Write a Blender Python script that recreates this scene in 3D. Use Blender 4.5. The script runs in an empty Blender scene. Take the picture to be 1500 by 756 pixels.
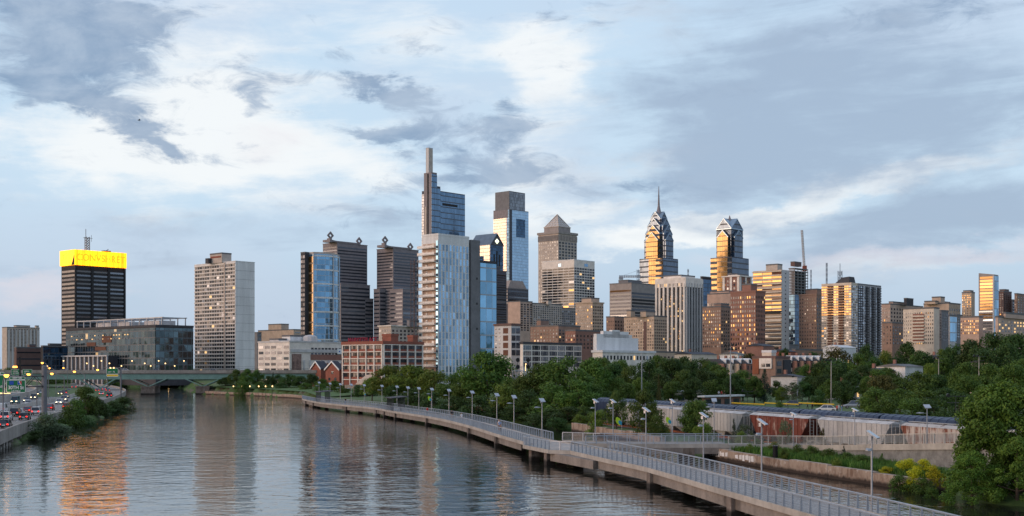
import bpy, math, random
import numpy as np
from mathutils import Vector, Matrix
random.seed(7)
sc = bpy.context.scene
col = sc.collection
R = math.radians
# photo calibration: camera height, focal length in photo pixels, principal column, horizon row
H, F, CX, HY = 12.0, 1800.0, 750.0, 540.0

# ---------------------------------------------------------------- camera
cam = bpy.data.cameras.new('camera')
cam.sensor_width = 36.0
cam.lens = 36.0 * F / 1500.0
cam.shift_y = (HY - 378.0) / 1500.0
cam.clip_start = 0.5
cam.clip_end = 40000
co = bpy.data.objects.new('camera', cam)
col.objects.link(co)
co.location = (0, 0, H)
co.rotation_euler = (R(90), 0, 0)
sc.camera = co

# ---------------------------------------------------------------- light and sky
SUN_AZ, SUN_EL = R(-106), R(8)
sl = bpy.data.lights.new('sun', 'SUN')
sl.energy = 2.0
sl.angle = R(46)
sl.color = (1.0, 0.68, 0.49)
so = bpy.data.objects.new('sun', sl)
col.objects.link(so)
sdir = Vector((math.sin(SUN_AZ) * math.cos(SUN_EL), math.cos(SUN_AZ) * math.cos(SUN_EL), math.sin(SUN_EL)))
so.rotation_euler = sdir.to_track_quat('Z', 'Y').to_euler()
sc.view_settings.view_transform = 'Standard'
sc.view_settings.look = 'None'
sc.view_settings.exposure = 0.27
sc.view_settings.gamma = 1.0
sc.view_settings.use_curve_mapping = False

class NT:
    """small node-tree writer"""
    def __init__(s, nt):
        s.nt = nt
    def n(s, t, **k):
        nd = s.nt.nodes.new(t)
        for a, b in k.items():
            setattr(nd, a, b)
        return nd
    def put(s, sock, v):
        if v is None:
            return
        if isinstance(v, bpy.types.NodeSocket):
            s.nt.links.new(v, sock)
        else:
            if isinstance(v, (tuple, list)) and len(v) == 3 and sock.type == 'RGBA':
                v = (*v, 1)
            sock.default_value = v
    def m(s, op, a, b=None, c=None, clamp=False):
        nd = s.n('ShaderNodeMath', operation=op)
        nd.use_clamp = clamp
        for i, v in enumerate((a, b, c)):
            s.put(nd.inputs[i], v)
        return nd.outputs[0]
    def mix(s, f, a, b, mode='MIX'):
        nd = s.n('ShaderNodeMix', data_type='RGBA', blend_type=mode)
        s.put(nd.inputs[0], f); s.put(nd.inputs[6], a); s.put(nd.inputs[7], b)
        return nd.outputs[2]
    def ss(s, v, lo, hi, a=0.0, b=1.0):
        nd = s.n('ShaderNodeMapRange', interpolation_type='SMOOTHSTEP')
        for i, x in enumerate((v, lo, hi, a, b)):
            s.put(nd.inputs[i], x)
        return nd.outputs[0]
    def noise(s, vec, scale, detail=4, rough=.55, dist=0.0, out=0):
        nd = s.n('ShaderNodeTexNoise')
        s.put(nd.inputs['Vector'], vec)
        nd.inputs['Scale'].default_value = scale
        nd.inputs['Detail'].default_value = detail
        nd.inputs['Roughness'].default_value = rough
        nd.inputs['Distortion'].default_value = dist
        return nd.outputs[out]
    def comb(s, x, y, z):
        nd = s.n('ShaderNodeCombineXYZ')
        for i, v in enumerate((x, y, z)):
            s.put(nd.inputs[i], v)
        return nd.outputs[0]
    def sep(s, v):
        nd = s.n('ShaderNodeSeparateXYZ')
        s.put(nd.inputs[0], v)
        return nd.outputs

w = bpy.data.worlds.new('World')
sc.world = w
w.use_nodes = True
w.node_tree.nodes.clear()
W = NT(w.node_tree)
sky = W.n('ShaderNodeTexSky', sky_type='NISHITA')
sky.sun_disc = False
sky.sun_elevation = SUN_EL
sky.sun_rotation = SUN_AZ
sky.altitude = 20
sky.air_density = 1.0
sky.dust_density = 1.5
tc = W.n('ShaderNodeTexCoord')
dx, dy, dz = W.sep(tc.outputs['Generated'])
az = W.m('MULTIPLY', W.m('ARCTAN2', dx, dy), 57.2958)
el = W.m('MULTIPLY', W.m('ARCSINE', dz), 57.2958)
zz = W.m('ADD', W.m('MAXIMUM', dz, 0.0), 0.16)
P = W.comb(W.m('DIVIDE', dx, zz), W.m('DIVIDE', dy, zz), 0.0)
Q = W.comb(W.m('MULTIPLY', az, .075), W.m('MULTIPLY', el, .17), 0.0)
n_big = W.noise(P, 0.9, 6, .6, .3)
n_mid = W.noise(Q, 2.0, 8, .62, .4)
n_fine = W.noise(Q, 5.0, 8, .66, .9)
n_soft = W.noise(Q, 0.9, 3, .5, .2)
Qs = W.comb(W.m('MULTIPLY', az, .06), W.m('MULTIPLY', W.m('SUBTRACT', el, W.m('MULTIPLY', az, .05)), .42), 1.7)
n_str = W.noise(Qs, 1.7, 8, .60, .5)
n_var = W.m('SUBTRACT', W.m('ADD', W.m('MULTIPLY', n_mid, .5), W.m('MULTIPLY', n_str, .5)), .5)
wob = W.noise(Q, 1.9, 6, .65, 0.0, 1)
wx, wy, wz = W.sep(wob)
azw = W.m('ADD', az, W.m('MULTIPLY', W.m('SUBTRACT', wx, .5), 8.0))
elw = W.m('ADD', el, W.m('MULTIPLY', W.m('SUBTRACT', wy, .5), 4.0))
def ang(px, py):
    x = (px - CX) / F
    return math.degrees(math.atan(x)), math.degrees(math.atan((HY - py) / F * math.cos(math.atan(x))))
def blob(px, py, sx, sy, amp, tilt=0.0, warp=True):
    """soft cloud mass at a bearing and elevation; sizes in degrees"""
    a0, e0 = ang(px, py)
    a = W.m('SUBTRACT', azw if warp else az, a0)
    e = W.m('SUBTRACT', elw if warp else el, e0)
    if tilt:
        e = W.m('SUBTRACT', e, W.m('MULTIPLY', a, tilt))
    q = W.m('ADD', W.m('POWER', W.m('DIVIDE', a, sx), 2.0), W.m('POWER', W.m('DIVIDE', e, sy), 2.0))
    return W.m('MULTIPLY', W.m('EXPONENT', W.m('MULTIPLY', q, -1.0)), amp)
def total(bl):
    t = bl[0]
    for b in bl[1:]:
        t = W.m('ADD', t, b)
    return t
# thin high veil: pale blue, whiter towards the middle heights, grey-blue at the horizon
g = W.ss(el, 0.0, 9.0)
base = W.mix(g, (.39, .505, .645), (.52, .67, .81))
base = W.mix(W.ss(el, 9.0, 40.0), base, (.42, .55, .80))
base = W.mix(W.m('MULTIPLY', W.ss(n_soft, .42, .62), .45), base, (.52, .59, .72))
white = total([blob(300, 120, 5, 5.0, .75), blob(120, 210, 6, 1.7, .9, .0), blob(400, 210, 5, 2.4, .7), blob(640, 60, 5, 2.2, .5),
               blob(1330, 252, 5.5, .75, 1.15, .22), blob(1090, 312, 3.6, .5, .9, .1), blob(800, 110, 2.2, 2.6, .95), blob(760, 255, 1.8, 1.6, .55),
               blob(900, 345, 4.5, 1.0, .55), blob(560, 245, 2.5, .9, .6), blob(860, 300, 3, .5, .7, .1), blob(1010, 345, 4, .5, .95, .05), blob(1290, 390, 5, .45, .6), blob(740, 330, 2, .7, .6), blob(700, 300, 1.6, .5, .4), blob(960, 60, 5, 2.0, .35), blob(880, 250, 4, .8, .5, .1), blob(1000, 220, 3, .5, .45, .2)])
wm = W.ss(W.m('ADD', white, W.m('MULTIPLY', n_var, 3.0)), .15, 1.05)
c1 = W.mix(W.m('MULTIPLY', wm, .95), base, (.83, .855, .87))
grey = total([blob(1200, 120, 9, 4.5, 1.0), blob(1400, 190, 6, 2.4, .6, .12), blob(930, 270, 5, 1.4, .55), blob(1420, 330, 7, 1.7, .85, .1), blob(1180, 355, 7, 1.3, .45, .05),
              blob(500, 335, 8, .9, .6), blob(250, 400, 9, 1.8, .3), blob(1100, 230, 4, 1.3, .6), blob(40, 320, 7, 1.6, .25), blob(950, 130, 4, 2, .35)])
gm = W.ss(W.m('ADD', grey, W.m('MULTIPLY', n_var, 3.2)), .15, 1.15)
c2 = W.mix(W.m('MULTIPLY', gm, .92), c1, (.325, .42, .56))
dark = total([blob(70, 55, 4.4, 2.7, 1.15), blob(150, 30, 3.6, 2.0, .7), blob(215, 190, 3.4, .55, 1.05, -.28), blob(120, 140, 3.2, .8, .7, -.15), blob(375, 110, 1.7, .7, .95, -.1), blob(390, 145, 1.2, .5, .8, -.3),
              blob(530, 118, 2.0, .5, 1.2, -.12), blob(610, 150, 1.8, .5, 1.1, -.2), blob(560, 188, 2.6, .5, 1.25), blob(680, 222, 2.6, .7, 1.1, -.1), blob(750, 190, 1.6, .8, 1.1), blob(700, 250, 3.0, .5, .8), blob(640, 275, 3.0, .9, .65),
              blob(820, 20, 3.0, .8, .6), blob(460, 70, 1.6, .5, .55), blob(880, 265, 4.0, .8, .65, -.1), blob(1010, 265, 3.0, .8, .6), blob(560, 320, 2.5, .5, .5), blob(1050, 130, 3, 1.0, .35), blob(620, 70, 1.6, .3, .5), blob(1330, 20, 6, .9, .45), blob(840, 320, 3, .5, .5), blob(465, 160, .7, .35, .7)])
dm = W.ss(W.m('ADD', W.m('MULTIPLY', dark, 1.0), W.m('ADD', W.m('MULTIPLY', W.m('SUBTRACT', n_fine, .5), 2.8), W.m('MULTIPLY', n_var, 2.6))), .28, 1.25)
c3 = W.mix(W.m('MULTIPLY', dm, .88), c2, W.mix(W.ss(n_mid, .35, .65), (.185, .28, .43), (.36, .45, .58)))
pink = total([blob(90, 430, 3.5, .8, .8), blob(1380, 375, 6, .55, .8), blob(410, 200, 3, 1.2, .4), blob(1000, 385, 5, .6, .5), blob(20, 400, 2, .4, .5)])
c4 = W.mix(W.m('MULTIPLY', W.ss(W.m('ADD', pink, W.m('MULTIPLY', W.m('SUBTRACT', n_mid, .5), 1.0)), .2, 1.0), .55), c3, (.74, .66, .70))
# away from the photographed quarter the sky is a broken deck of the same cloud
side = W.ss(W.m('ABSOLUTE', az), 26.0, 45.0)
hi = W.ss(el, 19.0, 30.0)
away = W.m('MAXIMUM', side, hi)
deck = W.mix(W.ss(n_big, .42, .62), (.50, .60, .76), (.36, .43, .55))
c5 = W.mix(W.m('MULTIPLY', away, .85), c4, deck)
# sunset glow low in the west
ga = W.m('DIVIDE', W.m('SUBTRACT', az, math.degrees(SUN_AZ)), 26.0)
ge = W.m('DIVIDE', W.m('SUBTRACT', el, 3.5), 6.5)
glow = W.m('EXPONENT', W.m('MULTIPLY', W.m('ADD', W.m('POWER', ga, 2.0), W.m('POWER', ge, 2.0)), -1.0))
glow = W.m('MULTIPLY', glow, W.ss(W.noise(P, 1.6, 5, .6), .30, .6, .35, 1.0))
c6 = W.mix(W.m('MULTIPLY', glow, .97), c5, (1.25, .68, .27))
k = W.n('ShaderNodeVectorMath', operation='SCALE')
W.put(k.inputs[0], c6)
k.inputs['Scale'].default_value = 10.0
fin = W.mix(0.90, sky.outputs[0], k.outputs[0])
bg = W.n('ShaderNodeBackground')
bg.inputs['Strength'].default_value = 0.10
W.put(bg.inputs['Color'], fin)
wo = W.n('ShaderNodeOutputWorld')
w.node_tree.links.new(bg.outputs[0], wo.inputs[0])

# ---------------------------------------------------------------- materials
MATS = {}
def newmat(name):
    m = bpy.data.materials.new(name)
    m.use_nodes = True
    m.node_tree.nodes.clear()
    nt = NT(m.node_tree)
    b = nt.n('ShaderNodeBsdfPrincipled')
    o = nt.n('ShaderNodeOutputMaterial')
    m.node_tree.links.new(b.outputs[0], o.inputs[0])
    MATS[name] = m
    return m, nt, b
def plain(name, c, rough=.75, metal=0.0, var=.18, scale=.25, streak=False, bump=0.0, spec=.3):
    """a weathered surface: two scales of mottling, optional rain streaks"""
    m, nt, b = newmat(name)
    t = nt.n('ShaderNodeTexCoord').outputs['Object']
    v = t
    if streak:
        x, y, z = nt.sep(t)
        v = nt.comb(x, y, nt.m('MULTIPLY', z, .12))
    n1 = nt.noise(v, scale, 5, .6)
    n2 = nt.noise(t, scale * 7, 3, .6)
    f = nt.m('ADD', nt.m('MULTIPLY', n1, .65), nt.m('MULTIPLY', n2, .35))
    f = nt.ss(f, .3, .7)
    lo = tuple(x * (1 - var) for x in c)
    hi_ = tuple(min(1, x * (1 + var)) for x in c)
    nt.put(b.inputs['Base Color'], nt.mix(f, lo, hi_))
    b.inputs['Roughness'].default_value = rough
    b.inputs['Metallic'].default_value = metal
    b.inputs['Specular IOR Level'].default_value = spec
    if bump:
        bp = nt.n('ShaderNodeBump')
        bp.inputs['Strength'].default_value = bump
        bp.inputs['Distance'].default_value = .05
        nt.put(bp.inputs['Height'], n2)
        nt.put(b.inputs['Normal'], bp.outputs[0])
    return m
def glow_mat(name, c, s):
    m, nt, b = newmat(name)
    b.inputs['Base Color'].default_value = (*[x * .3 for x in c], 1)
    b.inputs['Emission Color'].default_value = (*c, 1)
    b.inputs['Emission Strength'].default_value = s
    return m
def facade(name, glass, frame, cu, cz, fu=.08, fz=.12, metal=.85, rough=.06, tilt=.03, var=.35, frough=.5, litp=0.0):
    """glass curtain wall: panes with their own tint and slight tilt between mullions and floor bands"""
    m, nt, b = newmat(name)
    t = nt.n('ShaderNodeTexCoord').outputs['Object']
    x, y, z = nt.sep(t)
    u = nt.m('DIVIDE', nt.m('ADD', nt.m('ADD', x, y), 500.013), cu)
    q = nt.m('DIVIDE', nt.m('ADD', z, .017), cz)
    mk = nt.m('MULTIPLY', nt.m('GREATER_THAN', nt.m('FRACT', u), fu), nt.m('GREATER_THAN', nt.m('FRACT', q), fz))
    wn = nt.n('ShaderNodeTexWhiteNoise', noise_dimensions='2D')
    nt.put(wn.inputs['Vector'], nt.comb(nt.m('FLOOR', u), nt.m('FLOOR', q), 0.0))
    r = wn.outputs['Value']
    gl = nt.mix(r, tuple(c * (1 - var) for c in glass), tuple(min(1, c * (1 + var)) for c in glass))
    nt.put(b.inputs['Base Color'], nt.mix(mk, frame, gl))
    nt.put(b.inputs['Metallic'], nt.m('MULTIPLY', mk, metal))
    nt.put(b.inputs['Roughness'], nt.m('ADD', nt.m('MULTIPLY', mk, rough - frough), frough))
    ge = nt.n('ShaderNodeNewGeometry').outputs['Normal']
    s1 = nt.n('ShaderNodeVectorMath', operation='SUBTRACT')
    nt.put(s1.inputs[0], wn.outputs['Color']); s1.inputs[1].default_value = (.5, .5, .5)
    wv = nt.n('ShaderNodeVectorMath', operation='SUBTRACT')
    nt.put(wv.inputs[0], nt.noise(t, .12, 3, .5, 0, 1)); wv.inputs[1].default_value = (.5, .5, .5)
    sc1 = nt.n('ShaderNodeVectorMath', operation='SCALE'); nt.put(sc1.inputs[0], s1.outputs[0]); sc1.inputs['Scale'].default_value = tilt
    sc2 = nt.n('ShaderNodeVectorMath', operation='SCALE'); nt.put(sc2.inputs[0], wv.outputs[0]); sc2.inputs['Scale'].default_value = tilt * 2.2
    a1 = nt.n('ShaderNodeVectorMath', operation='ADD'); nt.put(a1.inputs[0], ge); nt.put(a1.inputs[1], sc1.outputs[0])
    a2 = nt.n('ShaderNodeVectorMath', operation='ADD'); nt.put(a2.inputs[0], a1.outputs[0]); nt.put(a2.inputs[1], sc2.outputs[0])
    nn = nt.n('ShaderNodeVectorMath', operation='NORMALIZE'); nt.put(nn.inputs[0], a2.outputs[0])
    nt.put(b.inputs['Normal'], nn.outputs[0])
    if litp:
        w2 = nt.n('ShaderNodeTexWhiteNoise', noise_dimensions='2D')
        nt.put(w2.inputs['Vector'], nt.comb(nt.m('FLOOR', q), nt.m('FLOOR', u), 0.0))
        lit = nt.m('MULTIPLY', nt.m('GREATER_THAN', w2.outputs['Value'], 1 - litp), mk)
        b.inputs['Emission Color'].default_value = (1, .62, .28, 1)
        nt.put(b.inputs['Emission Strength'], nt.m('MULTIPLY', lit, .55))
    return m
def pane(name, c, metal=.6, rough=.07, tilt=.05):
    """window glass; every pane leans a little differently"""
    m, nt, b = newmat(name)
    oi = nt.n('ShaderNodeObjectInfo').outputs['Random']
    gp = nt.n('ShaderNodeNewGeometry')
    rnd = nt.n('ShaderNodeTexWhiteNoise', noise_dimensions='1D')
    nt.put(rnd.inputs['W'], nt.m('ADD', nt.m('MULTIPLY', oi, 91.0), nt.m('MULTIPLY', gp.outputs['Random Per Island'], 37.0)))
    s1 = nt.n('ShaderNodeVectorMath', operation='SUBTRACT'); nt.put(s1.inputs[0], rnd.outputs['Color']); s1.inputs[1].default_value = (.5, .5, .5)
    s2 = nt.n('ShaderNodeVectorMath', operation='SCALE'); nt.put(s2.inputs[0], s1.outputs[0]); s2.inputs['Scale'].default_value = tilt
    a = nt.n('ShaderNodeVectorMath', operation='ADD'); nt.put(a.inputs[0], gp.outputs['Normal']); nt.put(a.inputs[1], s2.outputs[0])
    n = nt.n('ShaderNodeVectorMath', operation='NORMALIZE'); nt.put(n.inputs[0], a.outputs[0])
    nt.put(b.inputs['Normal'], n.outputs[0])
    nt.put(b.inputs['Base Color'], nt.mix(rnd.outputs['Value'], tuple(x * .55 for x in c), tuple(min(1, x * 1.5) for x in c)))
    b.inputs['Metallic'].default_value = metal
    b.inputs['Roughness'].default_value = rough
    return m
for nm, c, kw in [
    ('cream', (0.6, 0.52, 0.43), {}), ('pale_cream', (.70, .64, .58), {}), ('tan', (0.47, 0.36, 0.275), {}), ('pink_tan', (0.48, 0.345, 0.275), {}),
    ('brick', (0.26, 0.135, 0.105), {}), ('red_brick', (0.25, 0.088, 0.062), {}), ('brown_brick', (0.27, 0.175, 0.135), {}), ('dark_brick', (0.14, 0.085, 0.075), {}),
    ('grey_stone', (.27, .26, .255), {}), ('warm_stone', (0.47, 0.4, 0.345), {}), ('dark_grey', (.055, .055, .062), {}), ('mid_grey', (.17, .17, .18), {}),
    ('white_wall', (.68, .67, .66), {'streak': True}), ('pale_grey', (.50, .49, .49), {'streak': True}), ('charcoal', (.028, .027, .030), {}),
    ('granite', (0.23, 0.205, 0.215), {}), ('granite_light', (0.3, 0.265, 0.25), {}), ('slate', (.085, .09, .11), {}), ('concrete', (.30, .275, .245), {'streak': True, 'var': .3}),
    ('girder_concrete', (.215, .19, .17), {'streak': True, 'var': .3, 'scale': .5}), ('road_concrete', (.27, .255, .24), {'var': .2}), ('asphalt', (.055, .055, .058), {'var': .25}),
    ('roof_grey', (.13, .13, .135), {}), ('roof_white', (.62, .62, .63), {}), ('car_roof_pale', (.40, .40, .40), {'var': .35, 'scale': .8}), ('roof_slate', (.05, .055, .07), {}), ('blue_roof', (.13, .17, .22), {'rough': .35, 'metal': .4}),
    ('steel', (.33, .35, .38), {'rough': .4, 'metal': .5}), ('rail_steel', (.36, .40, .45), {'rough': .4, 'metal': .45}), ('dark_steel', (.05, .052, .058), {'rough': .5, 'metal': .3}),
    ('bridge_green', (.17, .29, .255), {'rough': .5}), ('sign_green', (.010, .15, .058), {'rough': .4, 'var': .08}), ('sign_white', (.75, .77, .76), {'var': .03}), ('sign_yellow', (.70, .48, .04), {'var': .05}),
    ('sign_blue', (.02, .08, .40), {'var': .05}), ('sign_red', (.5, .02, .02), {'var': .05}), ('bark', (.075, .055, .04), {'var': .35, 'scale': 2}), ('ballast', (.13, .115, .10), {'var': .4, 'scale': 1.5}),
    ('rubber', (.018, .018, .018), {}), ('white_paint', (.66, .66, .66), {'rough': .3, 'var': .06}), ('black_paint', (.012, .012, .014), {'rough': .25, 'var': .05}), ('silver_paint', (.32, .33, .35), {'rough': .3, 'metal': .6, 'var': .05}),
    ('red_paint', (.30, .012, .012), {'rough': .3, 'var': .06}), ('blue_paint', (.03, .09, .24), {'rough': .3, 'var': .06}), ('teal_paint', (.03, .14, .16), {'rough': .35, 'var': .06}), ('grey_paint', (.11, .115, .12), {'rough': .3, 'var': .05}),
    ('navy_car', (.022, .036, .075), {'rough': .42, 'var': .3}), ('lettering_red', (.20, .010, .035), {}), ('hopper_grey', (.36, .36, .355), {'streak': True, 'var': .22, 'scale': .5}),
    ('ladder_grey', (.30, .29, .28), {}), ('solar_cell', (.42, .45, .50), {'rough': .25, 'metal': .5}), ('leaf_green_sign', (.30, .52, .03), {'var': .05}), ('leaf_blue_sign', (.02, .24, .42), {'var': .05}),
    ('skin', (.42, .26, .19), {'var': .05}), ('hair', (.03, .02, .015), {}), ('cloth_white', (.6, .62, .66), {}), ('cloth_blue', (.20, .28, .45), {}), ('cloth_navy', (.02, .025, .05), {}), ('cloth_black', (.015, .015, .017), {}), ('cloth_red', (.4, .04, .03), {}), ('cloth_tan', (.35, .2, .12), {}),
    ('tile_red', (.24, .075, .05), {}), ('copper', (.12, .2, .19), {}), ('mural', (0.22, 0.14, 0.12), {'var': .8, 'scale': .35}),
    ('yellow_cap', (.62, .42, .03), {}), ('brown_panel', (.13, .055, .035), {}), ('scaffold', (.10, .08, .09), {'var': .5, 'scale': .6}), ('rust_panel', (0.24, 0.08, 0.04), {}), ('gate_concrete', (.36, .34, .31), {'streak': True, 'var': .25}),
]:
    plain(nm, c, **kw)
pane('glass_dark', (.055, .065, .085), .5)
pane('glass_black', (.022, .027, .034), .3, .1)
pane('glass_sky', (.22, .36, .50), .85, .08, tilt=.015)
pane('glass_grey', (.16, .18, .21), .6)
pane('glass_blue', (.16, .29, .44), .85, tilt=.03)
pane('glass_bright', (.50, .52, .55), .9)
pane('glass_sunset', (.29, .19, .085), .95, .10, tilt=.02)  # window glass with the mirrored sunset put into its tint
pane('glass_pale', (.33, .38, .44), .8)
glow_mat('lit', (1.0, .62, .26), .85)
glow_mat('lamp_amber', (1.0, .42, .06), 4.0)
glow_mat('lamp_warm', (1.0, .62, .26), 2.6)
glow_mat('head_light', (1.0, .74, .40), 7.0)
glow_mat('tail_light', (1.0, .03, .02), 2.2)
glow_mat('beacon', (.95, 1.0, .70), 2.0)
m, nt, b = newmat('crown_yellow')      # lit panels, each a little brighter or deeper than the next
t = nt.n('ShaderNodeTexCoord').outputs['Object']
x, y, z = nt.sep(t)
u = nt.m('DIVIDE', nt.m('ADD', nt.m('ADD', x, y), 300.0), 1.55)
wn = nt.n('ShaderNodeTexWhiteNoise', noise_dimensions='1D')
nt.put(wn.inputs['W'], nt.m('FLOOR', u))
seam = nt.m('GREATER_THAN', nt.m('FRACT', u), .16)
patchy = nt.m('MULTIPLY', nt.m('ADD', nt.m('MULTIPLY', wn.outputs['Value'], .5), nt.m('MULTIPLY', nt.noise(t, .16, 4, .6), .5)), 1.0)
b.inputs['Base Color'].default_value = (.3, .15, .01, 1)
nt.put(b.inputs['Emission Color'], nt.mix(nt.ss(patchy, .25, .7), (1.0, .22, .002), (1.0, .46, .004)))
nt.put(b.inputs['Emission Strength'], nt.m('ADD', nt.m('MULTIPLY', seam, 2.3), .9))
glow_mat('crown_orange', (1.0, .22, .003), 2.0)
facade('curtain_blue', (.15, .30, .45), (.40, .42, .45), 3.2, 3.9, .05, .08, tilt=.025)
facade('curtain_tech', (.125, .205, .305), (.09, .11, .14), 3.0, 8.4, .06, .18, tilt=.012, var=.14)
facade('curtain_comcast', (.30, .44, .58), (.30, .36, .42), 3.0, 4.2, .03, .10, tilt=.02, var=.1)
facade('curtain_sunlit', (.50, .43, .37), (.42, .36, .30), 3.0, 4.2, .05, .14, metal=.55, rough=.2, tilt=.02, var=.12)  # warm western light put into the glass colour of left faces
facade('curtain_grey', (.18, .20, .23), (.11, .11, .12), 2.2, 4.2, .14, .16, tilt=.03)
facade('curtain_navy', (.05, .10, .17), (.05, .055, .07), 3.0, 3.9, .07, .12, tilt=.03)
facade('curtain_teal', (.095, .14, .16), (.085, .10, .115), 3.1, 4.0, .10, .14, tilt=.04, litp=.035)
facade('curtain_liberty', (.115, .15, .205), (.065, .07, .085), 3.4, 7.8, .05, .26, tilt=.015, var=.15)
facade('curtain_sky', (.18, .36, .52), (.34, .38, .42), 4.2, 6.4, .06, .10, tilt=.04)
facade('curtain_sunset', (.27, .18, .085), (.20, .14, .09), 4.0, 7.2, .05, .16, rough=.13, tilt=.012, var=.12)  # sunset reflection painted in as a gold glass tint
facade('curtain_sunset_stripe', (.25, .175, .09), (.075, .08, .095), 6.0, 7.8, .04, .48, tilt=.012, var=.15)  # bands of sunset reflection painted between dark floor bands
facade('curtain_crown', (.20, .22, .25), (.15, .15, .16), 2.0, 4.4, .10, .10, metal=.6, rough=.2, tilt=.03)

def rusty(name, base, rust, amt):
    m, nt, b = newmat(name)
    t = nt.n('ShaderNodeTexCoord').outputs['Object']
    x, y, z = nt.sep(t)
    s = nt.noise(nt.comb(nt.m('MULTIPLY', x, 1.5), nt.m('MULTIPLY', y, 1.5), nt.m('MULTIPLY', z, .22)), 1.1, 6, .65)
    s2 = nt.noise(t, .45, 5, .6)
    f = nt.ss(nt.m('ADD', nt.m('MULTIPLY', s, .6), nt.m('MULTIPLY', s2, .4)), .56 - amt, .66 - amt)
    r2 = nt.mix(nt.noise(t, 2.5, 4), tuple(c * .55 for c in rust), rust)
    nt.put(b.inputs['Base Color'], nt.mix(f, base, r2))
    b.inputs['Roughness'].default_value = .75
rusty('hopper_rust', (.36, .27, .23), (.17, .036, .020), .19)
rusty('hopper_white', (.44, .39, .35), (.20, .06, .03), .11)
rusty('roof_rust', (.40, .38, .36), (.16, .06, .035), .03)

def leafmat(name, c1, c2):
    m, nt, b = newmat(name)
    t = nt.n('ShaderNodeTexCoord').outputs['Object']
    oi = nt.n('ShaderNodeObjectInfo').outputs['Random']
    isl = nt.n('ShaderNodeNewGeometry').outputs['Random Per Island']
    f = nt.m('ADD', nt.m('MULTIPLY', nt.ss(nt.noise(t, .45, 3), .35, .65), .55), nt.m('MULTIPLY', isl, .45))
    cc = nt.mix(f, c1, c2)
    hs = nt.n('ShaderNodeHueSaturation')
    hs.inputs['Hue'].default_value = .5
    nt.put(hs.inputs['Hue'], nt.m('ADD', .485, nt.m('MULTIPLY', oi, .03)))
    nt.put(hs.inputs['Value'], nt.m('ADD', .8, nt.m('MULTIPLY', oi, .45)))
    nt.put(hs.inputs['Color'], cc)
    b.inputs['Roughness'].default_value = .65
    b.inputs['Specular IOR Level'].default_value = .25
    nt.put(b.inputs['Base Color'], hs.outputs[0])
    tr = nt.n('ShaderNodeBsdfTranslucent')
    nt.put(tr.inputs[0], hs.outputs[0])
    mx = nt.n('ShaderNodeMixShader')
    mx.inputs[0].default_value = .25
    m.node_tree.links.new(b.outputs[0], mx.inputs[1])
    m.node_tree.links.new(tr.outputs[0], mx.inputs[2])
    out = [n for n in m.node_tree.nodes if n.type == 'OUTPUT_MATERIAL'][0]
    m.node_tree.links.new(mx.outputs[0], out.inputs[0])
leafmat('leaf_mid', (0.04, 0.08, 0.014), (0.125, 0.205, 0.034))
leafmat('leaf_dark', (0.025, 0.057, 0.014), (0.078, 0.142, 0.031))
leafmat('leaf_light', (0.068, 0.115, 0.016), (0.195, 0.255, 0.038))
leafmat('leaf_grey', (0.055, 0.085, 0.045), (0.16, 0.21, 0.11))
leafmat('leaf_yellow', (.26, .27, .012), (.58, .52, .02))
leafmat('leaf_fresh', (.050, .100, .014), (.155, .255, .032))
leafmat('leaf_fir', (.015, .034, .020), (.05, .085, .05))
leafmat('leaf_ochre', (.05, .058, .018), (.14, .12, .035))
leafmat('grass', (.04, .085, .015), (.10, .20, .035))

# water: murky, with wind ripples at three sizes
m, nt, b = newmat('water')
t = nt.n('ShaderNodeTexCoord').outputs['Object']
x, y, z = nt.sep(t)
v = nt.comb(nt.m('MULTIPLY', x, .75), y, 0.0)
h1 = nt.noise(v, .11, 3, .5, .4)
h2 = nt.noise(v, .42, 3, .55, .5)
h3 = nt.noise(v, 1.15, 3, .55, .4)
patch = nt.ss(nt.noise(nt.comb(nt.m('MULTIPLY', x, .7), nt.m('MULTIPLY', y, .5), 0.0), .03, 3), .35, .65, .55, 1.15)
hh = nt.m('ADD', nt.m('ADD', nt.m('MULTIPLY', h1, .8), nt.m('MULTIPLY', h2, 1.25)), nt.m('MULTIPLY', h3, .30))
bp = nt.n('ShaderNodeBump')
bp.inputs['Distance'].default_value = .085
nt.put(bp.inputs['Strength'], patch)
nt.put(bp.inputs['Height'], hh)
nt.put(b.inputs['Normal'], bp.outputs[0])
b.inputs['Base Color'].default_value = (.014, .015, .012, 1)
b.inputs['Roughness'].default_value = .05
b.inputs['IOR'].default_value = 1.34

# ground: worn grass, earth and paving in patches
m, nt, b = newmat('ground')
t = nt.n('ShaderNodeTexCoord').outputs['Object']
g1 = nt.noise(t, .02, 5, .6); g2 = nt.noise(t, .35, 5, .65); g3 = nt.noise(t, 2.2, 3)
cg = nt.mix(g3, (.035, .075, .016), (.085, .14, .03))
ce = nt.mix(g3, (.09, .075, .055), (.15, .13, .10))
f = nt.ss(nt.m('ADD', nt.m('MULTIPLY', g1, .5), nt.m('MULTIPLY', g2, .5)), .52, .62)
nt.put(b.inputs['Base Color'], nt.mix(f, cg, ce))
b.inputs['Roughness'].default_value = .9

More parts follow.
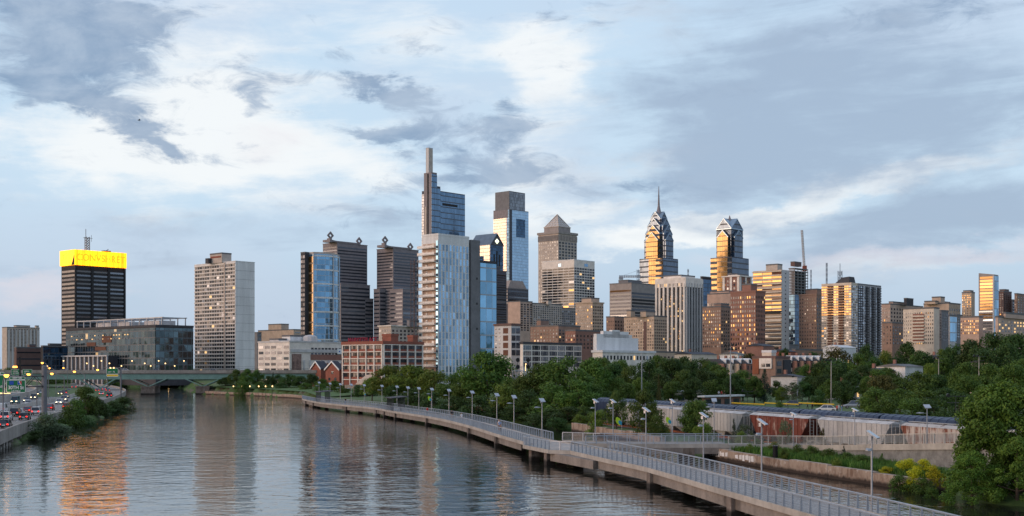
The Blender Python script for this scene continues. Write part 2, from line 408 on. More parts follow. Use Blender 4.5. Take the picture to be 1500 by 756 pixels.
# ---------------------------------------------------------------- mesh writer
class MB:
    def __init__(s):
        s.v, s.f, s.m = [], [], []
    def add(s, vs, fs, m=0):
        o = len(s.v)
        s.v += [tuple(p) for p in vs]
        s.f += [tuple(i + o for i in f) for f in fs]
        s.m += [m] * len(fs)
        return s
    def box(s, x0, x1, y0, y1, z0, z1, m=0):
        return s.add([(x0, y0, z0), (x1, y0, z0), (x1, y1, z0), (x0, y1, z0), (x0, y0, z1), (x1, y0, z1), (x1, y1, z1), (x0, y1, z1)],
                     [(0, 3, 2, 1), (4, 5, 6, 7), (0, 1, 5, 4), (1, 2, 6, 5), (2, 3, 7, 6), (3, 0, 4, 7)], m)
    def loft(s, rings, m=0, caps=True, closed=True):
        n = len(rings[0]); vs = [p for r in rings for p in r]; fs = []
        for k in range(len(rings) - 1):
            for i in range(n if closed else n - 1):
                j = (i + 1) % n
                fs.append((k * n + i, k * n + j, (k + 1) * n + j, (k + 1) * n + i))
        if caps:
            fs.append(tuple(range(n - 1, -1, -1)))
            fs.append(tuple((len(rings) - 1) * n + i for i in range(n)))
        return s.add(vs, fs, m)
    def prism(s, poly, z0, z1, m=0):
        return s.loft([[(x, y, z0) for x, y in poly], [(x, y, z1) for x, y in poly]], m)
    def tube(s, p, q, r, n=6, r2=None, m=0):
        p, q = Vector(p), Vector(q); d = (q - p).normalized()
        a = d.orthogonal().normalized(); c = d.cross(a); r2 = r if r2 is None else r2
        an = [2 * math.pi * i / n for i in range(n)]
        return s.loft([[p + (a * math.cos(t) + c * math.sin(t)) * r for t in an], [q + (a * math.cos(t) + c * math.sin(t)) * r2 for t in an]], m)
    def path(s, pts, r, n=6, m=0):
        for a, c in zip(pts[:-1], pts[1:]):
            s.tube(a, c, r, n, None, m)
        return s
    def beam(s, p, q, w, h, m=0, z0=None):
        """bar from p to q of width w (sideways) and height h (below the line)"""
        p, q = Vector(p), Vector(q); d = q - p; n = Vector((-d.y, d.x, 0)).normalized() * (w / 2); u = Vector((0, 0, -h))
        return s.loft([[p + n, p - n, p - n + u, p + n + u], [q + n, q - n, q - n + u, q + n + u]], m)
    def sheet(s, A, B, m=0):
        """strip between two polylines of 3-D points"""
        n = len(A)
        return s.add(list(A) + list(B), [(i, n + i, n + i + 1, i + 1) for i in range(n - 1)], m)
    def mesh(s, name):
        me = bpy.data.meshes.new(name)
        me.from_pydata(s.v, [], s.f)
        if any(s.m):
            me.polygons.foreach_set('material_index', s.m)
        me.update()
        return me
    def build(s, name, mats, parent=None, loc=None, smooth=False):
        me = s.mesh(name)
        for mm in (mats if isinstance(mats, (list, tuple)) else [mats]):
            me.materials.append(MATS[mm])
        if smooth:
            me.polygons.foreach_set('use_smooth', [True] * len(me.polygons))
        return link(name, me, parent, loc)
def link(name, me, parent=None, loc=None):
    o = bpy.data.objects.new(name, me)
    col.objects.link(o)
    if parent:
        o.parent = parent
    if loc is not None:
        o.location = loc
    return o
def tag(o, label=None, cat=None, group=None, kind=None):
    if label: o['label'] = label
    if cat: o['category'] = cat
    if group: o['group'] = group
    if kind: o['kind'] = kind
    return o
def empty(name, loc, rz=0.0, label=None, cat=None, group=None):
    o = bpy.data.objects.new(name, None)
    col.objects.link(o)
    o.location = loc
    o.rotation_euler = (0, 0, rz)
    return tag(o, label, cat, group)
def copy_tree(o, parent=None):
    c = o.copy()
    col.objects.link(c)
    c.parent = parent
    for ch in list(o.children):
        copy_tree(ch, c)
    return c
def at(px, py, z):
    Y = (H - z) * F / (py - HY)
    return Vector(((px - CX) / F * Y, Y, z))
def ray(px, Y, z=0.0):
    return Vector(((px - CX) / F * Y, Y, z))
def zat(py, Y):
    return H + (HY - py) * Y / F
def words(name, txt, size, mat, parent, loc, rot, sx=1.0, ext=.03):
    c = bpy.data.curves.new(name, 'FONT')
    c.body = txt; c.size = size; c.align_x = 'CENTER'; c.align_y = 'CENTER'; c.extrude = ext; c.offset = size * .012
    c.materials.append(MATS[mat])
    o = bpy.data.objects.new(name, c)
    col.objects.link(o)
    me = bpy.data.meshes.new_from_object(o.evaluated_get(bpy.context.evaluated_depsgraph_get()))
    bpy.data.objects.remove(o)
    o = link(name, me, parent, loc)
    o.rotation_euler = rot; o.scale = (sx, 1, 1)
    return o

m, nt, b = newmat('deck_concrete')
t = nt.n('ShaderNodeTexCoord').outputs['Object']
x, y, z = nt.sep(t)
j = nt.m('LESS_THAN', nt.m('FRACT', nt.m('DIVIDE', y, 2.6)), .035)
cc = nt.mix(nt.ss(nt.m('ADD', nt.m('MULTIPLY', nt.noise(t, .5, 5, .6), .6), nt.m('MULTIPLY', nt.noise(t, 4, 4), .4)), .3, .7), (.20, .19, .185), (.34, .33, .32))
nt.put(b.inputs['Base Color'], nt.mix(nt.m('MULTIPLY', j, .6), cc, (.09, .085, .08)))
b.inputs['Roughness'].default_value = .8
def tidal(name, c, stain, zt, amt):
    """old concrete with rust runs, pale patches and a dark wet band above the water"""
    m, nt, b = newmat(name)
    t = nt.n('ShaderNodeTexCoord').outputs['Object']
    x, y, z = nt.sep(t)
    run = nt.noise(nt.comb(nt.m('MULTIPLY', x, 1.4), nt.m('MULTIPLY', y, 1.4), nt.m('MULTIPLY', z, .25)), 1.0, 6, .65)
    blot = nt.noise(t, .5, 6, .65)
    f = nt.ss(nt.m('ADD', nt.m('MULTIPLY', run, .55), nt.m('MULTIPLY', blot, .45)), .44, .62)
    a = nt.mix(f, c, stain)
    a = nt.mix(nt.m('MULTIPLY', nt.ss(nt.noise(t, .9, 5, .7), .56, .66), amt), a, (.50, .45, .40))
    wet = nt.ss(nt.m('ADD', z, nt.m('MULTIPLY', nt.m('SUBTRACT', run, .5), .9)), zt - .15, zt + .25)
    nt.put(b.inputs['Base Color'], nt.mix(wet, tuple(q * .22 for q in stain), a))
    b.inputs['Roughness'].default_value = .85
tidal('seawall_mix', (.34, .265, .205), (.17, .105, .07), .35, .7)
tidal('pier_brown', (.17, .14, .12), (.085, .065, .05), .5, .2)
# ---------------------------------------------------------------- ground and river
RIGHT_BANK = [(60, -420), (52, 20), (44, 100), (40.4, 119), (33.4, 140), (26.4, 166), (20.5, 205), (12.5, 235), (3, 258), (-6, 285), (-22, 330), (-42, 376), (-62, 412), (-84, 491), (-110, 535), (-143, 574), (-160, 625), (-203, 771), (-270, 850)]
LEFT_BANK = [(-330, 850), (-255, 700), (-190, 560), (-134, 431), (-114, 360), (-95, 282), (-79, 197), (-80, 184), (-95, 178), (-95, -420)]
RIVER = np.array(RIGHT_BANK + LEFT_BANK, float)
def river_sd(x, y):
    """signed distance to the shoreline, negative over water"""
    x = np.asarray(x, float); y = np.asarray(y, float)
    d = np.full(x.shape, 1e9); ins = np.zeros(x.shape, bool)
    n = len(RIVER)
    for i in range(n):
        ax, ay = RIVER[i]; bx, by = RIVER[(i + 1) % n]
        ex, ey = bx - ax, by - ay
        t_ = np.clip(((x - ax) * ex + (y - ay) * ey) / (ex * ex + ey * ey), 0, 1)
        d = np.minimum(d, np.hypot(x - ax - t_ * ex, y - ay - t_ * ey))
        c = ((ay > y) != (by > y))
        with np.errstate(divide='ignore', invalid='ignore'):
            xi = ax + (y - ay) * ex / (ey if ey else 1e-9)
        ins ^= c & (x < xi)
    return np.where(ins, -d, d)
def track_x(y):
    return 36.3 + (183 - y) * .33
def land(x, y):
    x = np.asarray(x, float); y = np.asarray(y, float)
    base = 1.15 + np.clip((y - 330) / 500, 0, 1) * 4.5
    e = x - track_x(y) - 9
    right = np.clip(e / 40, 0, 1) * 1.6 + np.clip((x - 90) / 160, 0, 1) * 8 * np.clip((y - 120) / 200, 0, 1)
    return base + np.where(x > -40, right, 0)
def ground_z(x, y):
    sd = river_sd(x, y)
    k_ = np.clip((sd + .3) / 1.2, 0, 1)
    return -2.5 + (land(x, y) + 2.5) * k_
gx = np.concatenate([[-9000, -5000, -2500, -1400, -900, -650, -500], np.arange(-420, -140, 8.0), np.arange(-140, 100, 3.0), np.arange(100, 330, 10.0), [400, 600, 900, 1400, 2500, 5000, 9000]])
gy = np.concatenate([[-3000, -1200, -500, -250, -100, -40], np.arange(0, 300, 3.0), np.arange(300, 860, 6.0), [900, 1000, 1200, 1600, 2200, 3200, 5000, 9000, 14000]])
GX, GY = np.meshgrid(gx, gy)
GZ = ground_z(GX, GY)
nx_, ny_ = len(gx), len(gy)
vs = np.stack([GX.ravel(), GY.ravel(), GZ.ravel()], 1)
ii = (np.arange(ny_ - 1)[:, None] * nx_ + np.arange(nx_ - 1)[None, :]).ravel()
fs = np.stack([ii, ii + 1, ii + nx_ + 1, ii + nx_], 1)
me = bpy.data.meshes.new('ground')
me.from_pydata(vs.tolist(), [], fs.tolist())
me.polygons.foreach_set('use_smooth', [True] * len(me.polygons))
me.materials.append(MATS['ground'])
tag(link('ground', me), kind='structure')
wb = MB(); wb.add([(-450, -420, 0), (120, -420, 0), (120, 900, 0), (-450, 900, 0)], [(0, 1, 2, 3)])
tag(wb.build('river_water', 'water'), kind='structure')

# ---------------------------------------------------------------- buildings
PHI = R(48)                       # the street grid: left faces look down-river, right faces across it
DR = Vector((math.cos(PHI), math.sin(PHI), 0)); DL = Vector((-math.sin(PHI), math.cos(PHI), 0))
NR = Vector((DR.y, -DR.x, 0))
BUDGET = {}
class Bld:
    def __init__(s, name, label, xl, xm, xr, yt, D, zb=2.0, dl=None, dr=None, group=None, cat='building'):
        s.C = Vector(((xm - CX) / F * D, D, zb)); s.D = D; s.zb = zb
        s.root = empty(name, s.C, PHI, label, cat, group)
        s.w = dr if dr else s.ext(s.C, xr, DR)
        s.d = dl if dl else s.ext(s.C, xl, DL)
        s.h = zat(yt, D) - zb
        s.main = (0.0, s.w, 0.0, s.d)
    @staticmethod
    def ext(C, px, d):
        k = (px - CX) / F
        return (k * C.y - C.x) / (d.x - k * d.y)
    def z(s, py, dD=0):
        return zat(py, s.D + dD) - s.zb
    def uR(s, px):
        return s.ext(s.C, px, DR)
    def uL(s, px):
        return s.ext(s.C, px, DL)
    def rect(s, xl, xm, xr, dD=0.0, dl=None, dr=None):
        C = Vector(((xm - CX) / F * (s.D + dD), s.D + dD, 0))
        o = C - s.C
        x0, y0 = o.x * DR.x + o.y * DR.y, o.x * DL.x + o.y * DL.y
        return (x0, x0 + (dr or s.ext(C, xr, DR)), y0, y0 + (dl or s.ext(C, xl, DL)))
    def tier(s, r, z0, z1, mat, name='wall', cap=None, capmat='roof_grey', caph=.9):
        o = MB().box(r[0], r[1], r[2], r[3], z0, z1).build(name, mat, s.root)
        if cap is not None:
            e = cap
            MB().box(r[0] - e, r[1] + e, r[2] - e, r[3] + e, z1 + .003, z1 + caph).build('parapet', capmat, s.root)
        return o
    def part(s, mb, name, mat):
        return mb.build(name, mat, s.root)
    def put(s, name, key, mbf, mat, loc, parent=None):
        """one repeat of a part; past 100 of them the rest go to one shared mesh"""
        kb = (s.root.name, name)
        lst = BUDGET.setdefault(kb, [0, None])
        lst[0] += 1
        ck = ('mesh', key, mat)
        if ck not in BUDGET:
            me_ = mbf().mesh(name); me_.materials.append(MATS[mat]); BUDGET[ck] = me_
        if lst[0] <= 100:
            return link(name, BUDGET[ck], parent or s.root, loc)
        if lst[1] is None:
            lst[1] = (MB(), [], s)
        mb, mats, _ = lst[1]
        if mat not in mats:
            mats.append(mat)
        src = mbf()
        mb.add([(a + loc[0], b_ + loc[1], c + loc[2]) for a, b_, c in src.v], src.f, mats.index(mat))
    def win(s, face, r, z0, z1, nu, nz, wf, hf, mats, name='window', u0=None, u1=None, skip=None, proud=.10):
        """grid of windows on a face; mats = list of (material, weight)"""
        a, b_ = (r[0], r[1]) if face == 'R' else (r[2], r[3])
        if u0 is not None: a = u0
        if u1 is not None: b_ = u1
        cu, cz = (b_ - a) / nu, (z1 - z0) / nz
        ww, hh_ = cu * wf / 2, cz * hf / 2
        names = [m_ for m_, q in mats]; wt = [q for m_, q in mats]
        for j in range(nz - 1, -1, -1):
            for i in range(nu):
                if skip and skip(i, j): continue
                mt = random.choices(names, wt)[0]
                u, zc = a + (i + .5) * cu, z0 + (j + .5) * cz
                if face == 'R':
                    key = ('R', round(ww, 2), round(hh_, 2), proud)
                    s.put(name, key, lambda: MB().box(-ww, ww, -proud, .1, -hh_, hh_), mt, (u, r[2], zc))
                else:
                    key = ('L', round(ww, 2), round(hh_, 2), proud)
                    s.put(name, key, lambda: MB().box(-proud, .1, -ww, ww, -hh_, hh_), mt, (r[0], u, zc))
    def bar(s, face, r, u0, u1, z0, z1, mat, name, proud=.3):
        """flat member standing proud of a face"""
        if face == 'R':
            return MB().box(u0, u1, r[2] - proud, r[2] + .05, z0, z1).build(name, mat, s.root)
        return MB().box(r[0] - proud, r[0] + .05, u0, u1, z0, z1).build(name, mat, s.root)
    def skin(s, face, r, z0, z1, mat, name='curtain_wall', u0=None, u1=None, proud=.25):
        a, b_ = (r[0], r[1]) if face == 'R' else (r[2], r[3])
        return s.bar(face, r, a if u0 is None else u0, b_ if u1 is None else u1, z0, z1, mat, name, proud)
DARKW = [('glass_black', .5), ('glass_dark', .4), ('glass_grey', .08), ('lit', .02)]
WARMW = [('glass_dark', .80), ('glass_sunset', .09), ('lit', .025), ('glass_grey', .085)]
SUNSETW = [('glass_sunset', .5), ('glass_dark', .35), ('lit', .08), ('glass_bright', .07)]
BLUEW = [('glass_blue', .75), ('glass_dark', .12), ('glass_pale', .13)]
OFFW = [('glass_dark', .72), ('glass_grey', .28)]

def block(name, label, xl, xm, xr, yt, D, wall, L=None, Rt=None, yb=532, pent=(), cap=.12, capm='roof_grey', top=.6, group=None, zb=2.0, dl=None, dr=None):
    """ordinary city block: box, parapet, rows of openings on the two faces that show, rooftop rooms"""
    b = Bld(name, label, xl, xm, xr, yt, D, zb, dl, dr, group)
    b.tier(b.main, 0, b.h, wall, cap=cap, capmat=capm)
    zlo = max(.5, b.z(yb))
    for face, sp in (('L', L), ('R', Rt)):
        if not sp: continue
        k_ = sp[0]
        z1 = b.h - top * (b.h - zlo) / max(1, sp[2] if k_ == 'p' else 12)
        if k_ == 'p':
            b.win(face, b.main, zlo, z1, sp[1], sp[2], sp[3], sp[4], sp[5])
        elif k_ == 'b':
            b.win(face, b.main, zlo, z1, sp[1], sp[2], sp[3], sp[4], sp[5], name='window_band')
        elif k_ == 'g':
            b.skin(face, b.main, zlo, z1 + .3, sp[1])
    for q in pent:
        dD = q[4] if len(q) > 4 else 6
        mt = q[5] if len(q) > 5 else wall
        r = b.rect(q[0], (q[0] * .55 + q[2] * .45) if q[1] is None else q[1], q[2], dD)
        b.tier(r, b.h, b.z(q[3], dD), mt, 'penthouse', .1)
    return b

# --- far left bank
b = block('apartment_slab', 'pale ribbed apartment slab low on the far left skyline', 3, 10, 58, 480, 1300, 'warm_stone', None, ('p', 12, 16, .55, .5, OFFW), 515, [(20, 24, 44, 477.5, 8), (51, 53, 57, 478, 8)])
for i in range(9):
    u = b.w * (i + .5) / 9
    b.bar('R', b.main, u - .9, u + .9, 6, b.h - 2, 'pale_grey', 'pilaster', .6)
b = block('dark_brown_block', 'low dark brown box with a plain flat roof by the left edge', 21, 24, 60, 510, 800, 'dark_brick', None, ('b', 1, 3, .94, .2, OFFW), 540, [(40, 43, 52, 506, 10)])
b = block('navy_glass_block', 'navy blue glass box next to the low brown one', 60, 63, 99, 508, 770, 'charcoal', None, ('g', 'curtain_navy'), 545, [(70, 73, 90, 505, 10)])
# --- black tower with the lit crown
b = Bld('black_office_tower', 'black office tower with a glowing yellow message band around its top', 90, 110, 183, 388, 1080)
b.tier(b.main, 0, b.h, 'charcoal')
zt = b.h - .5; zl = b.z(540)
nfl = 24
b.win('L', b.main, zl, zt - 3, 1, nfl, .93, .50, [('granite_light', .6), ('warm_stone', .4)], name='window_band')
for i in range(3):
    w3 = b.w / 3
    b.win('R', b.main, zl, zt - 3, 1, nfl, .88, .42, [('glass_grey', .7), ('mid_grey', .3)], name='window_band', u0=i * w3 + .4, u1=(i + 1) * w3 - .4)
for i in range(4):
    u = b.w * i / 3
    b.bar('R', b.main, max(-.4, u - 1.1), min(b.w + .4, u + 1.1), 0, b.h - .2, 'charcoal', 'column', .9)
e = 1.0
zc0, zc1 = b.h + .02, b.z(365.5)
crown = MB().box(-e, b.w + e, -e, b.d + e, zc0, zc1).build('lit_crown', 'crown_yellow', b.root)
for i in range(22):
    u = -e + (b.w + 2 * e) * i / 21
    MB().box(u - .10, u + .10, -e - .12, -e - .002, zc0, zc1).build('louvre', 'crown_orange', crown)
for i in range(3):
    u = b.w * i / 2.98 + .1
    MB().box(u - .16, u + .16, -e - .2, -e - .13, zc0, zc1).build('louvre', 'brown_panel', crown)
words('lettering', 'CONVSHRET', 8.6, 'crown_orange', crown, (b.w * .5, -e - .24, (zc0 + zc1) / 2), (R(90), 0, 0), .95)
words('lettering', 'Y', 7.0, 'crown_orange', crown, (-e - .06, b.d * .78, (zc0 + zc1) / 2 + 1), (R(90), 0, R(-90)))
MB().add([(-e - .05, -e + .2, zc0), (-e - .05, 5.0, zc0), (-e - .05, -e + .2, zc1 - 4)], [(0, 1, 2)]).build('painted_shadow', 'charcoal', crown)  # charcoal triangle, a shadow painted onto the crown's left face
mast = MB()
mu, mv = b.uR(138), b.d * .5
zr = zc1
s_ = 1.5
pts = [(mu - s_, mv - s_), (mu + s_, mv - s_), (mu + s_, mv + s_), (mu - s_, mv + s_)]
ztop = b.z(346, 15)
for (x_, y_) in pts: mast.tube((x_, y_, zr), (x_, y_, ztop), .28, 4)
nb = 6
for j in range(nb):
    za, zb_ = zr + (ztop - zr) * j / nb, zr + (ztop - zr) * (j + 1) / nb
    for i in range(4):
        p, q = pts[i], pts[(i + 1) % 4]
        mast.tube((*p, za), (*q, zb_), .2, 4)
mast.tube((mu - 4, mv, ztop - 1), (mu + 5, mv, ztop - 1), .2, 4).tube((mu - 1.4, mv, ztop), (mu - 1.4, mv, ztop + 7), .25, 4).tube((mu + 4, mv, ztop - 4), (mu + 4, mv, ztop + 2), .15, 4)
b.part(mast, 'antenna_mast', 'dark_steel')
b.part(MB().box(b.uR(156), b.uR(166), 4, 9, zr, zr + 1.6).tube((b.uR(160), 5, zr + 1.5), (b.uR(163), 5, zr + 3), .3), 'roof_plant', 'dark_steel')
# --- glass low-rise in front of it
b = Bld('glass_lowrise', 'long low glass office building with a stone grid base in front of the black tower', 97, 228, 283, 478.5, 720)
b.tier(b.main, 0, b.h, 'dark_grey', cap=.25, capmat='dark_grey', caph=1.2)
b.skin('L', b.main, b.z(547), b.h - .6, 'curtain_teal', u0=.2)
b.skin('R', b.main, b.z(547), b.h - .6, 'curtain_teal')
r2 = (-7, 0, b.uL(173), b.uL(97))
b.tier(r2, 0, b.z(521), 'dark_grey', 'podium')
for i in range(13):
    u = r2[2] + (r2[3] - r2[2]) * i / 12
    b.bar('L', r2, u - .45, u + .45, 0, b.z(521), 'pale_grey', 'column', .8)
b.bar('L', r2, r2[2] - .6, r2[3] + .6, b.z(521.5), b.z(519.5), 'pale_grey', 'cornice', 1.0)
for u0, u1, z0, z1, mt in ((150, 164, 490, 500, 'brown_panel'), (128, 141, 499, 505, 'brown_panel'), (140, 156, 506, 512, 'brown_panel')):
    b.bar('L', b.main, b.uL(u1), b.uL(u0), b.z(z1), b.z(z0), mt, 'infill_panel', .5)
b.win('L', b.main, b.z(497), b.z(486), 22, 2, .35, .3, [('lit', .25), ('glass_grey', .75)], u0=b.uL(190), u1=b.uL(104), proud=.5)
fr = MB()
zf = b.z(467, 20)
for i in range(13):
    u = 3 + (b.d - 6) * i / 12
    fr.box(6, 6.5, u, u + .5, b.h + 1.2, zf)
    fr.box(22, 22.5, u, u + .5, b.h + 1.2, zf)
    fr.box(6, 22, u, u + .4, zf, zf + .5)
fr.box(5.8, 6.6, 2, b.d - 2, zf, zf + .6).box(21.8, 22.6, 2, b.d - 2, zf, zf + .6)
b.part(fr, 'roof_frame', 'steel')
for u0, u1 in ((.1, .26), (.42, .55), (.62, .8)):
    b.part(MB().box(9, 20, b.d * u0, b.d * u1, b.h + 1.2, zf - 1.2), 'roof_plant', 'pale_grey')
# --- white slab
b = Bld('white_apartment_slab', 'tall white apartment slab with a blank right wall and dark windows in rows', 285, 345, 373, 383, 780)
b.tier(b.main, 0, b.h, 'white_wall', cap=.15, capmat='white_wall', caph=.5)
zl = b.z(546)
for side in ((0.012, .232), (.268, .988)):
    b.win('L', b.main, zl, b.h - 1.0, 4 if side[1] < .5 else 12, 29, .80, .60, [('glass_black', .92), ('glass_sunset', .006), ('lit', .006), ('glass_grey', .068)], u0=b.d * side[0], u1=b.d * side[1])
for i in range(30):
    z_ = zl + (b.h - 1 - zl) * i / 29
    b.bar('L', b.main, .3, b.d, z_ - .28, z_ + .28, 'pale_cream', 'floor_band', .35)
b.bar('L', b.main, b.d * .236, b.d * .264, 0, b.h - .1, 'warm_stone', 'shaft', .6)
for i in range(1, 14):
    z_ = b.h * i / 14
    b.bar('R', b.main, 0, b.w, z_ - .05, z_ + .05, 'mid_grey', 'joint', .06)
r = b.rect(307.5, 325, 339, 8)
b.tier(r, b.h, b.z(371.8, 8), 'warm_stone', 'penthouse', .1)
b.bar('L', r, r[2] + 1, r[3] - 1, b.z(377, 8), b.z(374.5, 8), 'tile_red', 'sign_band', .15)
b.part(MB().box(r[0] - 2.5, r[0] - .1, r[3] - 2, r[3] + 1.5, b.h, b.z(377, 8)), 'roof_plant', 'dark_grey')
b.bar('L', b.main, b.d * .12, b.d * .9, b.z(553), b.z(547.5), 'pale_cream', 'canopy', 3)
# --- low buildings between the white slab and the brick works
block('tan_hall', 'plain tan box building with a smaller box on top behind the cream offices', 378, 430, 452, 483.5, 1100, 'tan', None, ('b', 1, 4, .8, .25, OFFW), 505, [(393, 412, 423, 475.5, 12)])
block('blue_roof_shed', 'small grey shed with a blue strip peeping out right of the white slab', 373, 377, 383, 488, 1000, 'mid_grey', None, ('b', 1, 2, .9, .4, BLUEW), 500)
b = Bld('cream_office', 'long low cream office building with rows of dark windows beyond the park trees', 378, 424, 500, 501.5, 650)
b.tier(b.main, 0, b.h, 'pale_cream', cap=.2, capmat='pale_grey')
b.win('L', b.main, b.z(546), b.z(504), 5, 5, .74, .48, OFFW)
b.win('R', b.main, b.z(522), b.z(507), 9, 2, .7, .5, OFFW, u0=b.uR(455))
b.bar('R', b.main, 0.2, b.uR(500), b.z(516), b.z(511.5), 'pale_grey', 'cornice', .4)
b.bar('R', b.main, b.uR(455), b.w, b.z(527), b.z(519), 'brick', 'brick_band', .3)
b.bar('R', b.main, b.uR(427.5), b.uR(441), b.z(548), b.z(518.5), 'mural', 'painted_panel', .35)
for i in range(6):
    u = b.uR(445 + 9 * i)
    b.bar('R', b.main, u - .5, u + .5, b.z(548), b.z(527.5), 'pale_grey', 'column', .5)
b.tier(b.rect(413, 425, 445, 12), b.h, b.z(493, 12), 'white_wall', 'penthouse', .1)
b.tier(b.rect(395, 408, 424, 10), b.h, b.z(498, 10), 'pale_grey', 'penthouse', .1)
r = b.rect(445, 455, 464, 14)
dome = MB()
cx_, cy_ = (r[0] + r[1]) / 2, (r[2] + r[3]) / 2
dome.loft([[(cx_ + 4 * q * math.cos(a), cy_ + 4 * q * math.sin(a), zz_) for a in [i * math.pi / 6 for i in range(12)]] for q, zz_ in ((1.0, b.h), (1.0, b.z(496, 14)), (.95, b.z(493, 14)), (.6, b.z(491, 14)), (.15, b.z(490.3, 14)))])
b.part(dome, 'roof_drum', 'pale_grey')
b.bar('R', b.main, b.uR(493.5), b.uR(499.5), b.z(518), b.z(510), 'sign_white', 'wall_sign', .5)
b.bar('R', b.main, b.uR(495.7), b.uR(497.3), b.z(515), b.z(513), 'sign_blue', 'wall_sign', .56)
b.part(MB().box(b.w * .55, b.w * .95, -6, -.1, 0, b.z(532)), 'loading_annex', 'brick')
def gabled(label, xl, xm, xr, ytop, yeave, D, wall, roof, group=None):
    """house whose gable looks down-river, its ridge running away to the right"""
    b = Bld('brick_house', label, xl, xm, xr, yeave, D, group=group)
    zr = b.z(ytop)
    b.part(MB().loft([[(x_, 0, 0), (x_, b.d, 0), (x_, b.d, b.h), (x_, b.d * .5, zr), (x_, 0, b.h)] for x_ in (0, b.w)]), 'wall', wall)
    for y0 in (-.4, b.d + .4):
        zo = b.h - (.4 / (b.d / 2)) * (zr - b.h)
        b.part(MB().loft([[(x_, y0, zo + .05), (x_, b.d / 2, zr + .05), (x_, b.d / 2, zr + .4), (x_, y0, zo + .4)] for x_ in (-.4, b.w + .4)]), 'roof', roof)
        b.part(MB().loft([[(x_, y0, zo - .25), (x_, b.d / 2, zr - .25), (x_, b.d / 2, zr + .45), (x_, y0, zo + .45)] for x_ in (-.65, -.41)]), 'bargeboard', 'sign_white')
    for u, z_, w2, h2 in ((.5, .86, .7, 1.2), (.28, .55, .7, 1.3), (.72, .55, .7, 1.3), (.5, .25, 1.0, 1.6)):
        MB().box(-.1, .05, b.d * u - w2, b.d * u + w2, b.h * z_ - h2 * .5, b.h * z_ + h2 * .5).build('window', 'glass_pale', b.root)
    return b
gabled('red brick gabled house with white roof edges, the nearer to the cream offices', 456, 470, 481, 530, 540, 580, 'red_brick', 'roof_slate', 'twin brick gabled houses')
gabled('red brick gabled house with white roof edges beside the red framed works', 477, 497, 504, 530, 541.5, 555, 'red_brick', 'roof_slate', 'twin brick gabled houses')
# --- red brick works with a cream frame
b = Bld('brick_works', 'five storey red brick works with a cream grid frame and a red roof sign', 502, 561, 619, 504, 520)
b.tier(b.main, 0, b.h, 'red_brick', cap=.5, capmat='red_brick', caph=1.3)
zs = [b.z(q) for q in (562, 556, 545, 534.5, 524.6, 514.5, 504.3)]
for face, n, L_, mt in (('L', 5, b.d, 'pale_cream'), ('R', 5, b.w, 'pale_cream')):
    for i in range(n + 1):
        u = min(max(L_ * i / n, .28), L_ - .28)
        b.bar(face, b.main, u - .28, u + .28, 0, b.h - .1, mt, 'frame_post', .5)
    for z_ in zs[1:]:
        b.bar(face, b.main, 0, L_, z_ - .3, z_ + .05, mt, 'frame_beam', .42)
    for k_ in range(1, 6):
        for i in range(n):
            u0, u1 = L_ * i / n + .4, L_ * (i + 1) / n - .4
            for q in range(3):
                a0, a1 = u0 + (u1 - u0) * q / 3 + .08, u0 + (u1 - u0) * (q + 1) / 3 - .08
                zw0, zw1 = zs[k_] + 1.05, zs[k_ + 1] - .5
                b.put('window', (face, 'works', round(a1 - a0, 2), round(zw1 - zw0, 2)),
                      (lambda A=a1 - a0, Z=zw1 - zw0, f=face: MB().box(0, A, -.12, .1, 0, Z) if f == 'R' else MB().box(-.12, .1, 0, A, 0, Z)),
                      random.choices(['glass_black', 'glass_dark', 'brown_panel'], [.75, .2, .05])[0], (a0, 0, zw0) if face == 'R' else (0, a0, zw0))
b.tier(b.rect(560, 573, 583.5, 3), b.h + .8, b.z(492, 3), 'red_brick', 'penthouse', .2, 'red_brick')
b.tier(b.rect(597, 605, 612, 12), b.h + .8, b.z(494, 12), 'red_brick', 'penthouse', .2, 'red_brick')
sg = MB()
for i in range(8):
    u = b.uL(548) + (b.uL(508) - b.uL(548)) * i / 7
    sg.box(1.5, 1.7, u - .1, u + .1, b.h + 1, b.z(495)).tube((1.7, u, b.z(496)), (4, u, b.h + 1), .08, 4)
sg.box(1.45, 1.75, b.uL(548), b.uL(508), b.z(500), b.z(499.4))
frame = b.part(sg, 'roof_sign', 'dark_steel')
words('lettering', 'MARKETPLACE', 3.0, 'lettering_red', frame, (1.2, (b.uL(548) + b.uL(508)) / 2, b.z(497.6)), (R(90), 0, R(-90)), .95, .12)
# --- blue curved tower
b = Bld('curved_glass_tower', 'slim blue glass tower with a bowed front and white storey lines', 446, 453, 501, 372, 900)
DP = b.d + 3.5
w_ = b.w
arc = [(w_ * t_ * .76, -4.2 - w_ * .16 * math.sin(math.pi * (t_ * .92 + .04))) for t_ in [i / 14 for i in range(15)]]
a0 = arc[0]
poly = [(0, DP)] + [(0, a0[1])] + arc + [(w_ * .76, 1), (w_ * .96, 1), (w_ * .96, DP)]
b.part(MB().prism(poly[0:1] + poly[2:], 0, b.h), 'curtain_wall', 'curtain_blue')
b.part(MB().prism([(x_ * .98 + .3, y_ * .96 + .3) for x_, y_ in poly[0:1] + poly[2:]], b.h, b.z(369.5)), 'parapet', 'warm_stone')
b.tier((-3.5, 0, .5, b.d), 0, b.z(371), 'dark_grey', 'side_wing', .1)
b.win('L', (-3.5, 0, .5, b.d), 3, b.z(373), 2, 26, .8, .6, [('glass_dark', .6), ('granite_light', .4)], name='window_band')
for j in range(9):
    z_ = b.h * (j + 1) / 9.2
    b.part(MB().prism([(x_, y_ - .3) for x_, y_ in arc] + [(x_, y_ + .4) for x_, y_ in arc[::-1]], z_, z_ + 1.1), 'floor_line', 'white_wall')
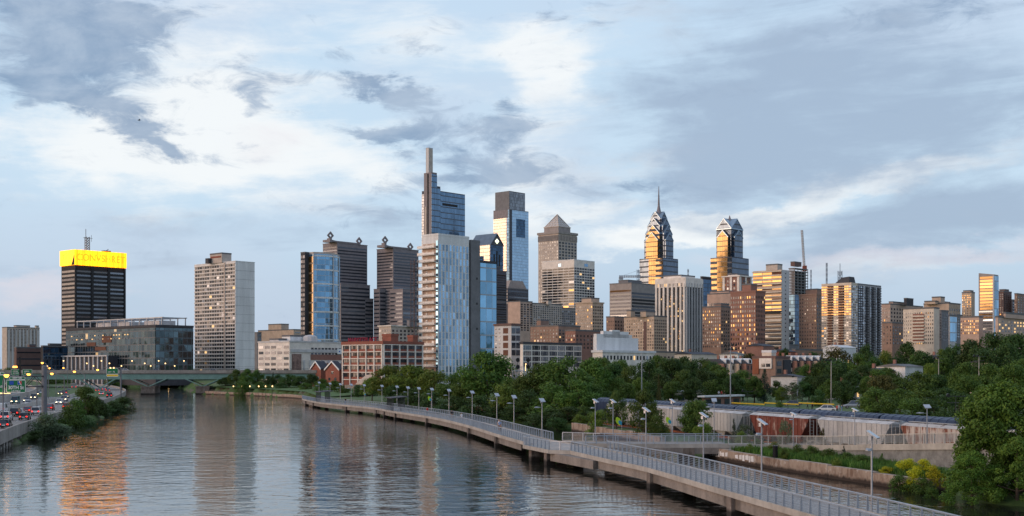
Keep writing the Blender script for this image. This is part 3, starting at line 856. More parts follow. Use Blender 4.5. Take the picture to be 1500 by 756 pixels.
for i in (0, 9, 14):
    x_, y_ = arc[i]
    b.part(MB().box(x_ - .35, x_ + .35, y_ - .55, y_ + .3, 0, b.h), 'mullion', 'pale_grey')
b.part(MB().box(-.3, .05, arc[0][1] + .3, .4, 4, b.h - 2), 'corner_glass', 'curtain_sunset')  # narrow strip of sunset reflection, put into the glass colour
# --- twin dark towers with diamond finials
def dark_tower(label, xl, xm, xr, yt, low, diamonds, yl):
    b = Bld('dark_granite_tower', label, xl, xm, xr, yt, 1450, group='twin dark towers with diamond finials')
    b.tier(b.main, 0, b.h, 'granite', cap=.3, capmat='granite')
    zl_ = b.z(515)
    nz_ = 34
    b.win('L', b.main, zl_, b.h - 3, 1, nz_, .94, .38, [('glass_dark', 1)], name='window_band')
    b.win('R', b.main, zl_, b.h - 3, 1, nz_, .95, .42, [('glass_dark', .9), ('glass_grey', .1)], name='window_band')
    # bowed cornice between the finials
    x0, x1 = b.uR(diamonds[0][0]), b.uR(diamonds[1][0])
    n_ = 12
    ring = []
    for yy in (-.6, 14):
        lo = [(x0 + (x1 - x0) * i / n_, yy, b.h + .9) for i in range(n_ + 1)]
        up = [(x0 + (x1 - x0) * i / n_, yy, b.h + 2.4 + 1.2 * max(0, 1 - 4.5 * i / n_) ** 1.5) for i in range(n_, -1, -1)]
        ring.append(lo + up)
    mb = MB()
    k2 = len(ring[0])
    vs_ = ring[0] + ring[1]
    fs_ = [(i, (i + 1) % k2, k2 + (i + 1) % k2, k2 + i) for i in range(k2)]
    for base_ in (0, k2):
        for i in range(n_):
            fs_.append((base_ + i, base_ + i + 1, base_ + k2 - 2 - i, base_ + k2 - 1 - i))
    mb.add(vs_, fs_)
    b.part(mb, 'cornice', 'granite')
    for dpx, dpy in diamonds:
        u, zc = b.uR(dpx), b.z(dpy)
        s2 = 4.8
        dm_ = MB()
        for rr in ((s2, s2 * .42),):
            out_ = [(u, zc + s2), (u + s2, zc), (u, zc - s2), (u - s2, zc)]
            inn = [(u, zc + s2 * .44), (u + s2 * .44, zc), (u, zc - s2 * .44), (u - s2 * .44, zc)]
            vv = [(a_, y_, c_) for y_ in (-.7, .7) for a_, c_ in out_ + inn]
            ff = []
            for i in range(4):
                j = (i + 1) % 4
                ff += [(i, j, 4 + j, 4 + i), (8 + i, 12 + i, 12 + j, 8 + j), (i, 8 + i, 8 + j, j), (4 + i, 4 + j, 12 + j, 12 + i)]
            dm_.add(vv, ff)
        dm_.box(u - 1.5, u + 1.5, -1, 4.5, b.h, zc - s2 + 1.6)
        b.part(dm_, 'diamond_finial', 'granite')
    for (l0, m0, r0, yy, dD) in low:
        r_ = b.rect(l0, m0, r0, dD)
        z1 = b.z(yy, dD)
        b.tier(r_, 0, z1, 'granite', 'lower_wing', .2, 'granite')
        nz2 = max(4, int((z1 - zl_) / 4.6))
        b.win('L', r_, zl_, z1 - 2, 1, nz2, .92, .38, [('glass_dark', 1)], name='wing_band')
        b.win('R', r_, zl_, z1 - 2, 1, nz2, .95, .46, [('glass_dark', .8), ('glass_grey', .2)], name='wing_band')
    return b
dark_tower('dark granite tower with diamond finials behind the curved blue glass tower', 473, 494, 538, 356, [(494, 499, 542, 416, -8), (530, 535, 547, 438, 20)], [(484, 346), (526, 350)], 0)
dark_tower('dark granite tower with diamond finials standing apart with sky on both sides', 552, 576, 613, 364, [(547.5, 556, 590, 424, 2), (571, 590, 613, 424, -14)], [(564, 353), (601, 359)], 0)
b = block('classical_building', 'pale stone building with a bracketed cornice behind the brick works', 555, 573, 640, 478, 1000, 'warm_stone', ('p', 5, 4, .5, .6, OFFW), ('p', 12, 4, .5, .6, OFFW), 503, [(596, 600, 614, 470, 10, 'mid_grey')], .9, 'pale_cream')
# --- white apartment tower with balconies and its glass wing
b = Bld('balcony_tower', 'white apartment tower with pink lit balconies up its left side', 618.6, 642, 687, 344.5, 560)
b.tier(b.main, 0, b.h, 'white_wall', cap=.1, capmat='white_wall')
zl = b.z(556)
nfl = 20
b.win('R', b.main, zl, b.z(357), 9, nfl, .50, .90, [('glass_sky', 1)])
zb0 = b.z(548)
fh = (b.z(358) - zb0) / 18.5
bl = b.uL(618.6)
b.skin('L', b.main, 0, b.z(356), 'pink_tan', 'side_wall', u0=1.0, u1=bl - .3, proud=.06)  # pink evening light put into the colour of the white tower's left wall
b.skin('L', b.main, 0, b.z(352), 'curtain_sky', 'corner_glass', u0=-.0, u1=1.4, proud=.12)
b.win('L', b.main, zb0, zb0 + 19 * fh, 2, 19, .30, .5, [('glass_grey', .5), ('cream', .5)], u0=1.5, u1=bl - 1)
for i in range(19):
    z_ = zb0 + i * fh
    bp_ = MB().box(-1.9, -.02, .8, bl + 1.6, z_, z_ + .28)
    sl_ = b.part(bp_, 'balcony', 'pale_cream')
    rl = MB()
    for q in range(8):
        u = .9 + (bl + .5) * q / 7
        rl.box(-1.85, -1.78, u, u + .07, z_ + .28, z_ + 1.3)
    rl.box(-1.88, -1.74, .8, bl + 1.6, z_ + 1.3, z_ + 1.38).box(-1.83, -1.80, .8, bl + 1.6, z_ + .4, z_ + 1.2)
    rl.build('balustrade', 'steel', sl_)
hs = MB()
z1 = b.z(379)
for x_ in (-4.2, -2.2):
    for y_ in (bl + .8, bl + 3.2):
        hs.box(x_ - .12, x_ + .12, y_ - .12, y_ + .12, 0, z1)
for i in range(18):
    z_ = 2 + (z1 - 4) * i / 17
    hs.box(-4.4, -2.0, bl + .6, bl + 3.4, z_, z_ + .22).box(-4.3, -2.1, bl + 1.2, bl + 2.6, z_ + 1.0, z_ + 1.1)
b.part(hs, 'hoist_tower', 'scaffold')
rg = b.rect(687, 689, 702, 16, dl=18)
b.tier((rg[0], rg[1], rg[2] - .5, rg[3]), 0, b.z(354, 16), 'mid_grey', 'grey_core', .08, 'mid_grey')
for i in range(4):
    b.bar('R', (rg[0], rg[1], rg[2] - .5, rg[3]), rg[1] - 2.6, rg[1] - 1.6, b.z(520 - 37 * i, 16), b.z(517 - 37 * i, 16), 'charcoal', 'vent', .08)
rg = b.rect(701, 703, 726.5, 22, dl=16)
b.tier(rg, 0, b.z(384, 22), 'dark_grey', 'glass_wing', .1, 'dark_grey')
b.skin('R', rg, 3, b.z(385, 22), 'curtain_sky')
b.skin('R', (rg[0], rg[1], rg[2] + 3, rg[3]), b.z(384, 22), b.z(374, 22), 'curtain_navy', u0=rg[0] + .3, u1=rg[0] + (rg[1] - rg[0]) * .5)
# --- the tallest tower
b = Bld('blade_tower', 'tallest glass tower on the skyline with a narrow square mast', 618, 634, 681, 279, 1830)
b.tier(b.main, 0, b.h, 'slate', cap=.2, capmat='slate')
b.skin('R', b.main, 20, b.h - .5, 'curtain_tech', u0=b.uR(645))
b.skin('L', b.main, 20, b.z(283), 'curtain_grey', u0=.5, proud=.4)
r = b.rect(632, 636, 645, -10)
b.tier(r, 0, b.z(273, -10), 'slate', 'shoulder', .1, 'slate')
b.skin('R', r, 20, b.z(275, -10), 'curtain_tech', proud=.4)
r = b.rect(621, 632, 640, -14)
b.tier(r, 0, b.z(253, -14), 'granite', 'core_tower', .1, 'granite')
b.skin('L', r, 20, b.z(302, -14), 'warm_stone', 'stone_strip', u0=2, u1=(r[3] - r[2]) * .85 + r[2], proud=.5)
b.bar('L', r, r[2] + (r[3] - r[2]) * .38, r[2] + (r[3] - r[2]) * .52, 20, b.z(254, -14), 'charcoal', 'slot', .8)
b.skin('R', r, 20, b.z(255, -14), 'curtain_tech', proud=.35)
r = b.rect(623.8, 628, 634, -8)
b.tier(r, b.z(253, -14), b.z(217, -8), 'pale_grey', 'mast', .1, 'pale_grey')
b.bar('R', r, r[0] + .5, r[1] - .5, b.z(253, -8), b.z(218, -8), 'warm_stone', 'mast_face', .2)
b.bar('R', b.main, b.uR(648), b.uR(670), b.z(299), b.z(295.5), 'charcoal', 'plant_slot', .5)
# --- gabled tower with the lit emblem
b = Bld('gabled_glass_tower', 'blue gable topped tower with a small lit emblem in the gable', 688, 718, 737, 358.5, 1400)
zr = b.z(341.5)
b.tier(b.main, 0, b.h, 'slate')
b.skin('L', b.main, 20, b.h - .4, 'curtain_sunlit', u0=.4, u1=b.d * .62, proud=.2)
b.skin('L', b.main, 20, b.h - .4, 'curtain_navy', u0=b.d * .62, u1=b.d, proud=.2)
b.skin('R', b.main, 20, b.h - .4, 'curtain_navy', proud=.2)
b.part(MB().loft([[(0, y_, b.h), (b.w, y_, b.h), (b.w / 2, y_, zr - .5)] for y_ in (-.15, b.d)]), 'gable', 'slate')
for x0 in (-.5, b.w + .5):
    b.part(MB().loft([[(x0, y_, b.h - .4), (b.w / 2, y_, zr), (b.w / 2, y_, zr + .8), (x0, y_, b.h + .5)] for y_ in (-1, b.d + .5)]), 'roof', 'blue_roof')
b.part(MB().loft([[(b.w / 2, y_, b.z(349)), (b.w / 2 + 3, y_, b.z(352.5)), (b.w / 2, y_, b.z(356)), (b.w / 2 - 3, y_, b.z(352.5))] for y_ in (-.9, -.2)]), 'emblem', 'beacon')
for i in range(3):
    u = b.w * (.3 + .2 * i)
    b.bar('R', b.main, u - 1, u + 1, 30, b.z(372 - 5 * (i == 1)), 'charcoal', 'slot', .45)
block('navy_stepped_block', 'dark navy stepped tower tucked against the glass wing of the balcony tower', 712, 727, 742, 397, 1250, 'slate', ('b', 1, 22, .9, .5, OFFW), ('b', 1, 22, .92, .5, DARKW), 480, [(716, 724, 733, 391, 10)])
b = block('domed_block', 'dark ribbed office block with a sloped mansard roof in front of the tall blue tower', 733, 744, 774, 423, 1300, 'slate', ('b', 1, 5, .94, .5, OFFW), ('b', 1, 5, .95, .5, OFFW), 446)
b.part(MB().loft([[(1, 1, b.h), (b.w - 1, 1, b.h), (b.w - 1, b.d - 1, b.h), (1, b.d - 1, b.h)], [(b.w * .2, b.d * .2, b.z(410)), (b.w * .8, b.d * .2, b.z(410)), (b.w * .8, b.d * .8, b.z(410)), (b.w * .2, b.d * .8, b.z(410))]]), 'mansard_roof', 'granite_light')
# --- tall blue-white tower
b = Bld('tall_blue_tower', 'tall pale blue glass tower with a dark square recess near its top', 723, 746, 774, 307, 1750)
b.tier(b.main, 0, b.h, 'slate', cap=.2, capmat='mid_grey')
b.skin('R', b.main, 20, b.h, 'curtain_comcast', u0=b.uR(750))
b.skin('L', b.main, 20, b.z(319), 'curtain_sunlit', u0=b.uL(742))
b.skin('L', b.main, b.z(319), b.h, 'granite', 'stone_band', u0=b.uL(744), proud=.3)
b.skin('L', b.main, 20, b.h, 'curtain_navy', 'corner_glass', u0=0, u1=b.uL(742), proud=.1)
b.bar('R', b.main, b.uR(756), b.uR(769), b.z(346), b.z(319), 'curtain_navy', 'recess', .4)
r = b.rect(725.5, 746, 769, 3)
b.tier(r, b.h, b.z(280.5, 3), 'mid_grey', 'lantern', .1, 'mid_grey')
b.skin('R', r, b.h, b.z(281, 3), 'curtain_crown')
b.skin('L', r, b.h, b.z(281, 3), 'mid_grey')
# --- pyramid tower
b = Bld('pyramid_tower', 'stone tower topped by a lattice pyramid', 788.5, 818, 845, 342, 1600)
b.tier(b.main, 0, b.h, 'warm_stone', cap=1.2, capmat='granite_light', caph=3)
for face, L_, n in (('L', b.d, 9), ('R', b.w, 6)):
    if face == 'L':
        b.win('L', b.main, b.z(470), b.z(352), n, 26, .30, .5, [('glass_grey', .8), ('glass_dark', .2)], name='window')
    else:
        b.win('R', b.main, b.z(470), b.z(353), n, 26, .62, .62, DARKW, name='window')
    for i in range(n * 2 + 1):
        u = L_ * i / (n * 2)
        b.bar(face, b.main, max(0, u - .4), min(L_, u + .4), b.z(352), b.z(344), 'granite_light', 'pilaster', .8)
r = b.rect(797, 818, 835.5, 9)
b.tier(r, b.h, b.z(332, 9), 'granite_light', 'attic', .6, 'warm_stone')
cx_, cy_ = (r[0] + r[1]) / 2, (r[2] + r[3]) / 2
zp0, zp1 = b.z(332, 9), b.z(314.5, 20)
b.part(MB().add([(r[0], r[2], zp0), (r[1], r[2], zp0), (r[1], r[3], zp0), (r[0], r[3], zp0), (cx_, cy_, zp1)], [(0, 1, 4), (1, 2, 4), (2, 3, 4), (3, 0, 4)]), 'pyramid', 'pale_grey')
lt = MB()
cs = [(r[0], r[2]), (r[1], r[2]), (r[1], r[3]), (r[0], r[3])]
for i in range(4):
    p, q = cs[i], cs[(i + 1) % 4]
    lt.tube((*p, zp0), (cx_, cy_, zp1 + 1), .6, 4)
    for k_ in range(1, 5):
        t_ = k_ / 5
        pa = Vector((*p, zp0)).lerp(Vector((cx_, cy_, zp1)), t_); qa = Vector((*q, zp0)).lerp(Vector((cx_, cy_, zp1)), t_)
        lt.tube(pa, qa, .4, 4)
        lt.tube(Vector((*p, zp0)).lerp(Vector((*q, zp0)), t_), Vector((*p, zp0)).lerp(Vector((cx_, cy_, zp1)), t_), .35, 4)
        lt.tube(Vector((*q, zp0)).lerp(Vector((*p, zp0)), t_), Vector((*q, zp0)).lerp(Vector((cx_, cy_, zp1)), t_), .35, 4)
b.part(lt, 'lattice', 'warm_stone')
# --- white grid offices in front of it
b = Bld('white_grid_office', 'white framed office block with an even grid of dark windows below the pyramid tower', 794, 841, 871, 381, 1250)
b.tier(b.main, 0, b.h, 'pale_cream', cap=.1, capmat='white_wall')
b.win('L', b.main, b.z(455), b.z(391), 6, 16, .92, .64, [('glass_black', .87), ('glass_sunset', .06), ('glass_grey', .07)])
b.win('R', b.main, b.z(455), b.z(391), 8, 16, .80, .66, DARKW)
b.bar('L', b.main, b.uL(822), b.uL(818), b.z(389), b.z(385), 'glass_blue', 'louvre_panel', .2)
b.bar('R', b.main, b.uR(856), b.uR(861), b.z(389), b.z(385), 'glass_blue', 'louvre_panel', .2)
b.part(MB().box(b.w * .3, b.w * .5, 8, 16, b.h, b.z(378)), 'roof_plant', 'dark_grey')
block('tan_apartments', 'tan apartment block with a blank sunlit end and dark balcony strips', 744, 762, 780, 442, 1000, 'pink_tan', None, ('p', 4, 12, .6, .6, DARKW), 485)
block('grey_balcony_slab', 'wide grey tan slab with many small balconies right of the tan apartments', 777, 781, 823, 445, 1010, 'warm_stone', None, ('p', 13, 12, .55, .6, DARKW), 485, [(800, 803, 808, 441, 10)])
block('grey_stepped_slab', 'lower dark grey apartment slab beneath the white grid offices', 820, 823, 846, 452, 1040, 'granite_light', None, ('p', 8, 10, .6, .6, DARKW), 490)
block('cream_gold_block', 'cream brick block with gold lit windows and a set-back top', 843, 868, 884, 444, 900, 'tan', ('p', 9, 9, .45, .5, WARMW), ('p', 5, 9, .5, .5, DARKW), 490, [(852, 866, 878, 437.5, 8)], .5, 'tan')
block('brown_brick_mill', 'broad brown brick mill with small windows under the tan slabs', 777, 818, 850, 478, 720, 'brown_brick', ('p', 9, 5, .4, .5, DARKW), ('p', 7, 5, .45, .5, DARKW), 506, [(786, 792, 804, 470, 14, 'brown_brick')])
block('red_brick_annex', 'dull red brick annex with a flat roof right of the brown mill', 828, 843, 884, 485, 690, 'brick', ('p', 4, 4, .4, .5, DARKW), ('p', 8, 4, .4, .5, DARKW), 512)
b = Bld('cream_frame_loft', 'cream framed loft with brown brick panels beside the glass wing', 724, 749, 762, 477, 490)
b.tier(b.main, 0, b.h, 'pale_grey', cap=.3, capmat='dark_brick')
b.win('L', b.main, b.z(522), b.z(479), 1, 4, .46, .74, [('brown_panel', 1)], name='brick_panel', u0=b.uL(749) + .2, u1=b.uL(733))
b.win('L', b.main, b.z(522), b.z(479), 2, 8, .5, .3, OFFW, u0=b.uL(734), u1=b.uL(724))
b.win('R', b.main, b.z(522), b.z(479), 2, 4, .84, .74, OFFW)
b = Bld('cream_frame_loft', 'long low cream framed loft with wide dark windows over the treetops', 762, 766, 852, 504, 480)
b.tier(b.main, 0, b.h, 'pale_cream', cap=.3, capmat='dark_grey')
b.win('R', b.main, b.z(538), b.z(505), 7, 4, .86, .78, OFFW)
b.win('R', b.main, b.z(538), b.z(505), 14, 4, .03, .78, [('pale_cream', 1)], name='mullion', proud=.16)
# --- white stepped hall
b = Bld('white_stepped_hall', 'white windowless hall with a stepped top over a long low cream wing', 869, 874, 935, 494, 490)
b.tier(b.main, 0, b.h, 'white_wall')
for l0, r0, yy in ((874, 926, 489), (884, 921, 484.5), (897, 908, 482.5)):
    b.part(MB().box(b.uR(l0) + .01, b.uR(r0), 0.02, b.d - .2, b.h - .2, b.z(yy)), 'stepped_gable', 'white_wall')
r = (b.uR(868), b.uR(945), -5, 0)
b.tier(r, 0, b.z(516.5), 'pale_cream', 'low_wing', .4, 'roof_white')
b.win('R', r, b.z(529), b.z(519), 16, 1, .45, .6, DARKW)
# --- centre-right towers
b = Bld('office_under_work', 'brown banded office block with its upper floors open and a crane behind', 893, 925, 960, 415, 1150)
b.tier(b.main, 0, b.h, 'granite_light', cap=.2, capmat='mid_grey')
b.win('L', b.main, b.z(470), b.z(423), 1, 9, .95, .50, [('glass_dark', .75), ('glass_grey', .25)], name='window_band')
b.win('R', b.main, b.z(470), b.z(427), 1, 9, .96, .6, [('charcoal', .6), ('glass_dark', .4)], name='window_band')
b.tier(b.rect(906, 920, 940, 10), b.h, b.z(411, 10), 'mid_grey', 'penthouse', .1)
block('brown_corner_block', 'plain brown block left of the pale pre-war apartments', 888, 900, 916, 465, 830, 'brown_brick', ('p', 4, 6, .2, .3, DARKW), ('p', 4, 6, .45, .5, DARKW), 500)
b = block('prewar_apartments', 'tan pre-war apartment block with small dark windows and a notched roof', 914, 958, 977, 464, 800, 'tan', ('p', 13, 10, .42, .5, DARKW), ('p', 6, 10, .45, .5, DARKW), 512, [(918, 924, 930, 456, 2), (938, 946, 960, 457, 2)])
b.bar('L', b.main, b.uL(947), b.uL(943), 0, b.h - 3, 'dark_brick', 'light_well', .3)
b = Bld('white_fin_tower', 'white tower with tall vertical fins and dark glass between them', 961, 1004, 1028.5, 407, 900)
b.tier(b.main, 0, b.h, 'dark_grey', cap=.0, capmat='pale_cream', caph=.5)
zl = b.z(520)
b.win('L', b.main, zl, b.z(424), 14, 26, .72, .55, [('glass_black', .82), ('glass_sunset', .12), ('lit', .06)])
b.win('R', b.main, zl, b.z(424), 1, 26, .98, .5, OFFW, name='window_band')
for face, L_, n in (('L', b.d, 7), ('R', b.w, 6)):
    for i in range(n + 1):
        u = min(max(L_ * i / n, .7), L_ - .7)
        t_ = .75 if face == 'L' else .45
        b.bar(face, b.main, u - t_, u + t_, 0, b.z(414), 'pale_cream' if face == 'L' else 'pale_grey', 'fin', 1.1)  # left fins warmer, right fins greyer: sunlit and shaded sides put into colour
    b.bar(face, b.main, -.6 if face == 'R' else 0, L_ + .4, b.z(420), b.h, 'pale_cream', 'top_band', .75)
b.win('L', b.main, b.z(420), b.z(413), 14, 1, .5, .6, [('glass_dark', .7), ('lit', .3)], proud=.9)
b.tier(b.rect(972, 998, 1018, 6), b.h, b.z(404, 6), 'pale_cream', 'penthouse', .1)

def stepped_gable_tower(name, label, xl, xm, xr, ybase, D, layers, core_top, spire, half_px, mat, base_dark):
    """shaft with nested crossing gables: layers = (face distance, half width, apex row, slope)"""
    b = Bld(name, label, xl, xm, xr, ybase, D)
    b.tier(b.main, 0, b.h, 'slate', cap=.2, capmat='slate')
    b.skin('R', b.main, 20, b.h - .3, 'curtain_liberty', proud=.5)
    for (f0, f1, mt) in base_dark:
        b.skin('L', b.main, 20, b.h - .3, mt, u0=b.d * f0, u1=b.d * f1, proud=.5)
    cx_, cy_ = b.w / 2, b.d / 2
    hx, hy = b.w / 2, b.d / 2
    for (fd, hw, ya, sl_, mt) in layers:
        za = b.z(ya, hx)
        wx, wy = hx * hw, hy * hw
        ze = za - min(wx, wy) * sl_
        # gable prism across the left faces (runs along local x), and its twin along local y
        for ax in (0, 1):
            wv = wy if ax == 0 else wx
            ln = hx * fd if ax == 0 else hy * fd
            prof = [(-wv, b.h), (wv, b.h), (wv, ze), (0, za), (-wv, ze)]
            mb = MB()
            if ax == 0:
                mb.loft([[(cx_ + sgn * ln, cy_ + u, z_) for u, z_ in prof] for sgn in (-1, 1)])
            else:
                mb.loft([[(cx_ + u, cy_ + sgn * ln, z_) for u, z_ in prof] for sgn in (-1, 1)])
            o = b.part(mb, 'gabled_shaft', mt[ax])
            # slanted glass roofs edge the gable
            for sg_ in (-1, 1):
                pr = [(sg_ * (wv + .5), ze - .4), (0, za + .1), (0, za + 1.6), (sg_ * (wv + .5), ze + 1.0)]
                rb = MB()
                if ax == 0:
                    rb.loft([[(cx_ + s2 * (ln + .4), cy_ + u, z_) for u, z_ in pr] for s2 in (-1, 1)])
                else:
                    rb.loft([[(cx_ + u, cy_ + s2 * (ln + .4), z_) for u, z_ in pr] for s2 in (-1, 1)])
                rb.build('gable_roof', 'curtain_crown' if False else 'blue_glass_roof', o)
    sp = MB()
    n_ = 8
    for (z0, r0), (z1, r1) in zip(spire[:-1], spire[1:]):
        sp.loft([[(cx_ + r0 * math.cos(a), cy_ + r0 * math.sin(a), b.z(z0, hx)) for a in [k_ * 2 * math.pi / n_ for k_ in range(n_)]],
                 [(cx_ + r1 * math.cos(a), cy_ + r1 * math.sin(a), b.z(z1, hx)) for a in [k_ * 2 * math.pi / n_ for k_ in range(n_)]]])
    b.part(sp, 'spire', 'granite')
    return b
facade('blue_glass_roof', (.27, .35, .43), (.20, .25, .30), 2.5, 3.0, .05, .06, metal=.75, rough=.15, tilt=.012, var=.06)
G, BL = 'curtain_sunset', 'curtain_liberty'
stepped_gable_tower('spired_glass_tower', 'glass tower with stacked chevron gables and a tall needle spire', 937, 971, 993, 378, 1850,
    [(.93, .50, 342, 1.15, (G, BL)), (.80, .56, 331, 1.15, ('curtain_sunset_stripe', BL)), (.66, .50, 321, 1.2, (BL, BL)), (.46, .40, 311, 1.3, (BL, BL))], 0,
    [(316, 7), (308, 3.2), (300, 1.6), (288, 1.1), (271.5, .35)], 26, BL, [(0, .30, 'curtain_sunset_stripe'), (.30, .60, G), (.60, 1, BL)])
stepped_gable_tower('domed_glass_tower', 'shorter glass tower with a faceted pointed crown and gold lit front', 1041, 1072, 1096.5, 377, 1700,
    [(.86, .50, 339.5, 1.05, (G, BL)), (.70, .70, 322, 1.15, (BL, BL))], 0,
    [(324, 5), (319.5, 1.6), (315, .4)], 24, BL, [(0, .20, BL), (.20, .68, G), (.68, 1, 'curtain_sunset_stripe')])
block('navy_office_slab', 'narrow navy glass slab between the white fin tower and the gold lit glass tower', 1026, 1029, 1042, 406, 1150, 'charcoal', None, ('g', 'curtain_navy'), 470)
block('pale_office_block', 'low pale office block with narrow strips of windows behind the brick hotel', 1036, 1074, 1088, 430, 950, 'pink_tan', ('p', 14, 1, .5, .55, OFFW), ('p', 6, 3, .5, .5, OFFW), 449, [(1040, 1068, 1085, 427, 6)])
b = block('ornate_brick_tower', 'dark red brick tower with white corner bays below the gold lit glass tower', 1059, 1083, 1101, 405, 1000, 'brick', ('p', 5, 4, .5, .6, WARMW), ('p', 4, 4, .5, .6, WARMW), 430, [(1066, 1080, 1096, 402.5, 5, 'pale_cream')], .9, 'pale_cream')
for face, L_ in (('L', b.d), ('R', b.w)):
    for f_ in (.06, .5, .94):
        b.bar(face, b.main, L_ * f_ - 1.0, L_ * f_ + 1.0, b.z(430), b.h - .2, 'pale_cream', 'corner_bay', .5)
block('rose_brick_block', 'rose brick block with warm windows below the pale office block', 1029, 1056, 1072, 450, 800, 'brown_brick', ('p', 9, 11, .42, .5, WARMW), ('p', 5, 11, .45, .5, DARKW), 510, [(1046, 1056, 1068, 446, 6)])
block('brick_hotel', 'large red brown brick hotel with lit windows and a tall penthouse', 1070, 1107, 1121, 427.5, 750, 'brick', ('p', 11, 13, .42, .52, [('glass_dark', .72), ('glass_sunset', .14), ('lit', .14)]), ('p', 6, 13, .4, .5, DARKW), 520, [(1087, 1100, 1109, 417.5, 4, 'brick')], .3, 'brick')
b = Bld('curved_balcony_tower', 'gold lit balcony tower with a pale blank right end wall', 1103, 1145, 1156, 395, 850)
b.tier(b.main, 0, b.h, 'tan')
zl = b.z(525)
nf = 21
b.win('L', b.main, b.z(458), b.h - 1, 3, 11, .94, .55, [('glass_sunset', .75), ('brown_panel', .25)], name='window')
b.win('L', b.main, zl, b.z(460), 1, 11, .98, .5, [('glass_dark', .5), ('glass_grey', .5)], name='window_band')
for i in range(nf + 1):
    z_ = zl + (b.h - 1 - zl) * i / nf
    b.bar('L', b.main, -.3, b.d, z_ - .35, z_ + .45, 'cream', 'balcony', 1.3)
b.skin('R', b.main, 0, b.h - .1, 'pale_grey', 'end_wall', proud=.05)
b.win('R', b.main, zl, b.h - 1, 1, nf, .12, .3, DARKW)
b.bar('L', b.main, 0, b.d, b.z(459), b.z(455), 'charcoal', 'plant_floor', 1.35)
b.tier(b.rect(1122, 1139, 1146, 2), b.h, b.z(388, 2), 'warm_stone', 'penthouse', .1)
b = Bld('unfinished_tower', 'tower still in open concrete floors with blue glass climbing its lower half', 1155, 1164, 1184, 389, 1300)
b.tier((2, b.w - 2, 2, b.d - 2), 0, b.h - 6, 'dark_grey')
zl = b.z(500); z1 = b.h
nf = 26
for i in range(nf):
    z_ = zl + (z1 - zl) * i / nf
    b.part(MB().box(0, b.w, 0, b.d, z_, z_ + .8), 'floor_slab', 'mid_grey' if z_ > b.z(432) else 'slate')
for face, L_ in (('L', b.d), ('R', b.w)):
    for i in range(5):
        u = .7 + (L_ - 1.4) * i / 4
        b.bar(face, (0.5, b.w, .5, b.d), u - .4, u + .4, 0, z1 - 3, 'granite_light', 'column', .3)
b.skin('R', b.main, 0, b.z(432), 'curtain_navy', proud=.3)
b.skin('L', b.main, 0, b.z(432), 'curtain_navy', proud=.3)
b.tier(b.rect(1158, 1164, 1174, 5), b.h, b.z(384, 5), 'dark_brick', 'core', .1)
b = block('stepped_brick_tower', 'brown brick tower stepping up to a narrower top', 1170.5, 1196, 1206, 432, 850, 'brown_brick', ('p', 7, 15, .3, .4, DARKW), ('p', 3, 15, .4, .5, DARKW), 515, [(1180, 1197, 1208, 424.5, 6)], .3, 'brown_brick')
b = Bld('gold_lit_slab', 'wide apartment slab glowing gold near its top with a dark peaked roof room', 1203.5, 1247, 1256, 416, 750)
b.tier(b.main, 0, b.h, 'cream', cap=.1, capmat='cream')
zl = b.z(516)
b.win('L', b.main, b.z(462), b.h - .6, 12, 12, .86, .55, [('glass_sunset', .85), ('glass_grey', .15)])
b.win('L', b.main, zl, b.z(463), 12, 14, .78, .48, [('glass_grey', .35), ('granite_light', .45), ('glass_dark', .15), ('glass_sunset', .05)])
b.win('R', b.main, zl, b.h - .6, 4, 26, .7, .6, [('glass_pale', .5), ('glass_dark', .5)])
for f_ in (.33, .7):
    for j in range(26):
        z_ = zl + (b.h - zl) * j / 26
        b.bar('L', b.main, b.d * f_ - 1.6, b.d * f_ + 1.6, z_, z_ + .9, 'brown_panel', 'balcony', 1.0)
r = b.rect(1220, 1244, 1254, 4)
b.part(MB().loft([[(r[0], r[2], b.h), (r[1], r[2], b.h), (r[1], r[3], b.h), (r[0], r[3], b.h)], [(r[0] + 2, r[2] + 1, b.z(404)), (r[1] - .5, r[2] + 1, b.z(404)), (r[1] - .5, r[3] - 4, b.z(405)), (r[0] + 2, r[3] - 5, b.z(405))]]), 'roof_room', 'dark_grey')
b = Bld('dark_balcony_slab', 'blue grey apartment slab with dark balcony strips right of the gold lit slab', 1250, 1257, 1290.5, 417, 765)
b.tier(b.main, 0, b.h, 'pale_grey', cap=.1, capmat='mid_grey')
zl = b.z(520)
for f0, f1 in ((.0, .22), (.3, .5), (.56, .76), (.82, .98)):
    b.skin('R', b.main, zl, b.h - .5, 'dark_grey', 'recess', u0=b.w * f0, u1=b.w * f1, proud=.05)
b.win('R', b.main, zl, b.h - .6, 12, 27, .62, .55, [('glass_pale', .5), ('glass_grey', .5)], proud=.2)
for f_ in (.4, .66, .9):
    for j in range(27):
        z_ = zl + (b.h - zl) * j / 27
        b.bar('R', b.main, b.w * f_ - 1.6, b.w * f_ + 1.6, z_, z_ + 1.0, 'mid_grey', 'balcony', 1.1)
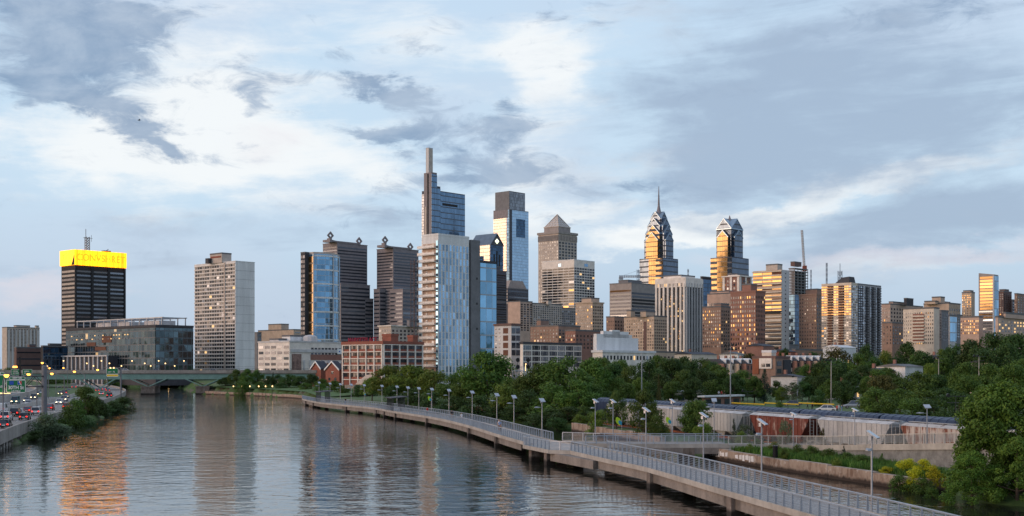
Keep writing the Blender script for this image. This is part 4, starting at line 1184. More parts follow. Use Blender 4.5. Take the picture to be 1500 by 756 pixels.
# --- right end of the skyline
A = block
A('pink_tan_ridge', 'pinkish tan apartment ridge with a flat stepped roofline behind the brown brick block', 1291, 1304, 1352, 446, 950, 'pink_tan', ('p', 4, 9, .45, .5, WARMW), ('p', 12, 9, .45, .5, DARKW), 500, [(1302, 1308, 1325, 443, 5), (1324, 1328, 1338, 438, 8, 'dark_grey')])
A('square_brick_block', 'square brown brick block with a slot down its middle at the right of the slabs', 1292.5, 1307, 1323, 473.5, 700, 'brown_brick', ('p', 3, 6, .3, .5, DARKW), ('p', 5, 6, .4, .5, DARKW), 505)
b = A('cream_recess_block', 'cream apartment block with a dark balcony recess in its sunlit face', 1323, 1368, 1376, 452, 720, 'cream', ('p', 14, 9, .35, .45, WARMW), None, 505)
b.bar('L', b.main, b.uL(1354), b.uL(1337), b.z(502), b.z(459), 'brick', 'balcony_recess', .12)
for j in range(9):
    z_ = b.z(502) + (b.z(459) - b.z(502)) * j / 9
    b.bar('L', b.main, b.uL(1354), b.uL(1337), z_, z_ + .9, 'cream', 'balcony', .9)
b = A('water_tank_block', 'tan block crowned by a rooftop room and a round water tank', 1353, 1390, 1407, 445, 850, 'tan', ('p', 10, 5, .4, .5, WARMW), ('p', 5, 7, .45, .5, DARKW), 500, [(1365, 1378, 1384, 436, 4), (1354, 1370, 1392, 442, 2)])
tk = MB()
uu, vv = b.uR(1390) + 6, 10
tk.loft([[(uu + q * math.cos(a), vv + q * math.sin(a), z_) for a in [i * math.pi / 6 for i in range(12)]] for q, z_ in ((3.4, b.h), (3.4, b.z(438)), (2.8, b.z(435.5)), (1.0, b.z(434)))])
b.part(tk, 'water_tank', 'brown_panel')
A('slate_block', 'slate grey apartment block with two tones beside the cream one', 1367, 1379, 1389.5, 456, 745, 'mid_grey', ('p', 4, 10, .45, .5, OFFW), ('p', 4, 10, .5, .5, DARKW), 500)
A('ice_blue_block', 'narrow ice blue glass block between grey apartment blocks', 1388, 1391, 1401, 463, 760, 'pale_grey', None, ('g', 'curtain_sky'), 500)
A('grey_end_block', 'low grey block with stacked balconies right of the ice blue glass', 1399, 1402, 1409, 462.5, 800, 'mid_grey', None, ('p', 2, 8, .7, .5, OFFW), 495)
A('slim_tan_tower', 'slim tan tower with rounded shoulders left of the golden tower', 1409, 1423, 1428, 429, 1000, 'tan', ('p', 6, 12, .4, .5, SUNSETW), None, 470, [(1411, 1421, 1426, 426.5, 3)])
A('low_tan_brick', 'low tan and brick block with lit windows in front of the slim tan tower', 1407, 1434, 1440, 465, 700, 'pink_tan', ('p', 10, 5, .5, .5, [('glass_sunset', .35), ('lit', .2), ('brick', .45)]), None, 490)
b = Bld('sunset_glass_tower', 'glass tower gilded by sunset far right with a slanted roof edge', 1433.6, 1456, 1462.5, 403, 850)
b.tier(b.main, 0, b.h, 'granite_light')
b.part(MB().loft([[(0, 0, b.h), (b.w, 0, b.h), (b.w, b.d, b.h), (0, b.d, b.h)], [(0, 0, b.z(402)), (b.w, 0, b.z(402)), (b.w, b.d, b.z(399)), (0, b.d, b.z(399))]]), 'roof', 'granite_light')
b.win('L', b.main, b.z(454), b.h - .5, 1, 11, .97, .72, [('glass_sunset', .9), ('lit', .1)], name='window_band', u0=.2, u1=b.d - .8)
b.win('L', b.main, b.z(488), b.z(454), 1, 8, .96, .5, [('glass_pale', .7), ('glass_sunset', .3)], name='window_band')
b.skin('R', b.main, 0, b.h - .5, 'curtain_sky', proud=.2)
b.part(MB().box(-1.2, 0, -.4, .5, 0, b.z(404)), 'corner_fin', 'pale_grey')
A('dark_brick_tower', 'dark brown tower with a lit window strip right of the golden tower', 1461, 1470, 1482, 427.5, 1000, 'dark_brick', ('p', 3, 14, .5, .5, WARMW), ('p', 4, 14, .4, .5, DARKW), 475, [(1464, 1472, 1478, 425, 4)])
A('plain_dark_slab', 'plain dark slab between two brown towers at the far right', 1480, 1483, 1492, 440, 1050, 'slate', None, ('b', 1, 8, .9, .4, OFFW), 475)
A('edge_brown_tower', 'brown tower cut by the right edge of the view', 1486, 1490, 1520, 431, 1000, 'brown_brick', ('p', 2, 10, .4, .5, DARKW), ('p', 8, 10, .4, .5, WARMW), 470)
A('low_pink_block', 'low pinkish block with rows of lit windows at the right end', 1458, 1462, 1530, 465, 650, 'pink_tan', None, ('p', 16, 4, .42, .5, [('glass_dark', .5), ('glass_sunset', .2), ('lit', .3)]), 487, [(1470, 1473, 1515, 459.5, 5)])
A('infill_block', 'low grey infill block behind the brick hotel and balcony tower', 1085, 1125, 1170, 505, 900, 'mid_grey', ('p', 8, 2, .5, .5, OFFW), ('p', 8, 2, .5, .5, OFFW), 520)
A('infill_block', 'low brown infill block under the stepped brick tower', 1160, 1165, 1205, 513, 700, 'brown_brick', None, ('p', 8, 2, .5, .5, OFFW), 528)
A('infill_block', 'low tan infill block behind the trees left of the white fin tower', 925, 930, 1010, 516, 700, 'tan', None, ('p', 14, 2, .4, .5, OFFW), 530)
for kb, lst in list(BUDGET.items()):
    if isinstance(lst, list) and lst[1]:
        mb, mts, own = lst[1]
        tag(mb.build('further_' + kb[1] + 's', mts, own.root), kind='stuff')
# --- cranes and antennas on the skyline
def lattice(mb, p, q, s, n, r):
    p, q = Vector(p), Vector(q); d = (q - p).normalized(); a = d.orthogonal().normalized() * s; c = d.cross(a.normalized()) * s
    cs_ = [a + c, a - c, -a - c, -a + c]
    for o in cs_: mb.tube(p + o, q + o, r, 4)
    for k_ in range(n):
        u, v_ = p.lerp(q, k_ / n), p.lerp(q, (k_ + 1) / n)
        for i in range(4):
            mb.tube(u + cs_[i], v_ + cs_[(i + 1) % 4], r * .7, 4)
p = ray(935, 1220, 2)
cr = empty('tower_crane', p, 0, 'grey tower crane with a level jib behind the brown banded office block', 'crane')
mb = MB(); lattice(mb, (0, 0, 0), (0, 0, zat(395, 1220) - 2), 1.0, 24, .25); mb.build('mast', 'steel', cr)
zj = zat(405, 1220) - 2
mb = MB(); lattice(mb, (3, 0, zj), (-19, 2, zj), .8, 10, .25); mb.tube((3, 0, zj), (34, -3, zj - .5), .5, 4).box(-19, -15, -1, 4, zj - 3, zj - .5); mb.tube((0, 0, zj + 6), (-18, 2, zj), .15, 4); mb.build('jib', 'steel', cr)
p = ray(1178, 1330, 2)
cr = empty('luffing_crane', p, 0, 'red and white crane with a steep raised jib over the unfinished tower', 'crane')
zk = zat(392, 1330) - 2
mb = MB(); lattice(mb, (0, 0, 0), (0, 0, zk), 1.1, 30, .3); mb.box(-1.5, 2.5, -2, 2, zk - 4, zk + 2); mb.build('mast', 'tile_red', cr)
mb = MB(); lattice(mb, (0, 0, zk + 2), (-2.5, 0, zat(337, 1330) - 2), .8, 14, .3); mb.build('jib', 'pale_grey', cr)
for px, y0, D_, hh_ in ((1211, 385, 1000, 0), (1230.5, 386, 1000, 1), (1188, 395, 1350, 0), (1008, 394, 1200, 0)):
    t_ = empty('antenna_mast', ray(px, D_, 2), 0, {1211: 'thin single antenna mast left of the dark peaked roof room', 1230.5: 'stout lattice antenna rising behind the dark peaked roof room', 1188: 'thin hoist mast along the unfinished tower', 1008: 'thin roof mast above the white fin tower'}[px], 'antenna')
    mb = MB()
    zt_ = zat(y0, D_) - 2
    if hh_: lattice(mb, (0, 0, 0), (0, 0, zt_ - 6), 1.2, 20, .3); mb.tube((0, 0, zt_ - 6), (0, 0, zt_), .3, 4)
    else: lattice(mb, (0, 0, 0), (0, 0, zt_), .45, 24, .16)
    mb.build('mast', 'steel', t_)
# ---------------------------------------------------------------- trees
def leaf_cloud(rng, centres, radii, n_each, size, flat=.8):
    """small leaf faces scattered in the outer part of many clumps"""
    V, Fc = [], []
    o = 0
    for c, r, n in zip(centres, radii, n_each):
        d = rng.normal(size=(n, 3)); d /= np.linalg.norm(d, axis=1)[:, None]
        rad = r * (0.45 + .62 * rng.random(n) ** .6)
        p = np.asarray(c) + d * rad[:, None] * np.array([1, 1, flat])
        nr = d + rng.normal(size=(n, 3)) * .55 + np.array([0, 0, .35])
        nr /= np.linalg.norm(nr, axis=1)[:, None]
        a = np.cross(nr, rng.normal(size=(n, 3))); a /= np.linalg.norm(a, axis=1)[:, None]
        b2 = np.cross(nr, a)
        s = size * (.55 + .9 * rng.random(n))[:, None]
        q = np.stack([p - a * s, p - b2 * s * .6 + nr * s * .15, p + a * s, p + b2 * s * .6 + nr * s * .15], 1)
        V.append(q.reshape(-1, 3))
        Fc.append((np.arange(n)[:, None] * 4 + np.arange(4)[None, :]) + o)
        o += 4 * n
    return np.concatenate(V), np.concatenate(Fc)
def leaf_mesh(name, V, Fc, mat):
    me = bpy.data.meshes.new(name)
    me.vertices.add(len(V)); me.vertices.foreach_set('co', V.astype(np.float32).ravel())
    me.loops.add(Fc.size); me.loops.foreach_set('vertex_index', Fc.astype(np.int32).ravel())
    me.polygons.add(len(Fc)); me.polygons.foreach_set('loop_start', np.arange(0, Fc.size, 4, dtype=np.int32))
    me.polygons.foreach_set('loop_total', np.full(len(Fc), 4, np.int32))
    me.update(calc_edges=True)
    me.materials.append(MATS[mat])
    return me
TREES = {}
def tree_kind(key, shape, seed, clumps, leaves, size):
    """unit tree: height 1, crown radius 0.5; shape round / tall / cone / bush / loose"""
    rng = np.random.default_rng(seed)
    C, Rr = [], []
    for i in range(clumps):
        t_ = rng.random()
        a = rng.random() * 2 * math.pi
        if shape == 'cone':
            z = .12 + .86 * t_; rr = .5 * (1 - t_) ** .8 * (.55 + .45 * rng.random()); r = .07 + .09 * (1 - t_)
        elif shape == 'bush':
            z = .10 + .78 * t_; rr = .42 * math.sqrt(max(0, 1 - (t_ * .95) ** 2)) * rng.random() ** .45; r = .12 + .10 * rng.random()
        elif shape == 'tall':
            z = .22 + .70 * t_; rr = .40 * (math.sin(math.pi * min(1, t_ * .8 + .2)) ** .7) * rng.random() ** .45; r = .06 + .09 * rng.random()
        elif shape == 'old':
            z = .08 + .86 * t_ ** .9; rr = .47 * math.sqrt(max(0, 1 - t_ ** 1.9)) * (.55 + .45 * rng.random() ** .5) * (1 + .22 * math.sin(3 * a + 2) + .14 * math.sin(7 * t_ + a)); r = .06 + .06 * rng.random()
        elif shape == 'loose':
            z = .18 + .72 * t_; rr = .44 * (math.sin(math.pi * (t_ * .8 + .15)) ** .8) * rng.random() ** .35; r = .05 + .07 * rng.random()
        else:
            z = .26 + .62 * t_; rr = .41 * (math.sin(math.pi * (t_ * .72 + .26)) ** .6) * rng.random() ** .4; r = .065 + .095 * rng.random()
        C.append((rr * math.cos(a), rr * math.sin(a), z)); Rr.append(r)
    wts = np.array(Rr) ** 2; wts /= wts.sum()
    n_each = np.maximum(8, (wts * leaves)).astype(int)
    V, Fc = leaf_cloud(rng, C, Rr, n_each, size)
    tb = MB()
    top = .5 if shape in ('bush',) else (.95 if shape == 'cone' else .55)
    tb.tube((0, 0, 0), (.01, .005, top * .6), .028, 7, .018).tube((.01, .005, top * .6), (0, 0, top), .018, 6, .008)
    order = sorted(range(clumps), key=lambda i: -Rr[i])[:12]
    for i in order:
        c = Vector(C[i]); z0 = min(top * .85, max(.1, c.z * .62))
        tb.tube((.006, .003, z0), c, .011, 5, .004)
    TREES[key] = (V, Fc, tb.mesh('trunk'))
    TREES[key][2].materials.append(MATS['bark'])
for i in range(5):
    tree_kind('round%d' % i, 'round', 10 + i, 62, 6400, .021)
for i in range(4):
    tree_kind('tall%d' % i, 'tall', 30 + i, 60, 6000, .019)
for i in range(4):
    tree_kind('bush%d' % i, 'bush', 50 + i, 34, 3600, .026)
for i in range(2):
    tree_kind('cone%d' % i, 'cone', 70 + i, 70, 5200, .017)
for i in range(3):
    tree_kind('loose%d' % i, 'loose', 80 + i, 44, 2400, .019)
tree_kind('big', 'old', 99, 190, 44000, .0135)
tree_kind('bigbush', 'old', 98, 90, 14000, .015)
CM = {}
def tree(key, mat, px, ytop, Y, wpx, label, group=None, name='tree', z=None, cat='tree'):
    p = ray(px, Y)
    zb = float(ground_z(p.x, p.y)) if z is None else z
    zb = max(zb, -.4)
    h = zat(ytop, Y) - zb
    wd = wpx * Y / F
    t_ = empty(name, (p.x, p.y, zb - .1), random.random() * 6.28, label, cat, group)
    k = (key, mat)
    if k not in CM:
        CM[k] = leaf_mesh('crown', TREES[key][0], TREES[key][1], mat)
    t_.scale = (wd, wd, h)
    link('trunk', TREES[key][2], t_)
    link('crown', CM[k], t_)
    return t_
def pick(*ks): return random.choice(ks)
RD = ['round%d' % i for i in range(5)]; TL = ['tall%d' % i for i in range(4)]; BS = ['bush%d' % i for i in range(4)]; LS = ['loose%d' % i for i in range(3)]
# river bank behind the boardwalk
L0 = 'dark green broadleaf tree in the dense riverbank row behind the boardwalk'
G0 = 'riverbank trees behind the boardwalk'
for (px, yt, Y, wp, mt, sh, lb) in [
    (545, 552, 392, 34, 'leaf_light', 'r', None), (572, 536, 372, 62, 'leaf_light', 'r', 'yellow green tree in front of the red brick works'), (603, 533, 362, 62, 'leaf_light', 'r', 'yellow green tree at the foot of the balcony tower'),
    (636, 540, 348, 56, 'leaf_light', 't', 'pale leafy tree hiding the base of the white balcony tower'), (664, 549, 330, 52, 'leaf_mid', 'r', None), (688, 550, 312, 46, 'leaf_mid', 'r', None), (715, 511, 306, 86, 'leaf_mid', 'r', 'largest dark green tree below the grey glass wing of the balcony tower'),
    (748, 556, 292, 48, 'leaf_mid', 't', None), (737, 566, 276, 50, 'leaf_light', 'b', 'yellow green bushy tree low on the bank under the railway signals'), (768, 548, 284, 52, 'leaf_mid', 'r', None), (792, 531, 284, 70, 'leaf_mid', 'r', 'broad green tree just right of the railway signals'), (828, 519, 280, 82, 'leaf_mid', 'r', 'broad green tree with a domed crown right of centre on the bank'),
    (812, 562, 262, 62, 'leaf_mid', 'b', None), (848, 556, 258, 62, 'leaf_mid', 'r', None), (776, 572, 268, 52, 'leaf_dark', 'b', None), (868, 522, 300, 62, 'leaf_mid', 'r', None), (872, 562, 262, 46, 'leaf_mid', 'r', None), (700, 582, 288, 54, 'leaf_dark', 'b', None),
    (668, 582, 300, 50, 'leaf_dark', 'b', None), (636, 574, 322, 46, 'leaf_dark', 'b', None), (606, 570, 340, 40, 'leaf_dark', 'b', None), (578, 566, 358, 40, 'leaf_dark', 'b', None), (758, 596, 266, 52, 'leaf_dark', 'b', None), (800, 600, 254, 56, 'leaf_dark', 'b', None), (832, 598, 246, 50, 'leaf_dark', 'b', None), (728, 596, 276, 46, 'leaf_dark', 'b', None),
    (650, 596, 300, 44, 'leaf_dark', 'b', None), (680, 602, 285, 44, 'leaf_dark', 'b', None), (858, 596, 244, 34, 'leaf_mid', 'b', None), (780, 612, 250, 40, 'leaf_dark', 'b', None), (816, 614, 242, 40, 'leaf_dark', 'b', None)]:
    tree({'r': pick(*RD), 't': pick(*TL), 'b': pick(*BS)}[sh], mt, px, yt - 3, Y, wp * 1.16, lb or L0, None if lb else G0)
# park and railway trees in the middle
L1 = 'green tree in the park belt between the railway and the city blocks'
G1 = 'park trees beyond the railway'
for (px, yt, Y, wp, mt, sh, lb) in [
    (895, 527, 345, 52, 'leaf_dark', 'r', None), (922, 533, 335, 46, 'leaf_mid', 'r', None), (950, 524, 370, 52, 'leaf_dark', 'r', None), (982, 520, 380, 56, 'leaf_dark', 'r', None), (1012, 524, 390, 52, 'leaf_dark', 'r', None), (905, 552, 300, 46, 'leaf_mid', 'r', None), (938, 550, 310, 46, 'leaf_light', 'r', None),
    (968, 545, 330, 52, 'leaf_dark', 'r', None), (1000, 540, 340, 52, 'leaf_mid', 'r', None), (1032, 537, 345, 50, 'leaf_dark', 'r', None), (1060, 536, 350, 56, 'leaf_mid', 'r', None), (1088, 540, 345, 50, 'leaf_mid', 'r', None), (965, 548, 300, 10, 'leaf_ochre', 'c', 'thin brownish conifer left of the flat roofed pavilion'), (1045, 528, 420, 40, 'leaf_dark', 'r', None),
    (880, 540, 320, 46, 'leaf_mid', 'r', None), (1120, 541, 330, 26, 'leaf_fir', 'c', 'dark conifer in front of the brown modern house'), (1138, 556, 340, 26, 'leaf_dark', 'r', None), (1160, 557, 320, 42, 'leaf_grey', 'l', 'pale loose leaved tree right of the dark conifer'), (1145, 565, 325, 24, 'leaf_light', 'r', None),
    (1198, 570, 300, 28, 'leaf_dark', 'b', 'round dark bush by the ball field fence'), (1185, 548, 350, 36, 'leaf_dark', 'r', None), (1205, 545, 345, 40, 'leaf_dark', 'r', None), (1230, 528, 360, 60, 'leaf_dark', 'r', None), (1222, 507, 470, 66, 'leaf_ochre', 'b', 'olive brown tree with a flat crown behind the tall pale pole'),
    (1258, 515, 430, 40, 'leaf_mid', 'r', None), (1250, 540, 350, 44, 'leaf_dark', 'r', None), (1240, 572, 300, 34, 'leaf_dark', 'b', None), (1275, 548, 330, 40, 'leaf_mid', 't', None), (1142, 587, 240, 20, 'leaf_mid', 'b', 'low clipped green bush in front of the yellow capped fence'), (1096, 514, 520, 44, 'leaf_ochre', 'r', 'reddish olive tree among the rowhouse roofs below the brick hotel'), (1128, 518, 520, 34, 'leaf_dark', 'r', None),
    (1150, 508, 560, 32, 'leaf_dark', 'r', 'dark round tree under the gold lit balcony tower'), (1222, 523, 440, 66, 'leaf_dark', 'b', None), (1205, 534, 430, 50, 'leaf_mid', 'b', None), (1190, 512, 560, 26, 'leaf_dark', 'r', 'small dark round tree under the stepped brick tower'), (885, 518, 360, 50, 'leaf_mid', 'r', None), (908, 522, 380, 44, 'leaf_mid', 'r', None), (965, 516, 420, 44, 'leaf_mid', 'r', None), (1000, 518, 430, 44, 'leaf_dark', 'r', None), (1030, 521, 430, 40, 'leaf_mid', 'r', None), (1050, 532, 370, 46, 'leaf_mid', 'r', None), (1075, 545, 325, 44, 'leaf_dark', 'r', None), (1105, 548, 330, 40, 'leaf_mid', 'r', None), (1015, 552, 315, 44, 'leaf_dark', 'r', None), (985, 555, 318, 40, 'leaf_mid', 'r', None), (955, 558, 305, 40, 'leaf_dark', 'b', None), (1045, 553, 322, 42, 'leaf_mid', 'r', None), (920, 560, 290, 46, 'leaf_mid', 'b', None), (890, 572, 262, 40, 'leaf_dark', 'b', None), (1180, 532, 430, 30, 'leaf_mid', 'r', None), (1200, 527, 430, 34, 'leaf_dark', 'r', None), (1175, 556, 345, 34, 'leaf_dark', 'r', None), (1215, 552, 320, 34, 'leaf_mid', 'r', None), (1265, 532, 380, 44, 'leaf_dark', 'r', None), (1285, 538, 340, 44, 'leaf_mid', 'r', None), (1235, 553, 300, 40, 'leaf_dark', 'r', None), (1170, 535, 440, 26, 'leaf_grey', 'r', None), (860, 532, 340, 40, 'leaf_mid', 'r', None), (1075, 520, 500, 40, 'leaf_ochre', 'r', None)]:
    tree({'r': pick(*RD), 't': pick(*TL), 'b': pick(*BS), 'c': pick('cone0', 'cone1'), 'l': pick(*LS)}[sh], mt, px, yt, Y, wp, lb or L1, None if lb else G1)
# wooded rise on the right
L2 = 'green tree in the wooded rise on the right below the skyline'
G2 = 'trees of the wooded rise'
for (px, yt, Y, wp, mt, sh, lb) in [
    (1280, 520, 420, 44, 'leaf_dark', 'r', None), (1300, 535, 380, 44, 'leaf_mid', 'r', None), (1312, 520, 440, 40, 'leaf_dark', 'r', None), (1330, 497, 470, 44, 'leaf_dark', 'r', 'dark rounded tree below the cream balcony recess block'), (1352, 510, 430, 50, 'leaf_dark', 'r', None), (1318, 550, 320, 60, 'leaf_mid', 'r', None), (1292, 545, 300, 54, 'leaf_ochre', 'r', 'tree with yellow brown tips behind the freight cars'),
    (1345, 540, 300, 66, 'leaf_mid', 'r', None), (1375, 545, 320, 50, 'leaf_dark', 'r', None), (1378, 520, 400, 40, 'leaf_mid', 'r', None), (1285, 566, 255, 56, 'leaf_mid', 'b', None), (1318, 566, 250, 64, 'leaf_mid', 'r', None), (1352, 568, 245, 60, 'leaf_mid', 'b', None), (1385, 566, 250, 54, 'leaf_dark', 'r', None), (1270, 574, 262, 40, 'leaf_light', 'b', None),
    (1400, 500, 420, 50, 'leaf_dark', 'r', None), (1425, 492, 400, 60, 'leaf_dark', 'r', None), (1455, 484, 390, 76, 'leaf_dark', 'r', 'tallest dark tree on the rise below the golden tower'), (1490, 482, 385, 70, 'leaf_dark', 'r', None), (1475, 500, 340, 60, 'leaf_dark', 'r', None), (1440, 510, 340, 60, 'leaf_dark', 'r', None), (1412, 526, 310, 50, 'leaf_mid', 'r', None), (1415, 545, 270, 56, 'leaf_mid', 'r', None),
    (1450, 530, 280, 60, 'leaf_mid', 'r', None), (1482, 528, 270, 60, 'leaf_mid', 'r', None), (1440, 560, 230, 60, 'leaf_mid', 'r', None), (1475, 556, 220, 60, 'leaf_mid', 'r', None), (1498, 520, 300, 50, 'leaf_mid', 'r', None), (1405, 572, 235, 50, 'leaf_dark', 'b', None), (1335, 582, 225, 50, 'leaf_mid', 'b', None), (1300, 584, 228, 46, 'leaf_mid', 'b', None), (1368, 584, 222, 50, 'leaf_dark', 'b', None),
    (1395, 516, 430, 36, 'leaf_mid', 'r', None), (1365, 528, 350, 36, 'leaf_light', 'r', None), (1296, 510, 500, 30, 'leaf_light', 'r', None), (1382, 508, 480, 34, 'leaf_light', 'r', None), (1340, 516, 440, 30, 'leaf_mid', 'r', None), (1270, 500, 520, 30, 'leaf_dark', 'r', None)]:
    tree({'r': pick(*RD), 't': pick(*TL), 'b': pick(*BS)}[sh], mt, px, yt, Y, wp, lb or L2, None if lb else G2)
# near right bank
tree('big', 'leaf_fresh', 1468, 558, 113, 148, 'big leafy tree overhanging the water at the right edge', z=.6)
tree('bigbush', 'leaf_fresh', 1424, 660, 109, 84, 'lower leafy growth at the foot of the big right hand tree', z=0, name='shrub', cat='shrub')
tree('bigbush', 'leaf_fresh', 1490, 640, 108, 104, 'dense undergrowth right of the big tree trunk at the edge of the view', z=0, name='shrub', cat='shrub')
for (px, yt, Y, wp, key, mt, lb) in [
    (944, 570, 200, 62, 'tall1', 'leaf_mid', 'bushy young tree behind the first leaf shaped sign'), (1020, 580, 183, 62, 'round2', 'leaf_mid', 'bushy young tree in front of the pale hopper car'), (903, 571, 218, 44, 'tall2', 'leaf_mid', 'leafy young tree at the left end of the freight train'), (1030, 618, 180, 40, 'bush1', 'leaf_light', 'low spreading olive shrub below the pale hopper car'),
    (965, 606, 195, 34, 'bush2', 'leaf_mid', 'low green shrub between two young trees by the sea wall'), (1090, 617, 171, 34, 'loose0', 'leaf_grey', 'sparse sapling at the end of the footbridge railing'), (1075, 612, 174, 12, 'cone1', 'leaf_fir', 'small dark sapling beside the rusty hopper car'), (1150, 611, 163, 30, 'loose1', 'leaf_grey', 'sparse sapling in front of the rusty red hopper car'), (1086, 630, 168, 20, 'bush0', 'leaf_light', 'small light green shrub at the footbridge end'),
    (1205, 625, 160, 14, 'loose2', 'leaf_ochre', 'thin yellowish sapling between two hopper cars'), (1292, 663, 138, 14, 'cone0', 'leaf_mid', 'slim sapling against the grey retaining wall'), (1236, 652, 146, 10, 'cone1', 'leaf_fir', 'tiny conifer sapling against the grey retaining wall'), (876, 600, 224, 40, 'bush3', 'leaf_light', 'pale bush on the sea wall by the first lamp'), (850, 606, 238, 26, 'bush1', 'leaf_light', 'yellowish bush at the left end of the sea wall')]:
    tree(key, mt, px, yt, Y, wp, lb, name='tree' if wp > 40 and yt < 600 else 'shrub', cat='tree' if wp > 40 and yt < 600 else 'shrub')
for (px, yt, Y, wp, lb) in [(1300, 683, 127, 30, 'round yellow green shrub nearest the lamp on the sea wall bed'), (1328, 671, 126, 40, 'tall yellow shrub in the middle of the planting bed'), (1352, 672, 124, 36, 'yellow shrub right of the tallest one in the planting bed'), (1340, 684, 121, 40, 'low yellow shrub in front of the planting bed'), (1372, 680, 119, 36, 'yellow green shrub touching the big tree')]:
    tree(pick(*BS), 'leaf_yellow', px, yt - 1, Y, wp * .95, lb, name='shrub', cat='shrub')
for (px, yt, Y, wp) in [(1318, 694, 121, 40), (1350, 696, 118, 44), (1366, 712, 114, 26), (1278, 682, 130, 26)]:
    tree(pick(*BS), 'leaf_mid', px, yt, Y, wp, 'low green shrub filling the bed on top of the sea wall', 'green bed shrubs', name='shrub', cat='shrub')
# left bank
for (px, yt, Y, wp, key, mt, lb) in [
    (66, 603, 212, 56, 'bush0', 'leaf_grey', 'grey green bush at the water below the thick gantry post'), (84, 620, 214, 50, 'bush1', 'leaf_grey', 'low grey green bush trailing in the water nearest the viaduct'), (102, 592, 250, 46, 'bush2', 'leaf_mid', 'green bush between the gantry post and the tall bank tree'), (126, 564, 278, 52, 'tall0', 'leaf_mid', 'tallest tree on the left bank beside the highway'),
    (140, 580, 290, 46, 'round1', 'leaf_dark', 'dark broad tree right of the tallest left bank tree'), (150, 592, 310, 44, 'bush3', 'leaf_dark', 'dark bush halfway along the left bank'), (165, 586, 330, 40, 'bush0', 'leaf_dark', 'dark bush under the yellow and green road sign'), (183, 580, 352, 34, 'bush1', 'leaf_dark', 'last round bush at the tip of the left bank'), (118, 606, 262, 44, 'bush2', 'leaf_dark', 'low dark bush at the water under the tallest left bank tree'), (52, 630, 205, 30, 'bush3', 'leaf_dark', 'dark bush in the shade beside the viaduct legs'), (172, 598, 336, 34, 'bush2', 'leaf_dark', 'low bush dipping into the river near the bank tip'), (112, 585, 272, 36, 'bush3', 'leaf_mid', 'leafy bush hiding the highway left of the tallest bank tree')]:
    tree(key, mt, px, yt, Y, wp, lb, z=-.2)
# park trees by the far bank and beyond the bridge
for (px, yt, Y, wp, mt, sh) in [(346, 541, 560, 30, 'leaf_mid', 't'), (362, 540, 555, 28, 'leaf_mid', 't'), (377, 541, 560, 28, 'leaf_mid', 't'), (330, 551, 575, 26, 'leaf_dark', 'r'), (395, 549, 555, 24, 'leaf_dark', 'r'), (408, 548, 560, 22, 'leaf_dark', 't'), (423, 546, 545, 30, 'leaf_dark', 'r'), (438, 549, 540, 30, 'leaf_dark', 'r'), (456, 546, 530, 28, 'leaf_dark', 'r'), (472, 553, 500, 24, 'leaf_mid', 'r'), (490, 556, 480, 26, 'leaf_mid', 'r'), (355, 556, 545, 26, 'leaf_mid', 'b'), (385, 558, 545, 26, 'leaf_mid', 'b'), (412, 560, 540, 24, 'leaf_dark', 'b'), (448, 560, 520, 26, 'leaf_mid', 'b'), (470, 561, 490, 22, 'leaf_mid', 'b'), (502, 563, 460, 26, 'leaf_mid', 'b'), (525, 562, 430, 22, 'leaf_dark', 'b'), (400, 545, 575, 8, 'leaf_fir', 'c')]:
    tree({'r': pick(*RD), 't': pick(*TL), 'b': pick(*BS), 'c': 'cone0'}[sh], mt, px, yt, Y, wp, 'green tree in the riverside park beyond the far end of the boardwalk', 'riverside park trees')
for (px, yt, Y, wp) in [(255, 553, 800, 24), (272, 552, 810, 24), (288, 553, 800, 22), (236, 554, 820, 22), (220, 555, 840, 20), (200, 554, 850, 22), (310, 554, 780, 24), (165, 556, 700, 24), (175, 553, 800, 22), (242, 557, 790, 20), (300, 558, 760, 20), (80, 556, 640, 26), (95, 557, 660, 22), (10, 541, 820, 24), (150, 555, 760, 24)]:
    tree(pick(*BS), 'leaf_mid', px, yt - 3, Y, wp * 1.4, 'dark tree beyond the green steel bridge', 'trees beyond the bridge')

for (px, yt, Y, wp, mt) in [(1110, 641, 164, 22, 'leaf_mid'), (1135, 645, 158, 24, 'leaf_light'), (1165, 649, 153, 26, 'leaf_mid'), (1190, 651, 148, 26, 'leaf_mid'), (1215, 655, 146, 28, 'leaf_mid'), (1240, 661, 142, 28, 'leaf_mid'), (1262, 664, 138, 30, 'leaf_mid'), (1150, 655, 148, 20, 'leaf_light'), (1225, 668, 135, 22, 'leaf_light'), (1100, 648, 158, 18, 'leaf_light')]:
    tree(pick(*BS), mt, px, yt, Y, wp, 'low weedy green shrub on the grass strip above the sea wall', 'weeds on the grass strip', name='shrub', cat='shrub')
# ---------------------------------------------------------------- smooth lines
def smooth(pts, n=6):
    pts = [Vector((*p, 0)) if len(p) == 2 else Vector(p) for p in pts]
    out = []
    for i in range(len(pts) - 1):
        p0, p1, p2, p3 = pts[max(0, i - 1)], pts[i], pts[i + 1], pts[min(len(pts) - 1, i + 2)]
        for k_ in range(n):
            t_ = k_ / n
            out.append(.5 * ((2 * p1) + (p2 - p0) * t_ + (2 * p0 - 5 * p1 + 4 * p2 - p3) * t_ * t_ + (3 * p1 - p0 - 3 * p2 + p3) * t_ ** 3))
    out.append(pts[-1])
    return out
def offset(pts, d):
    o = []
    for i, p in enumerate(pts):
        a, c = pts[max(0, i - 1)], pts[min(len(pts) - 1, i + 1)]
        t_ = (c - a); n_ = Vector((t_.y, -t_.x, 0)).normalized()
        o.append(p + n_ * d)
    return o
def cumlen(pts):
    L_ = [0]
    for a, c in zip(pts[:-1], pts[1:]): L_.append(L_[-1] + (c - a).length)
    return L_
